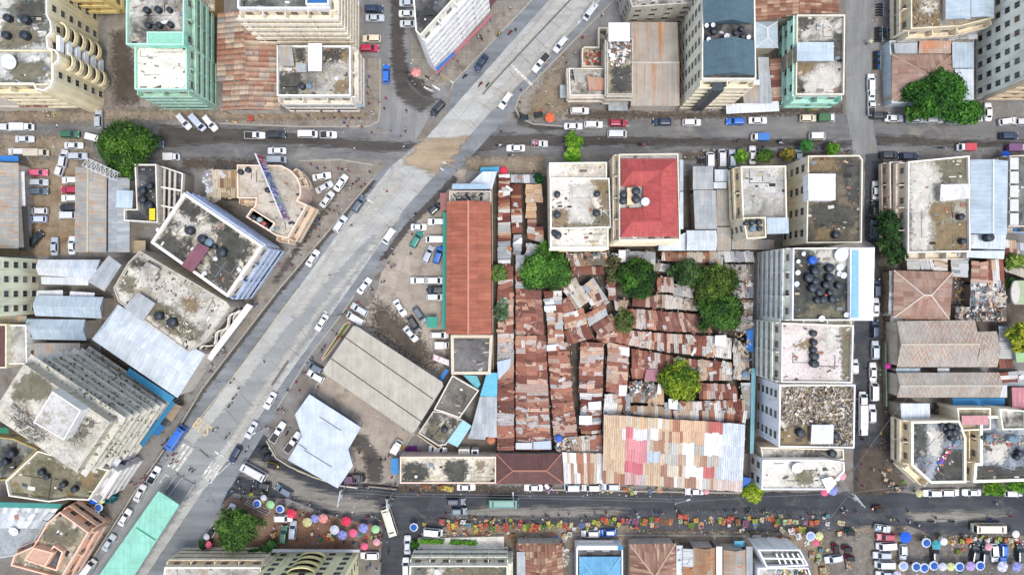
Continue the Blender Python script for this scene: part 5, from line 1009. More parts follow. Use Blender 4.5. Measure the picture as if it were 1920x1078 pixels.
b49=bld('cream framed block with grey blue roof and purple curtain at the street corner',[(1709,790),(1800,788),(1812,820),(1812,905),(1746,906),(1709,872)],8.5,'#cdbfa4',C_BL,n=3,st='b',parm='#e6dac0',bm='#ddd0b4',sides={'S':'b','N':None},dp=1.5,par=.8,pw=.5)
b50=bld('cream framed block with blue black roof in the lower right',[(1838,780),(1990,776),(1990,900),(1825,905),(1828,868),(1838,868)],8.5,'#cdbfa4',C_BL,n=3,st='b',parm='#e6dac0',bm='#ddd0b4',par=.8,pw=.6,sides={'N':None})
bld(None,[(1795,765),(1858,765),(1858,805),(1800,808)],8.2,'#e0d3b8',C_BR,parent=b50,st='',par=.9,parm='#e6dac0',z0=0); bld(None,[(1874,766),(1925,770),(1925,805),(1880,806)],9.4,'#e0d3b8',C_MX,parent=b50,st='',par=.8,parm='#e9dfc8',z0=0)
lean('pink sheet roof between the two cream framed blocks',[(1803,779),(1853,779),(1853,796),(1803,796)],8.9,8.8,plain('#c98f8f')) 
# ---------------------------------------------------------------- bottom row
b51=bld('cream balcony block on the bottom edge under the tree',[(308,1063),(489,1063),(494,1150),(300,1150)],9.5,'#d8cbb0',C_LT,n=4,st='b',bm='#ddd0b4',parm='#e0d6c2',dp=1,shop=0)
bld('cream yellow block with windows and curved centre bay on the bottom edge',[(520,1036),(672,1034),(672,1130),(520,1130)],15,'#e6dcae',C_LG,n=5,st='w',base=True,bay=3.3,sides={'E':'w'})
bb5=[o for o in COL.objects if o.get('label','').startswith('cream yellow block')][0]
for f in range(1,5):
    c=P(594,1036,0); z=f*2.9; r=3.3; mb=MB(); N=12; pts=[(c.x+math.cos(PI*i/N)*r,c.y+math.sin(PI*i/N)*r*.5) for i in range(N+1)]; ins=[(c.x+math.cos(PI*i/N)*(r-.2),c.y+math.sin(PI*i/N)*(r*.5-.2)) for i in range(N+1)]
    mb.prism(pts,z-.15,z+.02,m=1,bot=True)
    for i in range(N): mb.prism([pts[i],pts[i+1],ins[i+1],ins[i]],z+.02,z+1.1)
    mb.build('curved_balcony',[wallm('#e3d497'),DARK],bb5)
flat('grey pavement canopy along the cream yellow block',[(505,1029),(674,1030),(674,1035),(505,1035)],3.2,plain('#c3c5c9'),th=.2)
bld('low pale forecourt terrace with hedge at the bottom edge',[(783,1010),(945,1006),(945,1032),(783,1032)],1.2,'#cfc9b8',C_WH,n=1,st='',par=.15)
bld('three storey block with long pale ledges behind the hedge terrace',[(768,1060),(952,1060),(952,1160),(765,1160)],9,'#d9d3c3',C_GRN,n=3,st='b',bm='#e3dcca',parm='#d5cebd',dp=1.1,shop=0,bay=5)
gab('rusty hip roof right of the long ledge block',[(968,1018),(1053,1018),(1062,1140),(968,1140)],4.6,2.2,S_DKR,hip=6,name='house',cat='house'); lean('white sheet strip over the left side of the rusty hip roof',[(969,1034),(985,1034),(985,1140),(969,1140)],5.3,6.1,S_GR,posts=True)
debris('scrap heap between rusty hip roof and sky blue roof',rc(1052,1024,1064,1060),3.2,['#c9c3b5','#a39a88','#e0dcd0','#7b6f60'],60,(.3,1)); 
b55=bld('white fronted house with sky blue hip roof',[(1081,1026),(1168,1026),(1168,1140),(1081,1140)],5.2,'#e6e6e4',C_DK,n=1,st='',parm='#edeeee',par=1.0); gab(None,[(1086,1043),(1164,1043),(1164,1150),(1086,1150)],4.9,1.9,S_SKY,parent=b55,hip=6,z0=4.2,cap='#7fbbdb')
mb=MB(); a=P(1083,1026.5,5.25); b_=P(1168,1026.5,5.25); mb.bar(a,b_,1.0,.06); mb.build('sign_board',WHITE,b55); mb=MB(); a=P(1159,1026.5,5.3); mb.bar(P(1158,1026.5,5.31),P(1168,1026.5,5.31),1.0,.06); mb.build('sign_corner',plain('#2f86b4'),b55)
for xx in (1107,1136):
    mb=MB(); mb.bar(P(xx-7,1032.5,5.25),P(xx+7,1032.5,5.25),.35,.06); mb.build('vent_panel',plain('#8f9294'),b55)
flat('pale entrance slab before the sky blue roofed house',[(1082,1013),(1150,1013),(1150,1025),(1082,1025)],3,C_WH,th=.3)
gab('brown and cream striped hip roof at the bottom edge',[(1181,1020),(1267,1018),(1268,1140),(1181,1140)],4.8,2.0,corr('brown_cream_stripes',['#7b5243','#a5826a','#8a604e'],.9,9,.3,rust='#c9b49a',ramt=.25,seed=11),hip=7,name='house',cat='house',cap='#c3a58e')
lean('white walkway roof between the two striped roofs',[(1268,1022),(1280,1022),(1281,1140),(1268,1140)],4,3.9,S_WH)
patched([(1280,1028),(1300,1028),(1300,1120),(1280,1120)],4.4,['#aeb4b6','#b5804f','#c9ccca','#e3e5e5','#a5764f'],label='grey and rusty banded strip roof at the bottom edge')
gab('tan rusty gabled roof at the bottom edge',[(1300,1026),(1342,1026),(1342,1130),(1300,1130)],5,1.2,corr('tan_rust_bands',['#b59a7b','#a5825f','#c3b49a'],9,.9,.4,rust='#a0673f',ramt=.4,seed=12),name='house',cat='house'); lean('white channel wall roof between two tan roofs',[(1343,1024),(1354,1024),(1354,1130),(1343,1130)],5.4,5.3,WHITE)
gab('grey and tan gabled roof beside the white channel',[(1356,1030),(1398,1030),(1398,1130),(1356,1130)],5,1.1,corr('grey_tan_bands',['#b3b0a5','#b09a80','#a9acab'],9,1.3,.35,rust='#b07a4f',ramt=.35,seed=13),name='house',cat='house'); lean('grey narrow roof left of the white skeleton roof block',[(1399,1024),(1411,1024),(1411,1130),(1399,1130)],4.6,4.4,S_GR); lean('turquoise sheet awning at the bottom street stalls',[(1377,1014),(1396,1013),(1396,1024),(1376,1024)],3,2.8,TARPT,posts=True)
b58=bld('white block with open concrete pergola roof at the bottom edge',[(1421,1030),(1500,1030),(1516,1060),(1438,1064)],8,'#e9e2dd',C_GRN,n=2,st='',parm='#eee9e2',par=1.3)
for k in range(5):
    mb=MB(); mb.bar(P(1455+k*10,1037,7.9),P(1463+k*11,1056,7.9),.35,.35); mb.build('pergola_beam',WHITE,b58)
mb=MB(); mb.bar(P(1432,1046,8.1),P(1508,1047,8.1),.35,.3); mb.build('pergola_beam',WHITE,b58)
bld('white lower wing with cluttered terrace under the pergola roof block',[(1421,1064),(1516,1064),(1545,1150),(1421,1150)],6,'#e3e3e3',C_LG,n=2,st='',par=.8)
debris('colourful clutter on the terrace at the bottom edge',rc(1455,1066,1512,1095),5.4,['#e07a3f','#e8e8e6','#2f7f9c','#4a4f55','#d8c84f','#9fb5c3'],70,(.4,1.4))
# bus station canopy and ramp
g28=flat('long mint green bus stop canopy in the avenue',[(297,920),(336,946),(200,1160),(150,1128)],6,corr('mint_canopy_sheets',['#8fcfb8','#94d3bc'],1.2,6,.16),th=.4,edge='#8fd0b8',posts=2)
for q in ([(255,988),(292,1012)],):
    mb=MB(); mb.bar(P(*q[0],6.03),P(*q[1],6.03),.3,.08); mb.build('roof_seam',plain('#2f8a72'),g28)
ramp=empty('bus_ramp',P(340,915)); tag(ramp,'grey sunken bus ramp with side rails above the mint canopy','ramp')
w=[tuple(P(x,y)[:2]) for x,y in ((333,889),(365,906),(338,948),(305,928))]; mb=MB(); mb.prism(ccw(w),.02,.35); mb.build('ramp_slab',conc('ramp_grey','#9a9c9d','#84878a',.5,30),ramp)
for a,b in (((333,889),(305,928)),((365,906),(334,955)),((344,893),(316,930))):
    mb=MB(); mb.bar(P(*a,.85),P(*b,.85),.18,.9); mb.build('rail',plain('#b4b6b8'),ramp)
# lattice gantry
lg=empty('lattice_gantry',P(195,318,6)); tag(lg,'white steel lattice gantry lying across the grey hall roofs','gantry'); mb=MB()
A=P(163,305,7.6);B_=P(222,332,7.6); dv=(B_-A).normalized(); nv=Vector((-dv.y,dv.x,0))*1.0
for s in (-1,1):
    for zz in (0,1.2): mb.bar(A+nv*s+Vector((0,0,zz)),B_+nv*s+Vector((0,0,zz)),.12)
for i in range(14):
    p=A.lerp(B_,i/14);q=A.lerp(B_,(i+1)/14); s=1 if i%2 else -1
    for zz in (0,1.2): mb.bar(p+nv*s+Vector((0,0,zz)),q-nv*s+Vector((0,0,zz)),.1)
    mb.bar(p+nv*s,p+nv*s+Vector((0,0,1.2)),.1)
mb.build('lattice',plain('#dcdcd8'),lg)
# planter in front of the petrol canopy
pl=empty('planter',P(634,641)); tag(pl,'narrow grass planter with pink kerb in front of the beige canopy','planter')
w=PW([(655,602),(659,605),(656,612),(613,670),(605,677),(603,671),(645,607)],0); mb=MB(); mb.prism(w,0.02,.3); mb.build('kerb_edge',plain('#c9a596'),pl); mb=MB(); mb.prism(inset(w,.4),.3,.42); mb.build('lawn',NT('planter_grass',.95).out(lin('#4f7a2c')),pl)
pg=NT('grass_blades',.95).out(lin('#557f2f'))

# stains, moss and bleached patches that the roofs carry
for lab,z,L in (('mint green stepped',13.1,[([(253,108),(272,110),(276,128),(264,164),(254,164)],D_DK),([(330,150),(349,152),(349,166),(332,166)],D_BR)]),
('white roofed low block',9.15,[([(523,138),(560,134),(566,150),(558,178),(523,178)],D_DK),([(553,88),(572,88),(570,118),(556,115)],D_DK),([(604,92),(648,90),(644,112),(610,118)],D_DK),([(628,152),(655,150),(655,177),(626,176)],D_BR),([(640,98),(655,96),(655,120),(642,116)],D_BR)]),
('tall sand',17.65,[([(40,5),(80,2),(86,40),(60,50),(30,30)],D_DK),([(5,40),(50,45),(84,80),(40,90),(0,88)],D_MS),([(0,-10),(40,-10),(20,10),(0,20)],D_WH),([(10,120),(80,118),(92,145),(30,152)],D_MS)]),
('rotated white',11.55,[([(310,420),(352,372),(372,392),(368,425),(340,425)],D_DK),([(288,455),(318,432),(345,462),(350,490),(330,485)],D_DK),([(398,425),(430,432),(478,460),(462,490),(425,480),(410,450)],D_DK),([(392,492),(425,480),(450,500),(424,545),(395,525)],D_DK),([(330,392),(365,420),(400,450),(395,458),(350,430),(325,410)],D_WH)]),
('wide bleached',9.2,[([(300,505),(330,515),(360,550),(330,560),(305,535)],D_WH),([(250,485),(275,490),(262,505),(245,498)],D_DK),([(280,560),(320,575),(380,625),(370,640),(320,625),(280,590)],D_MS),([(340,560),(370,560),(372,580),(350,585)],D_BR),([(228,520),(256,520),(250,548),(224,545)],D_MS)]),
('very tall',25.5,[([(26,722),(60,696),(95,715),(92,745),(60,752),(24,750)],D_MS),([(90,840),(130,845),(140,870),(120,872)],D_WH)]),
('mossy podium',11.15,[([(60,870),(110,868),(150,900),(120,925),(60,915)],D_MS),([(150,880),(190,885),(170,915),(150,910)],D_BR)]),
('stained concrete block with two',8.15,[([(1712,0),(1765,0),(1760,50),(1712,50)],D_BR),([(1735,-5),(1760,10),(1745,30),(1725,20)],D_WH)]),
('mint block',9.65,[([(1494,118),(1530,117),(1520,145),(1496,142)],D_BR),([(1500,145),(1560,120),(1580,150),(1560,176),(1500,176)],D_WH),([(1560,60),(1583,64),(1583,95),(1566,94)],D_DK),([(1498,32),(1530,30),(1520,50),(1500,60)],D_DK),([(1535,35),(1560,34),(1560,75),(1535,76)],D_WH),([(1495,150),(1510,155),(1505,176),(1495,176)],D_DK)]),
('cream block with raised',12.3,[([(1110,336),(1143,336),(1144,395),(1128,390),(1122,350)],D_BR),([(1034,395),(1070,392),(1065,426),(1034,427)],D_BR),([(1120,400),(1144,398),(1144,426),(1060,427),(1062,418),(1115,418)],D_MS),([(1070,350),(1108,345),(1108,415),(1066,414)],D_WH)]),
('tall cream block with dark',12.65,[([(1520,383),(1565,380),(1608,395),(1600,425),(1530,425)],D_DK),([(1580,300),(1612,305),(1612,380),(1590,375)],D_DK),([(1518,295),(1560,295),(1575,320),(1520,323)],D_BR),([(1530,430),(1560,425),(1560,452),(1525,452)],D_BR)]),
('large block with white and',7.65,[([(1705,306),(1740,304),(1762,335),(1745,365),(1735,400),(1705,400)],D_WH),([(1712,405),(1745,405),(1742,470),(1708,472)],D_WH),([(1755,300),(1815,297),(1816,340),(1765,342),(1768,330)],D_MS),([(1745,380),(1790,382),(1790,400),(1760,420),(1742,400)],D_BR),([(1755,420),(1817,415),(1817,468),(1750,470)],D_BR)]),
('block with many black',18.15,[([(1490,560),(1560,580),(1590,560),(1592,597),(1490,597)],D_MS),([(1520,468),(1590,468),(1590,500),(1560,515),(1530,480)],D_WH),([(1489,480),(1515,485),(1512,590),(1489,590)],D_DK)]),
('white block with heaps',13.25,[([(1464,805),(1515,800),(1515,835),(1464,836)],D_BR),([(1588,730),(1600,726),(1600,800),(1590,800)],D_BR)]),
('long low flat',4.95,[([(754,872),(775,866),(800,872),(806,890),(790,903),(754,903)],D_DK),([(835,864),(872,862),(880,880),(868,903),(845,903),(832,885)],D_DK),([(893,864),(908,864),(905,885),(895,880)],D_BR)]),
('cream framed block with grey',7.75,[([(1715,795),(1735,795),(1740,850),(1720,860)],D_DK),([(1770,840),(1806,850),(1806,900),(1750,900)],D_DK),([(1742,800),(1770,810),(1760,860),(1740,850)],D_WH)]),
('cream framed block with blue black',7.75,[([(1832,870),(1900,880),(1925,870),(1925,900),(1832,900)],D_DK),([(1845,825),(1895,830),(1880,870),(1850,865)],D_WH)]),
('grey ruined',9.05,[([(1150,125),(1182,122),(1182,172),(1148,172)],D_DK)]),
('three storey',8.15,[([(790,1062),(940,1062),(940,1078),(800,1080)],D_MS),([(800,1066),(830,1064),(832,1080),(805,1080)],D_WH)]),
('lower yard roof',3.45,[([(800,800),(840,790),(838,822),(815,822)],D_MS),([(845,780),(862,788),(850,805),(842,800)],D_DK)]),
('low white terrace',7.35,[([(1490,885),(1530,880),(1520,912),(1495,905)],D_MS)]),
('peach low',8.15,[([(70,1000),(110,975),(150,1000),(130,1020),(90,1015)],D_MS)]),
('pale screed roof',15.65,[([(1485,650),(1525,630),(1525,655)],D_BR),([(1545,615),(1590,615),(1590,640),(1550,660)],D_WH),([(1575,615),(1597,615),(1597,712),(1580,712)],D_MS)]),
('olive block',8.15,[([(0,840),(30,830),(40,870),(5,890)],D_DK)])):
    r_=find(lab)
    for q,m_ in L: stain(r_,q,z,m_)
debris(None,rc(935,470,1395,845),3.75,['#d8d5ce','#8e8c88','#4f4c4a','#8a5140','#c9b59a','#6f7f88','#3c3a3a','#6b3a2e','#b07a5c'],1300,(.12,.7),hh=.5,name='roof_scrap',auto_d='loose scrap and boards across the market roofs',rod=.5)['kind']='stuff'

debris('loose planks and litter around the tanks on the bleached roof',[(262,575),(330,585),(372,625),(352,650),(290,600)],9.2,['#c9c0ad','#6b665c','#8f7a5c','#4a4a48','#e0dccf'],150,(.2,1),rod=.5)
debris('scattered rubble on the north part of the bleached roof',[(262,478),(415,568),(400,590),(300,545),(240,500)],9.2,['#a9a090','#7b756a','#c9c0ad','#5f5a52'],140,(.15,.7),rod=.3)
debris('colourful washing laid in a slanting line on the left cream framed block',[(1781,828),(1790,832),(1758,890),(1750,885)],7.9,['#2f9aa0','#d05a8a','#e0703a','#3a5fb0','#d8424a','#e8e8e6','#8a5ac0'],70,(.2,.8))
debris('rubbish and pots between tanks on the left cream framed block',[(1770,795),(1800,795),(1806,835),(1775,830)],7.9,['#7f8a90','#4f565b','#b5a98f','#8a9a9f','#d0cabd'],110,(.2,.9),rod=.3)
debris('clutter at the upper corner of the right cream framed block',[(1840,815),(1870,812),(1925,820),(1925,835),(1850,832)],7.9,['#7f8a90','#4f7a3c','#b5a98f','#c8564a','#d0cabd'],80,(.2,.8),rod=.3)
debris('old boards piled behind the cream tower shed roofs',[(610,92),(652,92),(652,130),(612,128)],9.2,['#a9a090','#7b756a','#5f5a52'],25,(.1,.5))
debris('broken bricks on the stained concrete block, top right',[(1712,5),(1765,5),(1762,48),(1712,50)],8.2,['#a9a090','#8f7a5c','#c9b58f','#5f5a52'],60,(.15,.6),rod=.3)
debris('dark scrap beside the white grey sheet hut',[(1748,756),(1775,756),(1778,790),(1750,790)],.3,['#3a3a3a','#5f5a55','#7b6a5c','#8f8a84'],120,(.3,1.3),rod=.4,hh=1.5)
debris('household scrap in the yard right of the brown hip roof',[(1786,515),(1818,520),(1815,575),(1788,575)],.1,['#d8a83c','#e0e0de','#c8564a','#4a4a4a','#8f8a84'],60,(.2,.7))
# ---------------------------------------------------------------- trees
LEAF=NT('foliage',.75,.25); _a=LEAF.n('VertexColor',layer_name='Col'); LEAF.b.inputs['Subsurface Weight'].default_value=0; LEAF=LEAF.out(_a.outputs[0]); BARK=wallm('#6f6150',.4)
def tree(x,y,r,zt,label,c0,c1,elong=(1,1),name='broadleaf_tree',dens=1.0,seed=0):
    rnd=random.Random(seed+int(x*7+y)); zc=zt*.62; c=P(x,y,zc); rr=r/S*(H-zc)/H
    root=empty(name,(c.x,c.y,0)); tag(root,label,'tree')
    A=lin(c0,.85);hu=rnd.uniform(.9,1.5); A=(A[0]*1.3*hu,A[1]*.92,A[2]*1.6,1);B=lin(c1,.72);B=(B[0]*1.1*hu,B[1]*.86,B[2]*1.9,1); mb=MB(); tr=MB(); tr.tube((c.x,c.y,0),(c.x+.2,c.y,zt*.4),rr*.07+.08,rr*.045+.05,8)
    ncl=int(20+rr*9); cl=[]
    for i in range(ncl):
        a=rnd.uniform(0,2*PI); q=math.sqrt(rnd.random())*.84*(1+.18*math.sin(3*a+seed)+.1*math.sin(5*a)); h=math.sqrt(max(.04,1-q*q)); 
        p=Vector((c.x+math.cos(a)*q*rr*elong[0],c.y+math.sin(a)*q*rr*elong[1],zt*.42+(zt*.5)*h*rnd.uniform(.55,1.0)))
        cr=rr*rnd.uniform(.12,.26)+.25; k=rnd.random(); cl.append((p,cr,k))
        if i<9: tr.tube((c.x+.2,c.y,zt*.38),p,.10+rr*.012,.04,5)
    for p,cr,k in cl:
        n=int((cr*cr*80+20)*dens)
        for j in range(n):
            d=Vector((rnd.gauss(0,1),rnd.gauss(0,1),rnd.gauss(.35,1))).normalized(); s=cr*(rnd.random()**.4)*rnd.uniform(.8,1.4)
            o=p+Vector((d.x*s*1.1,d.y*s*1.1,d.z*s*.75)); nn=(d+Vector((rnd.uniform(-.7,.7),rnd.uniform(-.7,.7),rnd.uniform(-.2,.9)))).normalized()
            t=nn.orthogonal().normalized(); b=nn.cross(t); an=rnd.uniform(0,2*PI); t,b=t*math.cos(an)+b*math.sin(an),b*math.cos(an)-t*math.sin(an)
            w=rnd.uniform(.16,.34); l=w*rnd.uniform(1.1,1.9); m=min(1,max(0,k*.95+rnd.uniform(-.2,.25))); br=rnd.uniform(.6,1.25)*(.75+.45*k)
            col=tuple((A[e]*(1-m)+B[e]*m)*br for e in range(3))+(1,)
            mb.face([o-t*l,o-b*w*.8+nn*w*.25,o+t*l,o+b*w*.8+nn*w*.25],0,col)
    mb.build('crown',LEAF,root); tr.build('trunk',BARK,root); return root
G1,G2='#1f4a12','#5f9a1c'
for i,(x,y,r,zt,lab,c0,c1,el) in enumerate([
(237,277,50,10,'big dark green tree on the left street by the dirt car park','#1d4a10','#4f8a1c',(1.08,.95)),
(448,993,41,9,'round dark green tree on the red earth by the umbrellas','#1c4712','#4c8a22',(1,.95)),
(1076,270,17,6,'small bright green street tree beside the purple car','#3c8a14','#8ad02c',(.9,1.2)),(1074,293,12,5,'tiny bright green tree just below the purple car','#3c8a14','#84c82c',(1.2,.8)),
(1022,505,46,9,'large tree between the market rows and the cream tank block','#235215','#5fa026',(1.05,.9)),
(1190,522,39,9,'round dark tree left of centre in the market','#173f10','#427f1a',(1,.9)),
(1291,513,30,9,'dark tree joined to the left of the biggest market crown','#1f4414','#4f7f2a',(1,.75)),(1336,530,41,10,'biggest tree crown in the market, upper part','#1f4c10','#589224',(1,.95)),(1348,583,42,10,'lower tree crown joined under the biggest market crown','#1d4a12','#538e22',(1,.95)),
(1273,715,39,8,'bright yellow green tree in the lower market','#2f6a12','#86b81f',(1,.95)),(1170,602,20,6,'small olive tree in the middle of the market','#38571c','#7a9a3a',(.9,1.1)),
(1757,180,50,10,'big tree over the brown hip roof in the upper right','#1b4a10','#458c1c',(1.05,.85)),(1812,212,28,8,'low spreading tree right of the big upper right tree','#1f5212','#4c9422',(1.2,.7)),(1722,212,18,8,'low branch tree left under the big upper right tree','#1f5212','#4c9422',(1.2,.7)),
(1664,430,30,10,'tall dark street tree left of the mossy roof block','#16380f','#35661c',(.75,1.3)),(1676,475,22,9,'dark street tree just below the tall street tree','#193c10','#3b7020',(1,1)),
(936,512,15,6,'small tree in the narrow gap right of the red brown hall, upper','#2f6a1c','#6aa83a',(1,1.1)),(943,582,18,5,'thin tree in the narrow gap right of the red brown hall, lower','#3a6a2a','#7aa860',(.8,1.3)),
(1411,923,18,5,'bright green tree at the south street corner of the market hall','#4c9a14','#9ad82c',(1,.85)),
(1908,632,24,8,'bright yellow green tree at the right edge','#4c8a14','#a8d02c',(.8,1.2)),(1902,490,16,6,'small green tree among shanties at the right edge','#3f7f1c','#86b83a',(1.3,.7)),(1890,530,10,4,'tiny dark green shrub by the cream oval tank','#2f6a1c','#5c9a2c',(1,1)),
(1390,294,10,3.5,'round street shrub in the van row, leftmost','#3f8a1c','#8ad02c',(1,1)),(1433,293,13,3.5,'dark green street shrub in the van row','#2c641c','#5c9a2c',(1.3,.8)),(1478,290,11,3.5,'yellow flecked street shrub beside the tall cream block','#3c701c','#a8b83a',(1,1)),
(1511,274,11,4.5,'small tree alone on the upper street kerb','#2c701c','#5cb03c',(1,1)),(1563,281,10,4,'bright green tree at the upper street east corner','#3c8a14','#7ac02c',(1.1,.9)),
(205,928,14,3,'dark green palm like shrub beside the striped shop fascia','#14503a','#2f7f5c',(1,.9)),(1865,915,17,4,'bright hedge tree at the lower right car row','#3c8a14','#7ac82c',(1.2,.6)),(1908,912,14,4,'hedge tree at the lower right edge','#3c8a14','#6ab82c',(1.2,.6)),
(505,1028,14,3.5,'dark shrub right of the bottom balcony block','#1f5a1c','#4a9030',(1,.8)),(475,1036,10,3.5,'dark shrub under the round dark green tree','#1f5a1c','#4a9030',(1.4,.6)),(383,1019,9,3,'dark shrub at the bottom left kerb','#1f4a1c','#3a7030',(1,1)),(778,1020,5,2,'tiny shrub at the hedge terrace corner','#2f7a1c','#6ab82c',(1,1)),(1069,335,1,1,'','#000000','#000000',(1,1)),
(1008,338,9,4,'dark green tree in the gap beside the cream tank block','#123f14','#1f6a20',(.8,1.2)),(1760,468,10,4,'small grey green shrub under the mossy roof block','#3c5a2c','#6a8a4a',(1,.6)),(1150,505,22,6,'thin olive tree right of the large market tree','#3c4f24','#6a7f3c',(.7,1.2)),(1055,520,18,6,'thin brownish tree beside the large market tree','#44502c','#6f7a44',(1,1))]):
    if lab: tree(x,y,r,zt,lab,c0,c1,el,seed=i,dens=.55 if 'thin' in lab else 1)
def hedge(pts,w,h,label,c0='#2f6a1c',c1='#7ab83a'):
    mb=MB(); A=lin(c0);B=lin(c1); root=None
    for a,b in zip(pts,pts[1:]):
        a=P(*a);b=P(*b); n=int((b-a).length*55)
        for i in range(n):
            o=a.lerp(b,random.random())+Vector((random.uniform(-w,w)/2,random.uniform(-w,w)/2,1.2+random.uniform(0,h))); m=random.random(); nn=Vector((random.gauss(0,.6),random.gauss(0,.6),1)).normalized(); t=nn.orthogonal().normalized(); q=nn.cross(t); s=random.uniform(.12,.25)
            mb.face([o-t*s*1.5,o-q*s,o+t*s*1.5,o+q*s],0,tuple(A[e]*(1-m)+B[e]*m for e in range(3))+(1,))
        
    root=mb.build('hedge',LEAF); tag(root,label,'hedge')
hedge([(789,1009),(832,1011)],.9,.8,'left clipped hedge on the pale terrace at the bottom edge'); hedge([(846,1011),(892,1013)],.9,.8,'right clipped hedge on the pale terrace at the bottom edge')
# ---------------------------------------------------------------- vehicles (front = +x)
def loftbody(mb,st,m=0):
    """st: list of (x, halfwidth, z_low, z_top); section is a rounded box"""
    rings=[]
    for x,w,zl,zt in st:
        hh=zt-zl; rings.append([(x,-w*.92,zl),(x,-w,zl+hh*.25),(x,-w,zl+hh*.7),(x,-w*.9,zt),(x,-w*.45,zt+.02),(x,w*.45,zt+.02),(x,w*.9,zt),(x,w,zl+hh*.7),(x,w,zl+hh*.25),(x,w*.92,zl)])
    for a,b in zip(rings,rings[1:]):
        for i in range(10):
            j=(i+1)%10; mb.face([a[j],a[i],b[i],b[j]],m,sm=True)
    mb.face(rings[0],m); mb.face(rings[-1][::-1],m)
def cabin(mb,x0,x1,x2,x3,w0,w1,z0,z1,m=0):
    b=[(x0,-w0,z0),(x3,-w0,z0),(x3,w0,z0),(x0,w0,z0)]; t=[(x1,-w1,z1),(x2,-w1,z1),(x2,w1,z1),(x1,w1,z1)]
    for i in range(4): mb.face([b[i],b[(i+1)%4],t[(i+1)%4],t[i]],m)
    cx=(x1+x2)/2; mb.face([(x1,-w1,z1),(x2,-w1,z1),(x2-.15,-w1*.6,z1+.05),(x1+.15,-w1*.6,z1+.05)],m,sm=True); mb.face([(x2,w1,z1),(x1,w1,z1),(x1+.15,w1*.6,z1+.05),(x2-.15,w1*.6,z1+.05)],m,sm=True)
    mb.face([(x1+.15,-w1*.6,z1+.05),(x2-.15,-w1*.6,z1+.05),(x2-.15,w1*.6,z1+.05),(x1+.15,w1*.6,z1+.05)],m,sm=True)
    mb.face([(x1,-w1,z1),(x1+.15,-w1*.6,z1+.05),(x1+.15,w1*.6,z1+.05),(x1,w1,z1)],m); mb.face([(x2,w1,z1),(x2-.15,w1*.6,z1+.05),(x2-.15,-w1*.6,z1+.05),(x2,-w1,z1)],m)
    return b,t
def pane(b0,b1,t1,t0,mg=.1,up=.012):
    b0,b1,t1,t0=map(Vector,(b0,b1,t1,t0)); mb=MB()
    def q(u,v): return (b0*(1-u)+b1*u)*(1-v)+(t0*(1-u)+t1*u)*v
    n=(b1-b0).cross(t0-b0).normalized()*up
    p=[q(mg,mg)+n,q(1-mg,mg)+n,q(1-mg,1-mg)+n,q(mg,1-mg)+n]; mb.face(p); return mb
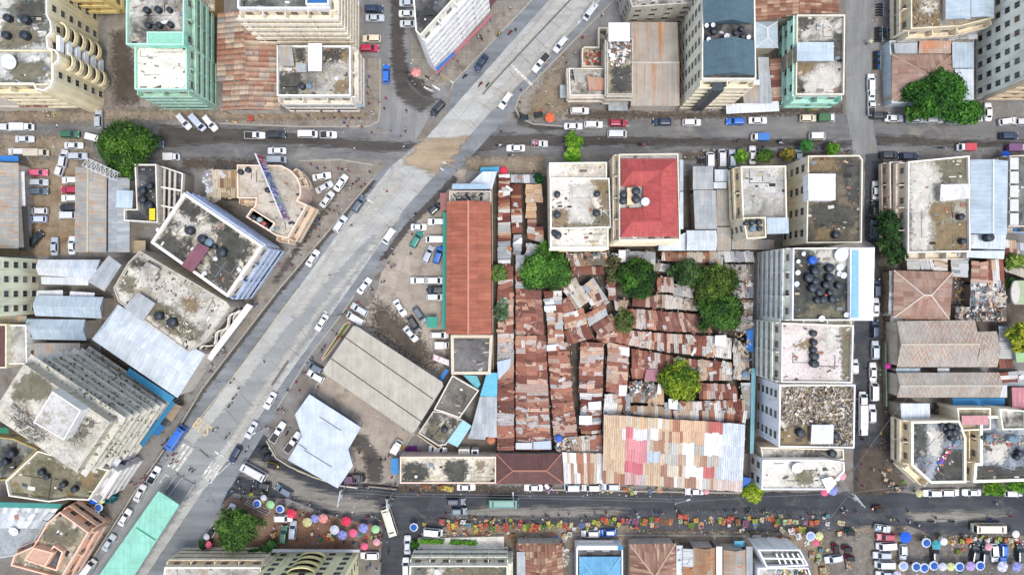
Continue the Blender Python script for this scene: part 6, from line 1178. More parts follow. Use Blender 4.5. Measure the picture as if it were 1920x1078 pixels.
def cargeo(kind):
    parts=[]; B=MB()
    if kind=='sedan':
        L=2.28; loftbody(B,[(-L,.62,.4,.78),(-L+.12,.8,.3,.92),(-1.5,.86,.25,.98),(0,.87,.22,.95),(1.2,.86,.25,.93),(1.9,.82,.28,.82),(L-.1,.72,.34,.7),(L,.55,.42,.62)]); b,t=cabin(B,-1.55,-.95,.45,1.1,.78,.6,.93,1.4); wb=1.35; hl=(2.1,.6,.66); tl=(-2.2,.6,.78)
    elif kind=='wagon':
        L=2.25; loftbody(B,[(-L,.7,.4,.95),(-L+.1,.83,.3,1.05),(-1.0,.87,.25,1.05),(.6,.88,.25,1.02),(1.5,.85,.28,.98),(2.05,.78,.34,.85),(L,.6,.42,.7)]); b,t=cabin(B,-2.1,-1.85,.45,1.15,.8,.66,1.03,1.6); wb=1.32; hl=(2.1,.62,.78); tl=(-2.2,.68,.85)
    elif kind=='van':
        L=2.35; loftbody(B,[(-L,.78,.4,1.2),(-L+.1,.86,.3,1.25),(0,.88,.28,1.25),(1.7,.87,.3,1.2),(2.15,.8,.35,.95),(L,.66,.42,.8)]); b,t=cabin(B,-2.25,-2.1,1.25,1.95,.83,.75,1.22,1.98); wb=1.4; hl=(2.25,.6,.8); tl=(-2.32,.7,1.0)
    elif kind=='pickup':
        L=2.5; loftbody(B,[(-L,.8,.45,.72),(-.6,.86,.35,.75),(-.5,.88,.3,1.02),(.8,.88,.3,1.02),(1.7,.86,.32,.98),(2.3,.78,.38,.86),(L,.6,.45,.72)]); b,t=cabin(B,-.55,-.35,.5,1.15,.8,.66,1.0,1.6); wb=1.5; hl=(2.32,.62,.78); tl=(-2.48,.7,.7)
        for y in (-.84,.84): B.box((-1.5,y,.9),(1.95,.07,.42))
        B.box((-2.47,0,.9),(.07,1.7,.42))
    elif kind=='truck':
        L=2.45; loftbody(B,[(.75,.85,.4,1.2),(1.5,.86,.35,1.2),(2.2,.82,.38,1.05),(L,.7,.45,.85)]); B.box((-.85,0,.5),(3.2,.8,.2),m=1); b,t=cabin(B,.8,.85,1.7,2.15,.82,.74,1.18,1.85); wb=1.45; hl=(2.36,.6,.8); tl=(-2.42,.7,.6)
    elif kind=='bus':
        L=3.45; loftbody(B,[(-L,.95,.5,1.5),(-L+.1,1.05,.4,1.55),(0,1.08,.38,1.55),(L-.25,1.06,.4,1.5),(L,.95,.5,1.35)]); b,t=cabin(B,-3.4,-3.3,3.15,3.35,1.04,.98,1.53,2.55); wb=2.1; hl=(3.42,.75,.9); tl=(-3.43,.8,.9)
    parts.append(('body',B,[PAINT,DARK],(0,0,0)))
    mg={'sedan':.1,'wagon':.1,'van':.1,'bus':.08}.get(kind,.1)
    parts.append(('windscreen',pane(b[1],b[2],t[2],t[1],mg),[CGLASS],0))
    parts.append(('rear_window',pane(b[3],b[0],t[0],t[3],mg+.04),[CGLASS],0))
    for A_ in (pane(b[0],b[1],t[1],t[0],.08),pane(b[2],b[3],t[3],t[2],.08)): parts.append(('side_window',A_,[CGLASS],0))
    if kind=='truck': 
        m=MB(); m.box((-.85,0,1.25),(3.15,1.72,1.3)); parts.append(('cargo_box',m,[PAINT],0))
    if kind=='bus':
        for x in (-2.4,2.6): m=MB(); m.box((x,0,2.62),(.3,1.2,.06)); parts.append(('roof_hatch',m,[DARK],0))
        m=MB(); m.bar((-3.2,.9,2.62),(3.0,.9,2.62),.07); m.bar((-3.2,-.9,2.62),(3.0,-.9,2.62),.07); parts.append(('roof_rail',m,[STEEL],0))
    if kind=='pickup': m=MB(); m.box((-1.5,0,.79),(1.85,1.55,.04)); parts.append(('load_bed',m,[DARK],0))
    r=.32 if kind!='bus' else .42
    for sx in (-wb,wb):
        for sy in (-1,1):
            m=MB(); w=.8 if kind!='bus' else .98; m.tube((sx,sy*(w-.1),r),(sx,sy*(w+.09),r),r,n=14); m.tube((sx,sy*(w+.07),r),(sx,sy*(w+.1),r),r*.55,n=10,m=1); parts.append(('wheel',m,[BLACK,CHROME],0))
    for sy in (-1,1):
        m=MB(); m.box((hl[0],sy*hl[1],hl[2]),(.16,.3,.13)); parts.append(('headlight',m,[LAMP],0)); m=MB(); m.box((tl[0],sy*tl[1],tl[2]),(.1,.25,.15)); parts.append(('tail_light',m,[TAIL],0))
        if kind!='bus': m=MB(); m.box((t[2][0]+.35,sy*(b[2][1]+.13),b[2][2]+.1),(.12,.2,.12)); parts.append(('wing_mirror',m,[PAINT],0))
    return [(n,m.mesh(n,mt),n in('body','cargo_box','wing_mirror')) for n,m,mt,_ in parts]
def tukgeo():
    parts=[]; m=MB(); loftbody(m,[(-1.2,.6,.35,.8),(-.9,.66,.3,.85),(.3,.6,.3,.7),(.9,.35,.35,.75),(1.25,.12,.4,.7)]); parts.append(('body',m,[PAINT]))
    m=MB(); cabin(m,-1.2,-1.05,.55,.85,.62,.55,1.45,1.68); parts.append(('canopy',m,[plain('#24262b',.7)]))
    m=MB(); m.bar((.8,-.45,.7),(.62,-.45,1.5),.05);m.bar((.8,.45,.7),(.62,.45,1.5),.05);m.bar((-1.1,.55,.7),(-1.1,.55,1.5),.05);m.bar((-1.1,-.55,.7),(-1.1,-.55,1.5),.05); parts.append(('frame',m,[STEEL]))
    m=pane((.86,-.42,.75),(.86,.42,.75),(.66,.42,1.45),(.66,-.42,1.45),.04); parts.append(('windscreen',m,[CGLASS]))
    for x,y in ((1.0,0),(-.8,.58),(-.8,-.58)): m=MB(); m.tube((x,y-.07,.24),(x,y+.07,.24),.24,n=12); parts.append(('wheel',m,[BLACK]))
    m=MB(); m.box((-.6,0,.75),(.5,1.0,.3)); parts.append(('seat',m,[DARK]))
    return [(n,m.mesh(n,mt),n=='body') for n,m,mt in parts]
def motogeo():
    parts=[]
    for x in (-.62,.62):
        m=MB(); m.tube((x,-.06,.3),(x,.06,.3),.3,n=14); parts.append(('wheel',m,[BLACK]))
    m=MB(); m.bar((-.6,0,.4),(.1,0,.65),.14); m.bar((.1,0,.7),(.55,0,.75),.1); m.bar((.62,0,.3),(.5,0,.95),.07); m.box((0,0,.42),(.42,.22,.3)); parts.append(('frame',m,[DARK]))
    m=MB(); loftbody(m,[(-.02,.08,.68,.85),(.15,.15,.66,.93),(.4,.12,.68,.9),(.48,.05,.7,.82)]); parts.append(('fuel_tank',m,[PAINT]))
    m=MB(); m.box((-.32,0,.78),(.66,.26,.1)); parts.append(('seat',m,[BLACK])); m=MB(); m.bar((.48,-.36,1.02),(.48,.36,1.02),.05); parts.append(('handlebar',m,[STEEL]))
    m=MB(); m.box((.68,0,.85),(.1,.2,.18)); parts.append(('headlight',m,[LAMP]))
    return [(n,m.mesh(n,mt),n=='fuel_tank') for n,m,mt in parts]
PROTO={k:cargeo(k) for k in ('sedan','wagon','van','pickup','truck','bus')}; PROTO['tuk']=tukgeo(); PROTO['moto']=motogeo()
CC={'W':('#f2f3f3','white'),'S':('#b9c2ca','silver'),'B':('#1f6fd0','blue'),'D':('#2b3136','black'),'N':('#1f3350','navy'),'R':('#b02848','crimson'),'M':('#d0637c','pink'),'G':('#2f6a4c','dark green'),'T':('#1f7f74','teal'),'C':('#e6dcc4','cream'),'P':('#5a2f58','purple'),'Y':('#d8b52c','yellow'),'L':('#c3cadd','pale lilac'),'E':('#5f6f7c','slate grey'),'O':('#e07a3c','orange')}
KN={'sedan':('sedan','car'),'wagon':('hatchback','car'),'van':('minivan','van'),'pickup':('pickup','pickup truck'),'truck':('box truck','truck'),'bus':('bus','bus'),'tuk':('auto rickshaw','auto rickshaw'),'moto':('motorcycle','motorcycle')}
ON={'sedan':'parked_sedan','wagon':'hatchback_car','van':'minivan','pickup':'pickup_truck','truck':'box_truck','bus':'bus','tuk':'auto_rickshaw','moto':'motorcycle'}
KK={'s':'sedan','w':'wagon','v':'van','p':'pickup','k':'truck','b':'bus','t':'tuk','m':'moto'}
def car(x,y,k,c,ang=0,sc=1.0,load=None,extra='',wide=1.0):
    kind=KK[k]; p=P(x,y,.9); col=lin(CC[c][0]); root=empty(ON[kind],(p.x,p.y,.1),R(ang),(sc,wide,1) )
    f=random.uniform(.72,1.02) if c in 'WC' else random.uniform(.85,1.15); g_=random.uniform(.97,1.03); col=(col[0]*f*g_,col[1]*f,col[2]*f/g_,1); wide=wide*random.uniform(.96,1.06)
    for n,me,pt in PROTO[kind]:
        cc=col
        if load and n=='cargo_box': cc=lin(load)
        inst(n,me,root,color=cc if pt else None)
    if kind=='pickup' and load:
        m=MB(); rz=random.Random(int(x))
        for i in range(9): m.box((-1.5+rz.uniform(-.7,.7),rz.uniform(-.5,.5),1.0+rz.uniform(0,.2)),(rz.uniform(.3,.7),rz.uniform(.3,.6),.3),rz=rz.uniform(-.3,.3),col=lin(random.choice(load.split())))
        me=m.mesh('cargo',[ATTR]); inst('cargo',me,root)
    auto(root,f"{CC[c][1]} {KN[kind][0]}{extra}",KN[kind][1],x,y,KN[kind][0]+'s on the streets and yards')
    return root
CARS="""8 240 v W 0;43 239 k W 0 1.1;46 261 s W 0;131 252 w G 0;185 224 w S 90;180 260 v W -14;138 273 s W 0;290 271 w E 0;345 228 w W -50;371 230 v L -48;394 231 w W -50;32 285 w W 180;70 287 k C 0 1.15;119 298 w W 80;113 317 w W 72 .8;146 293 w S 0;72 324 w M 0;73 342 w S 0;73 359 w E 0;72 396 w W 180;70 411 w L 180;67 448 w D 50;102 462 s S 90;133 338 w W 180;132 356 w R 180;132 372 w W 180;129 389 w D 180;126 404 v W 180 .9;135 460 s W 90;323 295 k W 0 .75;
701 17 w N 0;703 34 s S 0;697 73 w C 180;693 91 w R 0;724 139 w B 90;478 254 p W 0;519 253 w D 0;577 252 v W 0;616 253 p W 0 .8;766 6 s W 0;765 26 s W 0;767 45 s W 0;
1107 23 v W 232;1051 84 w W 230;1014 118 p W 230 1.1;948 189 w W 235;902 118 s N 235;820 204 w D 228;1087 208 w W 0;1075 237 s W 0;1113 234 w W 0;1159 231 w R 0;1157 252 v W 0;967 278 s W 180;1075 273 w P 0;1241 229 w N 180;1297 230 w W 0;1379 228 w B 180;1421 226 s W 0;1515 222 w C 0 .9;1532 256 v W 0 .85;
1633 156 w W 90;1634 172 s W 90;1634 198 p W 90;1650 217 w D 0;1676 222 s W 0;1717 224 w S 0;1752 225 w W 0;1790 226 w S 0;1826 222 w W 0;1853 210 s W 90;1890 228 w W 8;1920 229 w W 0;1892 255 w N 0;
519 283 s W 180;519 300 v S 0;603 331 s W 10;608 351 s W 28;639 343 s W 55;613 374 s W 52;673 383 w E 55;638 420 w W 55;586 484 s W 57;730 443 v W 235 .9;683 536 s W 52;
816 391 w D 42 .8;819 416 w W 180;785 426 s W 0 .85;781 449 w T 60;816 449 v W 180;803 477 w S 65;822 478 w B 72;784 526 w W 180 .85;817 526 w W 0;817 543 w D 180;817 557 w W 0;
750 577 s W -58;787 591 w E -55;777 609 w D -58;770 626 s W -50;824 628 w W 0;829 647 k W 0 .7;674 580 w W 150;667 597 v W 150;603 605 s W 237;590 688 w E 150;592 705 w W 150;506 751 s W 240;471 806 s W 240;521 810 p W 58 1.1;549 829 p W 55 1.15;
441 851 w N 240;491 909 w D 170;532 919 w E 150;430 961 s W 65;531 971 w W 0;532 1002 w G 85;549 993 w S 85;661 898 k P 0 .75;674 895 k D 0 .6;744 837 k W 60 .7;764 1021 s W 90;761 1062 w W 90;693 1041 w W 180;
874 913 s W 0;821 843 s W -8;855 940 w N 0 1.05;861 958 w E 0 .85;812 997 v W -5;1000 914 s W 180;1027 913 w P -55 .65;1072 913 v S 180 .8;1108 914 w W 180;1145 912 w L 180;1107 1000 w W 180;1139 998 w B 184 .9;1302 921 s W 180;
1642 357 s W 90;1640 393 w D 90;1639 430 w E 90;1668 291 w D 0;1705 293 w N 0;1353 298 v W 90;1373 298 w S 90;1411 291 s W 90;1331 300 v W 90 .8;1497 291 w S 90 .6;
1644 540 w N 90;1642 576 s W 90;1641 617 w N 90;1641 656 w S 90;1637 697 s W 90;1638 733 v W 90;1635 775 w W 90;1602 687 w W 90 .8;1617 801 v W 90 .8;
1748 924 w W 180;1781 923 w W 0;1822 923 s W 180;1900 924 w W 0;1661 1006 w R 180;1661 1022 v W 184;1654 1040 w S 180;1658 1057 v W 180;1659 1076 w S 180;1693 1034 w S -90 .85;1753 1038 w D 90;1828 1037 w D 80;1846 1040 w D 85;1864 1036 w W -85;1881 1036 w B -90;1912 1036 w D 90;1563 1047 w S 190"""
for l in CARS.replace('\n','').split(';'):
    q=l.split(); car(float(q[0]),float(q[1]),q[2],q[3],float(q[4]),float(q[5]) if len(q)>5 else 1)
car(1549,222,'k','W',0,.85,'#2f6a3a',' with green box'); car(1424,258,'k','W',180,.85,'#2475c8',' with blue cover'); car(1810,277,'k','W',180,.85,'#d0424c',' with red cover'); car(1905,278,'k','C',0,1.0,'#7a4a78',' with purple cover'); car(1617,769,'k','W',90,1.85,'#f2f3f6',' extra long'); 
car(1012,270,'p','W',0,.8,'#e8e8e8 #c9584a #9fb5d0',' heaped with sacks'); car(289,890,'p','W',60,.9,'#1f2f38 #2f4048',' with dark load'); car(1655,990,'p','W',-10,.8,'#e8eef2 #8fb5d8',' loaded with sheets')
car(333,820,'b','B',56,.92,extra=' at the kerb with blue roof'); car(478,883,'b','W',-29,.95); car(731,975,'b','C',107,1.05,extra=' with green front'); car(944,941,'b','T',0,1.05); car(1850,988,'b','C',180,1.1); car(262,924,'s','W',62); car(234,970,'s','W',58); car(204,1017,'s','S',56); car(167,1064,'v','W',54)
for x,y,c,a_ in ((497,843,'N',30),(503,857,'N',35),(513,873,'Y',-15),(1566,1028,'R',-85),(1589,1028,'R',0),(1594,1045,'R',0),(1594,997,'T',0),(1645,954,'O',180),(984,221,'T',0),(398,998,'W',60),(1011,216,'G',10)): car(x,y,'t',c,a_)
for y in (8,13,18,23,28): car(1651,y,'m','N',0)
for i in range(8): car(1649,52+i*3.6,'m',random.choice('NTBDE'),0); 
for i in range(5): car(1658,54+i*3.6,'m',random.choice('NTBDE'),0)
for i in range(11): car(1646,97+i*3.2,'m',random.choice('NTBDE'),0)
for x,y,c,a_ in ((872,142,'D',45),(936,63,'Y',50),(957,60,'R',50),(901,157,'R',50),(915,158,'D',50),(936,272,'W',0),(959,291,'S',0),(1203,271,'R',0),(1463,267,'W',-30),(1561,267,'R',0),(462,843,'S',60),(445,905,'T',60),(446,918,'D',50),(431,921,'B',20),(453,932,'D',60),(454,925,'D',60),(540,808,'D',60),(434,715,'S',50),(438,745,'R',50),(430,760,'D',50),(402,806,'S',30),(425,818,'D',50),(1310,300,'D',90),(1315,301,'D',85),(1320,300,'N',90),(686,914,'D',0),(732,934,'D',0),(770,150,'D',-40),(775,155,'D',-50),(795,155,'D',-50),(802,145,'D',-30),(806,148,'Y',-30),(1768,277,'B',0),(1787,978,'D',0),(1748,978,'D',0),(331,835,'R',50),(267,905,'R',30),(765,138,'R',-40)): car(x,y,'m',c,a_)
# ---------------------------------------------------------------- people
def person_mesh(pose):
    V={'pelvis':(0,0,.95),'waist':(0,0,1.08),'chest':(0,0,1.32),'neck':(0,0,1.5),'head':(.02,0,1.62),'top':(.01,0,1.72)}
    st={0:(.0,.0),1:(.28,-.28),2:(.05,-.05),3:(.42,.36)}[pose]; z0=0
    E=[('pelvis','waist'),('waist','chest'),('chest','neck'),('neck','head'),('head','top')]
    Rr={'pelvis':(.15,.11),'waist':(.14,.1),'chest':(.17,.11),'neck':(.055,.055),'head':(.095,.085),'top':(.06,.06)}
    for s,n in ((1,'l'),(-1,'r')):
        f=st[0] if s>0 else st[1]
        if pose==3: V['hip'+n]=(0,s*.09,.9);V['knee'+n]=(.42,s*.13,.88);V['ank'+n]=(.45,s*.14,.45);V['toe'+n]=(.6,s*.14,.4)
        else: V['hip'+n]=(0,s*.09,.88);V['knee'+n]=(f*.55+.04,s*.1,.5);V['ank'+n]=(f*.9,s*.1,.09);V['toe'+n]=(f*.9+.16,s*.11,.04)
        V['sh'+n]=(0,s*.2,1.42); aw={0:.02,1:-f*.7,2:.25,3:.4}[pose]
        V['elb'+n]=(aw*.4,s*.26,1.14); V['wri'+n]=(aw+.1,s*.26,.92 if pose<2 else 1.1); V['palm'+n]=(aw+.14,s*.26,.84 if pose<2 else 1.1)
        E+=[('pelvis','hip'+n),('hip'+n,'knee'+n),('knee'+n,'ank'+n),('ank'+n,'toe'+n),('chest','sh'+n),('sh'+n,'elb'+n),('elb'+n,'wri'+n),('wri'+n,'palm'+n)]
        Rr.update({'hip'+n:(.1,.1),'knee'+n:(.065,.065),'ank'+n:(.045,.045),'toe'+n:(.035,.04),'sh'+n:(.07,.07),'elb'+n:(.045,.045),'wri'+n:(.03,.03),'palm'+n:(.02,.04)})
        for i,(dx,l) in enumerate(((-.03,.07),(-.01,.085),(.01,.09),(.03,.08),(.05,.05))):
            k=f'f{n}{i}'; P0=V['palm'+n]; V[k]=(P0[0]+dx+.01,P0[1]-s*.01*i,P0[2]-l) if pose<2 else (P0[0]+l,P0[1]+dx,P0[2]-.03); E.append(('palm'+n,k)); Rr[k]=(.009,.009)
    names=list(V); me=bpy.data.meshes.new('t'); me.from_pydata([V[n] for n in names],[(names.index(a),names.index(b)) for a,b in E],[])
    o=bpy.data.objects.new('t',me); COL.objects.link(o); o.modifiers.new('s','SKIN')
    for i,n in enumerate(names): me.skin_vertices[0].data[i].radius=Rr[n]
    me.skin_vertices[0].data[0].use_root=True
    sb=o.modifiers.new('u','SUBSURF'); sb.levels=1; bpy.context.view_layer.update()
    m2=bpy.data.meshes.new_from_object(o.evaluated_get(bpy.context.evaluated_depsgraph_get())); bpy.data.objects.remove(o); m2.name='person'; m2.materials.clear()
    for m in (CLOTH,TROUS,SKIN,HAIR): m2.materials.append(m)
    for p in m2.polygons:
        c=p.center; a_=abs(c.y)
        if c.z>1.655 or (c.z>1.58 and c.x<-.03): p.material_index=3
        elif c.z>1.47: p.material_index=2
        elif a_>.2 and c.z<1.24: p.material_index=2
        elif c.z>.98: p.material_index=0
        elif c.z>.1 and (pose!=3 or c.z>.5): p.material_index=1
        else: p.material_index=3
        p.use_smooth=True
    # face: nose, eyes, ears
    return m2
SKIN=NT('skin',.6,.3).out((.075,.035,.02,1)); HAIR=NT('hair',.8,.2).out((.008,.007,.006,1))
TROUS=NT('trousers',.9,.2); _o=TROUS.n('ObjectInfo'); TROUS=TROUS.out(TROUS.ramp(_o.outputs['Random'],[(0,lin('#22262f')),(.3,lin('#3a3f52')),(.5,lin('#4a3a30')),(.7,lin('#6b6f78')),(.9,lin('#8a2f4a'))],'CONSTANT'))
PM=[person_mesh(i) for i in range(4)]
FM=MB()
FM.lathe([(0.001,-.02),(.02,0),(.001,.02)],6,m=0,c=(.118,0,1.61))
for s in (-1,1): FM.lathe([(.001,-.012),(.014,0),(.001,.012)],6,m=1,c=(.098,s*.035,1.635)); FM.lathe([(.001,-.03),(.018,0),(.001,.03)],6,m=0,c=(.02,s*.095,1.62))
FM.box((.105,0,1.575),(.02,.05,.01),m=2)
FACE=FM.mesh('face',[SKIN,WHITE,TAIL])
PC={'r':('#c8324a','red'),'w':('#f0f0f2','white'),'b':('#2f5fb0','blue'),'k':('#24242a','black'),'y':('#e0c84a','yellow'),'p':('#d05a9a','pink'),'g':('#3a9a5a','green'),'o':('#e07a3a','orange'),'t':('#3aa8b0','turquoise'),'m':('#7a2f4a','maroon'),'l':('#a8a4d8','lilac'),'c':('#d8c8a8','beige')}
PCOUNT=0
def person(x,y,c,pose=None,ang=None,z=0,extra=''):
    global PCOUNT
    if PCOUNT>=300: return
    PCOUNT+=1; pose=random.choice((0,1,1,2)) if pose is None else pose
    p=P(x,y,z+1.4); root=inst('person',PM[pose],None,(p.x,p.y,z+(.0 if pose!=3 else -.1)),(0,0,R(random.uniform(0,360) if ang is None else ang)),lin(PC[c][0]))
    s=random.uniform(.94,1.06); root.scale=(s*1.08,s*1.08,s)
    inst('face',FACE,root)
    auto(root,f"person in {PC[c][1]} top {('standing','walking','carrying something','riding')[pose]}{extra}",'person',x,y,'people in the streets and market')
rnd=random.Random(11)
PL="""897 68 w;966 55 k;957 14 w;902 67 k;1093 68 r;1131 27 w;1080 98 w;1062 118 m;857 113 r;903 72 k;917 57 l;1024 197 g;1029 195 y;1036 200 w;975 190 m;940 246 k;977 168 k;1063 207 w;1170 256 o;1319 282 w;1339 282 w;1432 276 k;1464 262 b;1464 280 p;1545 278 r;1536 278 t;1590 283 k;
690 143 b;687 150 l;688 175 m;691 193 r;688 162 b;700 205 y;697 210 w;719 203 m;709 190 p;762 206 k;723 183 r;554 207 m;577 216 b;601 208 k;606 220 b;626 220 k;634 208 b;645 228 b;660 221 k;647 222 b;672 222 m;652 236 r;678 237 r;711 243 y;695 248 m;759 240 c;760 247 m;748 253 l;757 275 w;
581 306 r;634 314 r;640 317 k;648 318 w;654 320 p;608 314 m;595 314 b;735 322 w;733 314 w;693 322 m;676 349 m;660 345 k;655 353 w;684 345 r;672 336 k;668 340 m;725 359 r;617 392 k;631 400 w;625 395 r;611 402 m;631 386 l;596 410 b;590 417 t;597 420 b;581 433 g;576 432 l;597 432 c;590 427 r;596 443 m;572 453 k;657 422 k;545 479 w;560 479 w;521 496 p;546 497 m;500 494 m;616 516 r;722 484 m;727 493 m;738 498 p;740 497 l;734 501 k;735 467 w;736 477 k;778 400 k;773 440 k;770 475 k;
715 530 m;693 540 w;697 543 k;720 527 m;671 567 r;651 577 o;639 590 r;647 586 g;622 622 w;630 626 k;632 633 r;640 632 r;608 650 m;601 662 l;603 656 k;566 700 t;570 700 p;584 673 t;553 718 p;560 732 r;595 726 p;539 733 k;520 770 m;526 768 r;532 774 w;497 800 r;502 803 w;534 815 p;492 680 w;446 729 k;395 685 w;392 697 m;417 655 w;419 662 r;480 570 b;
650 825 k;672 850 m;712 861 k;722 862 k;728 854 r;734 896 r;740 908 m;730 914 p;760 917 m;768 921 m;774 923 b;785 927 p;722 936 w;688 912 k;669 890 p;664 883 m;581 947 w;530 940 p;559 971 p;566 965 w;490 925 y;500 918 w;476 921 r;469 920 k;512 990 w;507 1002 c;514 1000 y;555 1015 r;597 1006 b;602 1011 b;625 1008 k;644 1018 k;660 1018 m;700 1010 b;714 1007 m;697 1000 k;690 970 r;697 969 w;685 972 p;712 975 y;718 980 r;722 993 k;728 1036 k;712 1052 k;706 1048 w;694 1060 b;686 1066 b;704 1070 w;
836 965 r;848 962 w;858 967 w;853 975 r;862 970 w;880 971 k;913 970 b;946 978 k;1000 972 b;1024 967 k;1030 970 m;1048 968 m;1069 966 w;1116 964 b;1137 962 r;1138 966 w;1090 975 w;1098 970 k;1195 962 w;1197 966 w;1228 962 b;1237 963 b;1243 964 c;1266 944 w;1268 957 w;1275 960 m;1364 960 t;1380 959 w;1402 960 k;1408 955 t;1402 964 c;1433 963 y;1439 961 w;1460 964 t;1440 968 w;1485 971 b;1505 971 w;1518 967 p;1535 968 t;1548 969 t;1582 961 w;1589 957 w;1586 966 o;1608 960 p;1580 952 w;1617 872 p;1613 903 p;1620 913 p;1638 880 w;1619 822 m;1652 813 y;1655 885 w;1660 897 w;1668 910 w;1673 915 g;1690 915 b;1625 690 k;1706 959 y;1670 974 w;1677 975 y;1688 978 m;1708 979 w;1724 985 w;1756 970 k;1870 945 w;1897 968 r;1860 973 b;1857 975 b;1840 1000 m;1618 825 k;1625 545 k;
183 975 b;200 978 w;192 974 l;270 895 r;243 905 m;250 908 r;305 842 b;302 835 k;310 830 r;312 824 b;323 853 r;330 851 k;310 857 w;322 862 k;330 866 r;319 870 k;157 1045 b;163 1030 m;135 1065 w;100 955 r;355 880 k;360 883 k;390 905 w;770 1032 k;791 1029 k;867 1014 r;875 1005 o"""
for l in PL.replace('\n','').split(';'):
    x,y,c=l.split(); person(float(x)+rnd.uniform(-1,1),float(y)+rnd.uniform(-1,1),c)
for x,y,c,a_ in ((872,142,'k',45),(936,63,'y',50),(957,60,'r',50),(901,157,'m',50),(936,272,'w',0),(1203,271,'m',0),(1463,267,'w',-30)): person(x,y,c,3,a_)
while PCOUNT<300:
    zx=rnd.choice(((830,990,1160,1012),(1160,990,1420,1003),(1460,985,1600,1060),(1720,1005,1915,1030),(1560,990,1640,1070),(1720,1066,1915,1076)))
    person(rnd.uniform(zx[0],zx[2]),rnd.uniform(zx[1],zx[3]),rnd.choice('rwbkypgotmlc'))
# ---------------------------------------------------------------- umbrellas, stalls, tanks, dishes, posts
def umbrella(x,y,r,c1,c2=None,desc='',z=2.3,n=8):
    p=P(x,y,z); R_=r/S; root=empty('market_umbrella',(p.x,p.y,0)); m=MB(); A=lin(c1);B=lin(c2 or c1)
    N=16
    prof=[(R_,-.0),(R_*.74,.2),(R_*.4,.42),(.02,.55)]
    for (r0,z0),(r1,z1) in zip(prof,prof[1:]):
        for i in range(N):
            a0=2*PI*i/N;a1=2*PI*(i+1)/N; sc=lambda i:1-.05*(i%2)
            cc=B if (c2 and c2[0]!='!' and r0>R_*.9) else A
            if c2 and desc.find('striped')>=0: cc=A if (i//2)%2 else B
            k=1-.06*((i//2)%2); cc=(cc[0]*k,cc[1]*k,cc[2]*k,1)
            m.face([(p.x+math.cos(a0)*r0*sc(i),p.y+math.sin(a0)*r0*sc(i),z+z0),(p.x+math.cos(a1)*r0*sc(i+1),p.y+math.sin(a1)*r0*sc(i+1),z+z0),(p.x+math.cos(a1)*r1,p.y+math.sin(a1)*r1,z+z1),(p.x+math.cos(a0)*r1,p.y+math.sin(a0)*r1,z+z1)],0,cc)
    m.build('canopy',ATTR,root); m=MB(); m.tube((p.x,p.y,0),(p.x,p.y,z+.6),.03,n=6); m.build('pole',STEEL,root); m=MB(); m.box((p.x,p.y,.1),(.45,.45,.2)); m.build('base',DARK,root)
    auto(root,desc+' umbrella','umbrella',x,y,'umbrellas over street stalls')
BW=('#3468b8','#dfe6f2','blue umbrella with white rim'.replace(' umbrella','')); 
US={'bw':('#2f62b0','#dde5f2','blue and white rimmed'),'lg':('#a5d8a0',None,'light green'),'re':('#e03a58',None,'bright red'),'py':('#d8d49a','#c3bf86','pale yellow striped'),'pe':('#8088c8','#9aa0d8','periwinkle striped'),'sa':('#e08a86','#e6a09a','salmon striped'),'wg':('#dcdde6','#c9cbd8','whitish striped'),'pi':('#f0688c',None,'pink'),'pp':('#e8a8b0',None,'pale pink'),'ye':('#c9d08a','#dce0a8','yellow green striped'),'bl':('#1f62d8',None,'solid blue'),'te':('#3a9aa0','#4aaab0','teal striped'),'wh':('#f4f4f6',None,'small white'),'la':('#a890c8','#b8a4d4','lavender striped'),'lw':('#b8b8dc','#dcdcea','lilac and white striped'),'or':('#f0603c','#f07a50','orange red striped'),'ma':('#c83a9a',None,'magenta'),'ppw':('#9fb2e6','#e3e9f6','pale blue white rimmed')}
for l in "482 944 8 bw;507 946 8 lg;525 954 8 bw;546 963 9 re;576 979 9 py;590 972 8 pe;606 972 9 sa;649 977 9 re;627 993 9 wg;642 1003 9 pe;662 999 8 pi;681 990 9 pe;704 992 8 lg;706 1016 7 pp;683 1024 7 pi;389 1021 8 pi;387 1006 6 wg;494 933 6 wg;776 988 8 bw;141 963 8 re;157 969 8 ye;169 972 9 wg;179 963 8 bw;185 951 8 bw;190 936 8 ye;130 956 10 bl;174 937 8 bl;780 136 9 sa;1031 221 9 or;944 320 8 re;1324 921 6 pp;1520 1005 9 ppw;1536 1005 8 ye;1530 1017 6 pi;1579 892 8 pp;1562 920 9 pe;1546 923 7 pi;1570 897 5 wh;1698 1007 11 bl;1737 1017 9 bw;1756 1021 9 te;1770 1015 7 wh;1694 1061 9 ppw;1718 1062 9 bw;1733 1064 9 bw;1751 1060 9 bw;1768 1062 8 wg;1783 1062 8 ye;1799 1062 9 bw;1820 1061 9 la;1838 1060 9 bw;1880 1062 10 lw;1907 1062 9 pe;1854 1025 7 pp;1816 1013 5 or;1905 1001 7 wh;1665 686 6 ma;1682 1078 8 lw;1724 925 7 py;1886 292 9 bl;1676 50 5 ye;1689 45 5 ye;1633 77 4 ye".split(';'):
    x,y,r,k=l.split(); umbrella(float(x),float(y),float(r),*US[k])
GC={'red':'#c85044','pred':'#b84a60','orange':'#cf7a50','yellow':'#cfc25c','lime':'#aab84c','green':'#4f8a2f','dgreen':'#2f6a3a','white':'#e6e6e6','cream':'#ddd0ae','teal':'#3f9aa8','blue':'#5a8ac8','brown':'#8a5f45','purple':'#8a5a88','amber':'#d8a848','pgreen':'#a8c89a','mixed':None,'tan':'#d8a87a'}
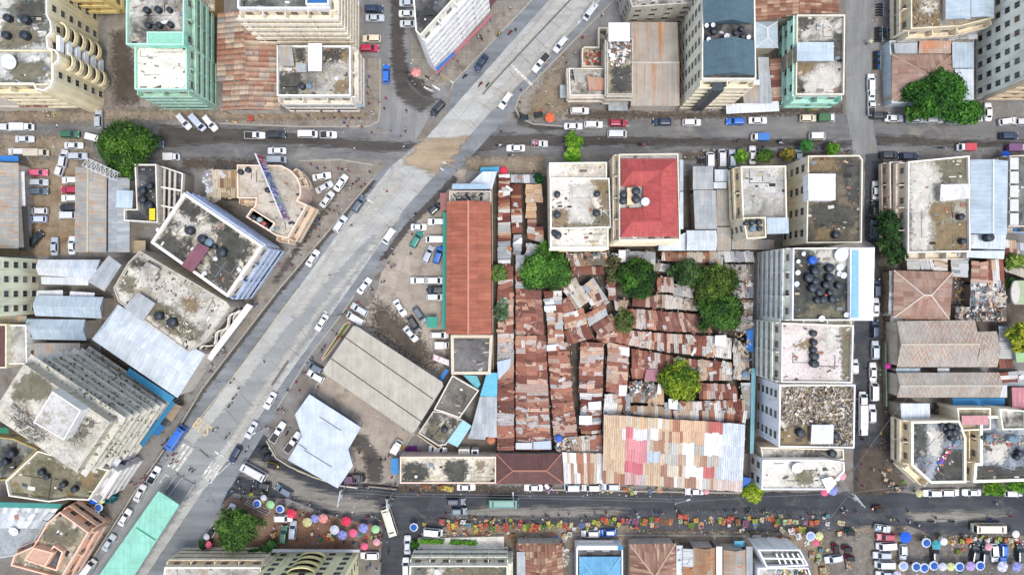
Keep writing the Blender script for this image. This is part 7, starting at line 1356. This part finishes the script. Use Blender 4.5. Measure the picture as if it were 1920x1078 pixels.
def stall(x,y,w,h,c,rz=None):
    rz=random.uniform(-.25,.25) if rz is None else rz; y+=random.uniform(-1.5,1.5); p=P(x,y,.4); W_=w/S;H_=h/S; root=empty('market_stall',(p.x,p.y,0)); m=MB(); ht=random.choice((.12,.35,.6)); m.box((p.x,p.y,ht/2+.01),(W_,H_,ht),rz); m.build('table',WOOD,root)
    m=MB(); n=int(W_*H_*26)+12; base=lin(GC[c]) if GC[c] else None
    for i in range(n):
        u=random.uniform(-.46,.46);v=random.uniform(-.46,.46); s=random.uniform(.09,.2); b=base if base and random.random()<.86 else lin(random.choice([q for q in GC.values() if q])); k=random.uniform(.75,1.2)
        cr_,sr_=math.cos(rz),math.sin(rz); M=Matrix.Translation((p.x+u*W_*cr_-v*H_*sr_,p.y+u*W_*sr_+v*H_*cr_,ht+.05+random.uniform(0,.22)*(1-abs(u)*1.6)))@Matrix.Rotation(random.uniform(0,3),4,'Z')@Matrix.Rotation(random.uniform(-.5,.5),4,'X')
        m.box(None,(s*1.4,s,s*.7),M=M,col=(b[0]*k,b[1]*k,b[2]*k,1))
    m.build('goods',ATTR,root)
    nm={'pred':'dark red','lime':'yellow green','dgreen':'dark green','pgreen':'pale green','mixed':'mixed colour','cream':'pale cream'}.get(c,c)
    auto(root,f'market stall with {nm} goods','market stall',x,y,'produce stalls along the south street')
ST="""829 977 10 10 pred;842 987 6 14 orange;850 987 7 12 yellow;856 983 5 12 orange;868 979 10 8 white;878 983 10 8 teal;892 990 7 16 yellow;902 988 8 14 orange;912 983 6 8 red;920 988 7 12 dgreen;927 991 4 12 green;932 989 7 12 orange;948 988 9 16 red;964 984 9 10 brown;976 985 7 14 pred;983 990 8 14 lime;990 989 6 16 green;997 989 6 18 orange;1006 988 8 14 red;1013 988 6 9 lime;1020 987 7 10 dgreen;1028 979 7 7 yellow;1032 987 9 9 lime;1048 984 9 9 lime;1060 987 9 12 red;1071 985 6 10 cream;1076 992 8 8 white;1091 984 9 9 blue;1102 983 8 8 cream;1114 978 6 9 lime;1121 983 8 9 yellow;1131 974 9 9 red;1137 979 7 12 orange;1146 979 9 12 green;1152 973 7 6 yellow;1160 981 7 8 yellow;1168 975 7 9 red;1177 977 8 9 purple;1192 978 11 12 purple;1203 978 6 12 green;1209 978 9 12 orange;1221 973 7 8 green;1222 983 7 9 cream;1232 973 9 9 red;1246 980 14 10 brown;1258 980 7 12 orange;1275 968 9 9 red;1287 968 9 9 red;1276 977 8 8 pgreen;1286 978 7 7 brown;1296 984 11 9 green;1305 976 9 9 amber;1315 985 10 12 tan;1334 976 10 11 mixed;1350 976 6 13 lime;1357 976 7 12 orange;1368 974 8 14 red;1366 984 6 5 white;1383 977 8 12 brown;1397 980 10 14 purple;1405 971 6 8 amber;1415 975 10 9 lime;1428 975 7 10 cream;1416 982 8 6 blue;1441 973 10 7 orange;1450 973 8 7 red;1457 977 7 11 green;1454 982 6 6 orange;1472 978 9 10 pgreen;1482 978 8 10 tan;1492 979 10 8 pgreen;1511 979 8 8 purple;1522 982 9 11 red;1531 979 8 8 orange;1503 993 14 12 lime;1484 996 12 12 white;1497 1004 12 12 white;1514 1018 10 10 white;1477 1016 12 14 mixed;1462 1008 8 5 red;1465 992 6 10 cream;1417 1008 16 10 white;1444 1010 12 10 white;
1522 1040 9 12 mixed;1536 1045 9 14 pgreen;1533 1053 8 10 mixed;1552 982 7 7 white;1578 982 14 8 cream;1573 998 9 7 cream;1542 1070 12 14 mixed;1590 1058 9 18 mixed;1733 1008 8 6 mixed;1780 1013 9 8 mixed;1787 1016 8 7 tan;1803 1015 8 8 lime;1829 1010 6 6 white;1850 1013 9 8 white;1868 1012 8 8 pgreen;1876 1012 8 8 lime;1885 1012 6 7 orange;1896 1014 10 10 cream;1903 1002 8 8 white;1796 1032 9 8 green;1806 1030 6 6 red;1822 1024 8 6 white;1862 1030 6 8 mixed;
1160 912 10 6 orange;1173 918 10 6 orange;1182 915 9 12 mixed;1185 925 7 5 lime;1191 922 7 7 white;1219 920 5 10 blue;1237 921 10 8 tan;1235 912 8 6 mixed;1130 921 6 4 cream;1146 922 5 5 cream;838 914 24 9 yellow;826 912 12 6 brown;800 912 16 7 brown;603 1010 10 8 green;613 1008 8 6 red;623 1010 8 8 amber;618 1003 8 6 cream;513 1003 8 10 tan;492 940 10 5 lime;470 928 8 6 lime;1669 879 8 5 mixed;1658 890 6 7 cream;1672 905 9 6 mixed;1683 916 9 10 mixed;1693 904 8 5 green;1661 900 7 5 cream;752 838 10 8 amber;1020 909 8 6 red;795 983 6 6 yellow;870 1001 10 8 mixed;895 1001 14 10 brown;915 1003 10 8 mixed;960 1004 14 8 brown;980 1010 12 6 mixed;1000 1013 14 6 mixed;1020 1012 8 6 teal;1060 1005 10 12 white;1044 1008 6 10 blue;1068 1000 9 10 white;1058 1014 8 8 white;832 1003 10 9 mixed;850 1000 10 8 mixed;
35 205 14 5 mixed;60 205 16 6 mixed;85 208 12 6 mixed;88 218 12 5 mixed;100 212 10 8 mixed;1370 205 12 5 mixed;1335 205 10 5 mixed;1335 205 8 4 blue;1530 205 14 6 mixed;1518 205 9 5 green;1012 207 10 8 mixed;1668 230 6 5 mixed;1670 20 6 6 mixed;1688 55 6 8 mixed;470 222 9 10 red;490 218 12 5 mixed;440 228 8 6 mixed;190 1001 6 6 mixed;1730 315 6 6 mixed;1875 300 9 6 brown"""
for l in ST.replace('\n','').split(';'):
    x,y,w,h,c=l.split(); stall(float(x),float(y),float(w)*1.05,float(h)*1.05,c)
for i in range(95):
    zx=random.choice(((830,994,1160,1004),(1080,988,1560,994),(1190,966,1560,972),(1480,990,1610,1066),(1720,1006,1920,1028),(1720,1008,1920,1020),(840,972,1080,980),(560,1000,720,1020)))
    stall(random.uniform(zx[0],zx[2]),random.uniform(zx[1],zx[3]),random.uniform(4,8),random.uniform(4,8),random.choice(['mixed','white','cream','tan','brown','mixed','pgreen','lime','red','purple','teal']),random.uniform(-1.2,1.2))
# row of painted crates (purple)
for i in range(8):
    for j in range(5):
        if (i>5 and j<2) or (i==0 and j<1): continue
        p=P(761+i*3.7,838+j*3.9,.3); m=MB(); 
        for dx,dy,w_,d_ in ((0,.2,.44,.04),(0,-.2,.44,.04),(.2,0,.04,.36),(-.2,0,.04,.36),(0,0,.36,.05)): m.box((p.x+dx,p.y+dy,.17),(w_,d_,.3))
        m.box((p.x,p.y,.03),(.4,.36,.03)); o=m.build('plastic_crate',plain('#8a2f8f')); auto(o,'magenta plastic crate','crate',761+i*3.7,838+j*3.9,'magenta crates in the yard')
def tankproto(r,h,mat):
    m=MB(); f=lambda i:1.0; prof=[(r*.96,0)]
    for k in range(5): prof+=[(r,h*(.05+k*.16)),(r*.95,h*(.13+k*.16))]
    prof+=[(r,h*.86),(r*.72,h*.97),(r*.25,h*1.02),(r*.25,h*1.08),(.001,h*1.1)]
    m.lathe(prof,20); body=m.mesh('tank_body',[mat]); m=MB()
    for i in range(10):
        a_=2*PI*i/10; m.bar((math.cos(a_)*r*.3,math.sin(a_)*r*.3,h*1.03),(math.cos(a_)*r*.9,math.sin(a_)*r*.9,h*.92),.05,.04)
    ribs=m.mesh('lid_ribs',[plain('#3f4f60',.5)]); m=MB(); m.tube((r*.9,0,h*.1),(r*1.5,0,.06),.04,n=5); pipe=m.mesh('pipe',[STEEL]); return body,ribs,pipe
TP={'k':tankproto(.75,1.5,TANKM),'g':tankproto(.75,1.5,plain('#7f98a8',.5)),'b':tankproto(.8,1.4,plain('#1f62d0',.5)),'r':tankproto(.62,1.3,plain('#c8564a',.5)),'c':tankproto(.6,1.2,plain('#a8bcb8',.5)),'o':tankproto(.9,1.3,plain('#d8845c',.5)),'w':tankproto(.9,1.3,plain('#e3e3dc',.5))}
TN={'k':'black','g':'grey','b':'blue','r':'red','c':'pale green','o':'orange','w':'cream'}
def tank(x,y,z,r=6.2,k='k'):
    p=P(x,y,z+1.3); s=r/S*(H-z)/H/.75; root=empty('water_tank',(p.x,p.y,z),random.uniform(0,6),(s,s,min(1.3,s)))
    for n,me in zip(('tank_body','lid','pipe'),TP[k]): inst(n,me,root)
    auto(root,TN[k]+' water tank','water tank',x,y,'water tanks on the roofs')
for l in "12 33 17.6 7;46 36 17.6 8;9 65 17.6 7;45 66 17.6 8;273 18 14.8 6;294 17 14.8 6;315 17 14.8 5;275 46 14.8 5.5;296 46 14.8 5.5;317 45 14.8 5.5;565 161 9.2 6;578 160 9.2 5 g;355 432 11.6 8;379 448 11.6 8;391 455 11.6 7 g;386 463 11.6 6;415 473 11.6 9;400 462 11.6 5;449 322 8.3 5;463 318 8.3 5;500 356 8.3 5;474 408 8.4 5;485 412 8.4 6 c;493 419 8.4 5 r;508 429 8.4 5 c;497 425 8.4 4;279 348 7.7 6;266 357 7.7 7;266 374 7.7 7;279 385 7.7 7;297 592 9.2 8;322 604 9.2 9;75 886 11.2 6;84 895 11.2 5;116 909 11.2 6;137 918 11.2 6;20 850 8.2 8;8 866 8.2 7;1045 364 12.3 6;1120 363 12.3 6;1045 402 12.3 6.5;1119 399 12.3 6.5;1040 437 11.5 6;1046 441 11.5 7;1170 364 17 6.5;1169 376 17 6.5;1193 358 18 7.5;1193 373 18 7.5;1401 418 13 5;1412 417 13 5.5;1425 416 13 5.5;1413 429 13 5.5 g;1426 428 13 5;1569 440 12.7 7;1804 406 7.8 6;1808 452 7.8 6;1855 445 7.8 8;1529 508 18 8;1517 521 18 8;1530 527 18 7;1550 534 18 7;1524 540 18 8;1538 548 18 7;1545 562 18 7;1562 560 18 7;1530 536 18 7;1574 535 18 7;1558 548 18 6;1556 502 18 8;1534 563 18 6;1525 488 18 7 b;1556 520 18 8;1551 554 18 4 r;1527 625 15.6 6;1528 642 15.6 6;1527 656 15.6 6;1528 668 15.6 7.5;1528 682 15.6 7.5;1502 812 13.2 8;1568 817 13.2 7;1562 850 5.5 7;921 807 .2 6 w;921 825 .2 6.5 o;833 806 3.5 6;1386 263 2 3;1784 799 7.9 6;1792 811 7.9 7;1796 803 7.9 6;1788 822 7.9 6;1782 812 7.9 6;1797 830 7.9 5 g;1855 822 7.9 6 g;1846 821 7.9 4;1898 823 7.9 6 g;1908 823 7.9 6 g;1915 850 7.9 6;1910 858 7.9 5;1340 58 19 6;1392 53 19 5;1395 67 19 6;1381 60 19 5;1330 70 19 5;1048 822 3 6 b;1398 702 3 7 g;1905 960 0 1;1770 797 7.9 4".split(';'):
    q=l.split(); 
    if float(q[3])>2: tank(float(q[0]),float(q[1]),float(q[2]),float(q[3]),q[4] if len(q)>4 else 'k')
def dish(x,y,z,r,lab='white'):
    p=P(x,y,z+.8); R_=r/S*(H-z)/H; root=empty('satellite_dish',(p.x,p.y,z)); m=MB(); N=18; prof=[(R_,R_*.22),(R_*.7,R_*.1),(R_*.3,.02),(.001,0)]
    m.lathe(prof,N,c=(0,0,0)); m.lathe([(R_,R_*.22+.02),(R_*.7,R_*.1+.04)][::-1],N)
    T=Matrix.Translation((p.x,p.y,z+.7))@Matrix.Rotation(.25,4,'X'); m.v=[tuple(T@Vector(v)) for v in m.v]; m.build('reflector',plain('#e3e6ea',.45),root)
    m=MB(); m.tube((p.x,p.y,z),(p.x,p.y,z+.75),.06,n=6); m.build('mast',STEEL,root); m=MB(); m.bar((p.x+R_*.6,p.y,z+.85),(p.x,p.y,z+.7+R_*.9),.05); m.build('feed_arm',STEEL,root)
    auto(root,'white satellite dish','satellite dish',x,y,'satellite dishes on the roofs')
for l in "18 116 17.6 14;26 995 5.9 9;1210 378 17.2 8;1190 443 16.5 4;1295 460 5 2;1325 48 20 4;1337 47 20 4;1363 68 20 5;1404 70 20 4;1329 74 20 4;1507 476 18.2 4;1497 490 18.2 4;1496 511 18.2 5;1494 532 18.2 5;1577 477 18.2 13;1592 470 18.2 5;1575 501 18.2 7;1582 516 18.2 6;1574 513 18.2 5;1541 597 18.2 6;1587 590 18.2 5;1495 876 7.4 11;1274 1034 3.9 3;1276 1053 3.9 3;404 485 11.7 4;384 512 11.7 4;296 431 11.9 4;386 1070 0 1;448 505 11.7 4;452 521 11.7 4;380 515 11.7 3;820 1071 8.2 5;1140 892 6.7 1;780 893 5 3".split(';'):
    x,y,z,r=map(float,l.split())
    if r>1.5: dish(x,y,z,r)
def pole(base,h,arm,label,twin=False,name='street_lamp',mat=None):
    b=P(*base); root=empty(name,(b.x,b.y,0)); tag(root,label,'street lamp' if name=='street_lamp' else name.replace('_',' ')); m=MB(); m.tube(b,(b.x,b.y,h),.12,.07,8); m.build('pole',mat or STEEL,root)
    a_=P(arm[0],arm[1],h); m=MB(); m.bar((b.x,b.y,h),(a_.x,a_.y,h+.3),.09); m.build('arm',mat or STEEL,root)
    d=Vector((a_.x-b.x,a_.y-b.y,0)).normalized(); m=MB(); m.box(None,(.9,.3,.14),M=Matrix.Translation((a_.x,a_.y,h+.3))@d.to_track_quat('X','Z').to_matrix().to_4x4()); m.build('lamp_head',plain('#d0d3d3'),root)
pole((851,340),8,(829,318),'white street lamp leaning over the crossroads corner'); pole((636,590),8,(611,585),'white street lamp beside the grass planter'); pole((492,803),8,(477,812),'street lamp by the angular canopy yard'); pole((1252,925),8,(1290,936),'street lamp by the market hall kerb'); pole((830,152),5.5,(848,155),'yellow framed signal post on the avenue corner',name='signal_post',mat=plain('#d8b53c')); pole((857,322),6,(833,306),'yellow signal arm over the crossroads',name='signal_post',mat=plain('#d8a83c')); pole((1112,20),7,(1085,44),'street lamp on the avenue near the top'); pole((963,930),7,(962,925),'street lamp above the teal bus')
def hframe(x,y,lab,ang=0):
    b=P(x,y); root=empty('utility_pole',(b.x,b.y,0)); tag(root,lab,'utility pole'); c_=math.cos(ang);s_=math.sin(ang)
    for s in (-1.2,1.2): m=MB(); m.tube((b.x+c_*s,b.y+s_*s,0),(b.x+c_*s,b.y+s_*s,9),.13,.09,8); m.build('post',plain('#c9c6bd'),root)
    for z in (8.8,7.6): m=MB(); m.bar((b.x-c_*1.9,b.y-s_*1.9,z),(b.x+c_*1.9,b.y+s_*1.9,z),.14); m.build('crossbar',plain('#d3d3cf'),root)
    m=MB(); m.box((b.x,b.y,6.2),(1.1,.8,1.1),ang); m.build('transformer',STEEL,root)
hframe(652,915,'twin transformer pole beside the angular canopy',1.4); hframe(737,932,'twin utility pole at the bend of the south street',1.57); hframe(1578,918,'twin transformer pole at the white terrace corner',-.9); hframe(1040,1120,'',0) if 0 else None
def wire(a,b,za,zb,lab):
    A=P(*a,za);B=P(*b,zb); m=MB(); n=10; q=[A.lerp(B,i/n)-Vector((0,0,math.sin(PI*i/n)*.6)) for i in range(n+1)]
    for u,v in zip(q,q[1:]): m.bar(u,v,.045)
    tag(m.build('power_cable',plain('#8f8d88')),lab,'cable')
for i,dy in enumerate((0,6,12)): wire((653,912+dy),(739,918+dy),8.8,8.8,('upper','middle','lower')[i]+' overhead cable between the two twin poles by the angular canopy')
for i,dy in enumerate((0,5)): wire((740,925+dy),(1280,936+dy),8.8,7.6,('upper','lower')[i]+' long overhead cable along the south street')
wire((1290,940),(1585,925),7.6,8.8,'overhead cable from the market hall kerb to the white terrace corner'); wire((1585,925),(1920,890),8.8,8,'overhead cable crossing towards the lower right block'); wire((1585,905),(1720,720),8.8,8,'overhead cable slanting up over the dirt street'); wire((1540,1000),(1590,930),7,8.8,'short slanting cable at the south east junction')
# boundary walls
def wallrun(pts,h,label,col='#b5a994',w=.25):
    m=MB()
    for a,b in zip(pts,pts[1:]): a=P(*a);b=P(*b); m.bar((a.x,a.y,h/2),(b.x,b.y,h/2),w,h)
    tag(m.build('boundary_wall',wallm(col)),label,'wall')
wallrun([(502,824),(520,856),(545,872),(590,892),(630,905)],1.2,'low curved wall around the angular canopy yard','#a8a08c'); wallrun([(785,812),(822,838)],2,'pale yard wall below the beige canopy'); wallrun([(824,840),(838,818)],2,'short pale wall beside the pale blue tilted roof'); wallrun([(640,908),(672,912)],1.2,'short wall stub right of the angular canopy','#c9c2b2'); wallrun([(923,345),(925,700)],2.2,'long stained wall right of the red brown hall','#8f887a'); wallrun([(1654,640),(1656,760)],1.6,'mossy wall along the dirt street beside the chevron halls','#6f7a66'); wallrun([(688,909),(745,915)],1,'low wall closing the depot yard','#8a8172')
# litter and specks over the dirty pavements: one mass nobody could count
m=MB(); lc=['#b8b5ac','#8f8a80','#4c4740','#8a5f52','#5f6f80','#a99b80','#d8d8d6','#3a3a38','#6f675c']
for x0,y0,x1,y1,n in ((830,972,1560,1012,1500),(1560,985,1700,1078,350),(1700,1000,1920,1078,700),(420,930,730,1035,500),(560,300,720,450,160),(780,905,1420,930,500),(400,205,700,240,250),(200,205,420,225,150),(770,100,850,160,100),(930,560,1000,640,10),(1650,480,1680,900,350),(1780,530,1830,575,150),(1000,85,1070,230,250),(0,205,200,300,260),(50,310,140,475,160),(1630,0,1700,220,200),(960,305,1020,330,90),(1280,290,1620,312,200),(640,770,800,900,180),(340,560,480,760,150),(0,200,1920,300,300),(1010,470,1410,845,900)):
    for i in range(int(n*.6)):
        p=P(random.uniform(x0,x1),random.uniform(y0,y1)); s=random.uniform(.05,.17); M=Matrix.Translation((p.x,p.y,.06+random.random()*.05))@Matrix.Rotation(random.uniform(0,3),4,'Z')@Matrix.Rotation(random.uniform(-.3,.3),4,'X')
        k=random.choice((.4,1)); q=[M@Vector(v) for v in ((-s,-s*k,0),(s,-s*k,0),(s*.8,s*k,.02),(-s,s*k,0))]; m.face(q,0,lin(random.choice(lc)))
o=m.build('litter',ATTR); o['kind']='stuff'
# ---------------------------------------------------------------- labels that single each thing out
LM=[(95,100,'by the curved balcony block'),(20,240,'on the far left street'),(110,270,'above the dirt car park'),(95,390,'in the dirt car park'),(330,225,'by the mint green block'),(330,300,'below the big left tree'),(310,60,'on the mint green block'),(270,365,'on the unfinished block'),(385,450,'on the rotated white block'),(480,225,'by the rusty sheet hall'),(600,150,'on the white roofed low block'),(620,235,'below the white roofed low block'),(705,60,'beside the cream tower'),(720,170,'on the upper station street'),(775,60,'left of the slanted white block'),(780,150,'at the slanted block corner'),(900,90,'on the upper avenue'),(1050,100,'on the avenue near the ruined block'),(1000,205,'at the avenue east corner'),(1110,235,'on the upper street below the ruin'),(1350,60,'on the slate tower'),(1300,250,'on the upper street below the stripes'),(1430,240,'on the upper street below the slate tower'),(1550,240,'at the upper east junction'),(1650,90,'in the motorcycle parking'),(1640,180,'near the upper east corner'),(1760,225,'under the big upper right tree'),(1880,240,'near the cream corner block'),(1850,280,'on the far right upper street'),
(760,260,'on the main crossroads'),(510,295,'above the peach corner block'),(490,370,'on the peach corner block'),(620,350,'in the corner car cluster'),(600,430,'on the pavement by the peach block'),(680,400,'on the avenue above centre'),(560,490,'on the avenue by the rotated block'),(790,430,'in the forecourt, upper bays'),(810,480,'in the forecourt, middle bays'),(810,545,'in the forecourt, lower bays'),(770,600,'below the forecourt bays'),(710,490,'at the forecourt kerb'),(680,550,'at the forecourt exit'),(640,610,'by the grass planter'),(590,700,'left of the beige canopy'),(300,600,'on the bleached roof block'),(430,690,'on the avenue by the white metal roof'),(500,760,'on the avenue by the angular canopy'),(540,820,'beside the angular canopy'),(440,850,'at the avenue south bend'),(320,850,'at the zebra crossing'),(500,900,'on the street below the angular canopy'),(670,890,'right of the angular canopy'),(745,850,'in the depot yard'),(450,925,'on the red earth, upper end'),(440,960,'left of the round red earth tree'),(530,985,'in the red earth car group'),(600,985,'on the red earth verge'),(690,990,'at the red earth right end'),(700,1050,'beside the cream yellow block'),(765,1040,'on the short bottom street'),(730,930,'at the south street bend'),(100,900,'on the mossy podium'),(180,960,'at the lower left umbrella corner'),(240,950,'left of the mint canopy'),(190,1040,'at the bottom left lane'),
(860,915,'in front of the long flat roof'),(1010,915,'in front of the brown hip roof'),(1150,915,'in front of the market hall'),(1300,922,'at the market hall right end'),(870,950,'on the south street, left part'),(850,985,'on the stall row above the hedges'),(920,985,'on the stall row right of the hedges'),(990,985,'on the stall row above the rusty roof'),(1060,985,'on the stall row left of the white car'),(1130,980,'on the stall row above the blue car'),(1220,978,'on the stall row above the striped roof'),(1300,978,'on the stall row above the tan roofs'),(1380,978,'on the stall row centre right'),(1450,975,'on the stall row near its right end'),(1510,985,'on the stall row at its right end'),(1500,1010,'in the lower right stall cluster'),(1530,1050,'beside the pergola roof block'),(1580,1030,'in the rickshaw waiting area'),(1590,965,'at the south east junction'),(1565,900,'at the white terrace corner'),(1655,1035,'in the lower right van row'),(1670,900,'at the grey corner block'),(1790,925,'in the row above the lower right street'),(1890,925,'at the lower right edge'),(1750,1015,'in the lower right market, left part'),(1850,1030,'in the lower right market, right part'),(1740,1062,'in the bottom umbrella row, left half'),(1870,1062,'in the bottom umbrella row, right half'),(1710,970,'on the lower right street'),(1870,975,'beside the long cream bus'),
(1085,390,'on the cream deck block'),(1190,370,'on the red hipped block'),(1414,420,'on the cream ribbed block'),(1550,440,'on the tall cream block'),(1535,530,'on the many tank block'),(1528,650,'on the pale screed block'),(1530,815,'on the rubble covered block'),(1505,880,'on the white terrace block'),(1350,298,'in the van row below the upper street'),(1480,290,'near the tall cream block'),(1640,380,'on the east street, upper part'),(1642,560,'on the east street by the striped block'),(1640,640,'on the east street, middle'),(1636,740,'on the east street by the long truck'),(1620,830,'on the east street, lower end'),(1850,440,'on the pale blue gabled hall'),(1680,295,'above the pillared terrace'),(1790,815,'on the left cream framed block'),(1880,830,'on the right cream framed block'),(1075,275,'by the small bright street tree'),(970,275,'on the street right of the crossroads'),
(945,400,'in the top left market rows'),(1000,400,'left of the cream deck block'),(948,680,'along the left market edge'),(1000,580,'in the market below the large tree'),(1000,740,'in the lower left market'),(1060,680,'in the middle left market'),(1075,560,'in the crooked market corner'),(1130,600,'near the small olive tree'),(1110,720,'in the middle market lane'),(1100,840,'above the striped hall roof'),(1160,700,'left of the yellow green tree'),(1220,740,'below the yellow green tree'),(1210,600,'under the round dark market tree'),(1300,640,'above the yellow green tree'),(1350,740,'in the lower right market'),(1395,600,'at the right market edge'),(1390,500,'at the upper right market corner'),(1110,490,'below the cream deck block'),(1250,480,'below the red hipped block'),(1300,570,'in the market by the biggest crown'),(1740,490,'above the brown hip roof'),(1810,560,'right of the brown hip roof'),(1870,530,'near the oval cream tank'),(1885,660,'right of the chevron halls'),(1680,560,'along the brown hip roof'),(1900,480,'at the right edge shanties')]
import collections
G=collections.defaultdict(list)
for o,d,x,y in ITEMS:
    lm=min(LM,key=lambda l:math.hypot(l[0]-x,(l[1]-y)*1.0))
    G[(d,lm[2])].append((o,x,y))
WN=['','first','second','third','fourth','fifth','sixth','seventh','eighth','ninth','tenth','eleventh','twelfth']
def lab_group(base,its,depth=0):
    n=len(its)
    if n==1: its[0][0]['label']=base; return
    xs=[i[1] for i in its]; ys=[i[2] for i in its]; hor=(max(xs)-min(xs))>=(max(ys)-min(ys))
    its.sort(key=lambda i:i[1] if hor else i[2])
    e=('leftmost','rightmost','left') if hor else ('topmost','bottommost','top')
    for i,it in enumerate(its):
        if n==2: t=('left' if i==0 else 'right')+' one' if hor else ('upper' if i==0 else 'lower')+' one'
        elif i==0: t=e[0]
        elif i==n-1: t=e[1]
        elif n==3: t='middle one'
        elif i<=12 and i<=n/2: t=WN[i+1 if i<12 else 12]+' from the '+e[2]
        else:
            k=n-i; t=WN[min(12,k)]+' from the '+('right' if hor else 'bottom')
        it[0]['label']=base+', '+t
for (d,z),its in G.items(): lab_group(d+' '+z,its)
for o,d,x,y in ITEMS:
    w=o['label'].split()
    if len(w)>16: o['label']=o['label'].replace(' goods','').replace('market stall','stall').replace('reddish rust patched','rusty').replace(' market roof',' roof').replace('rust, tan and grey patched','patched')
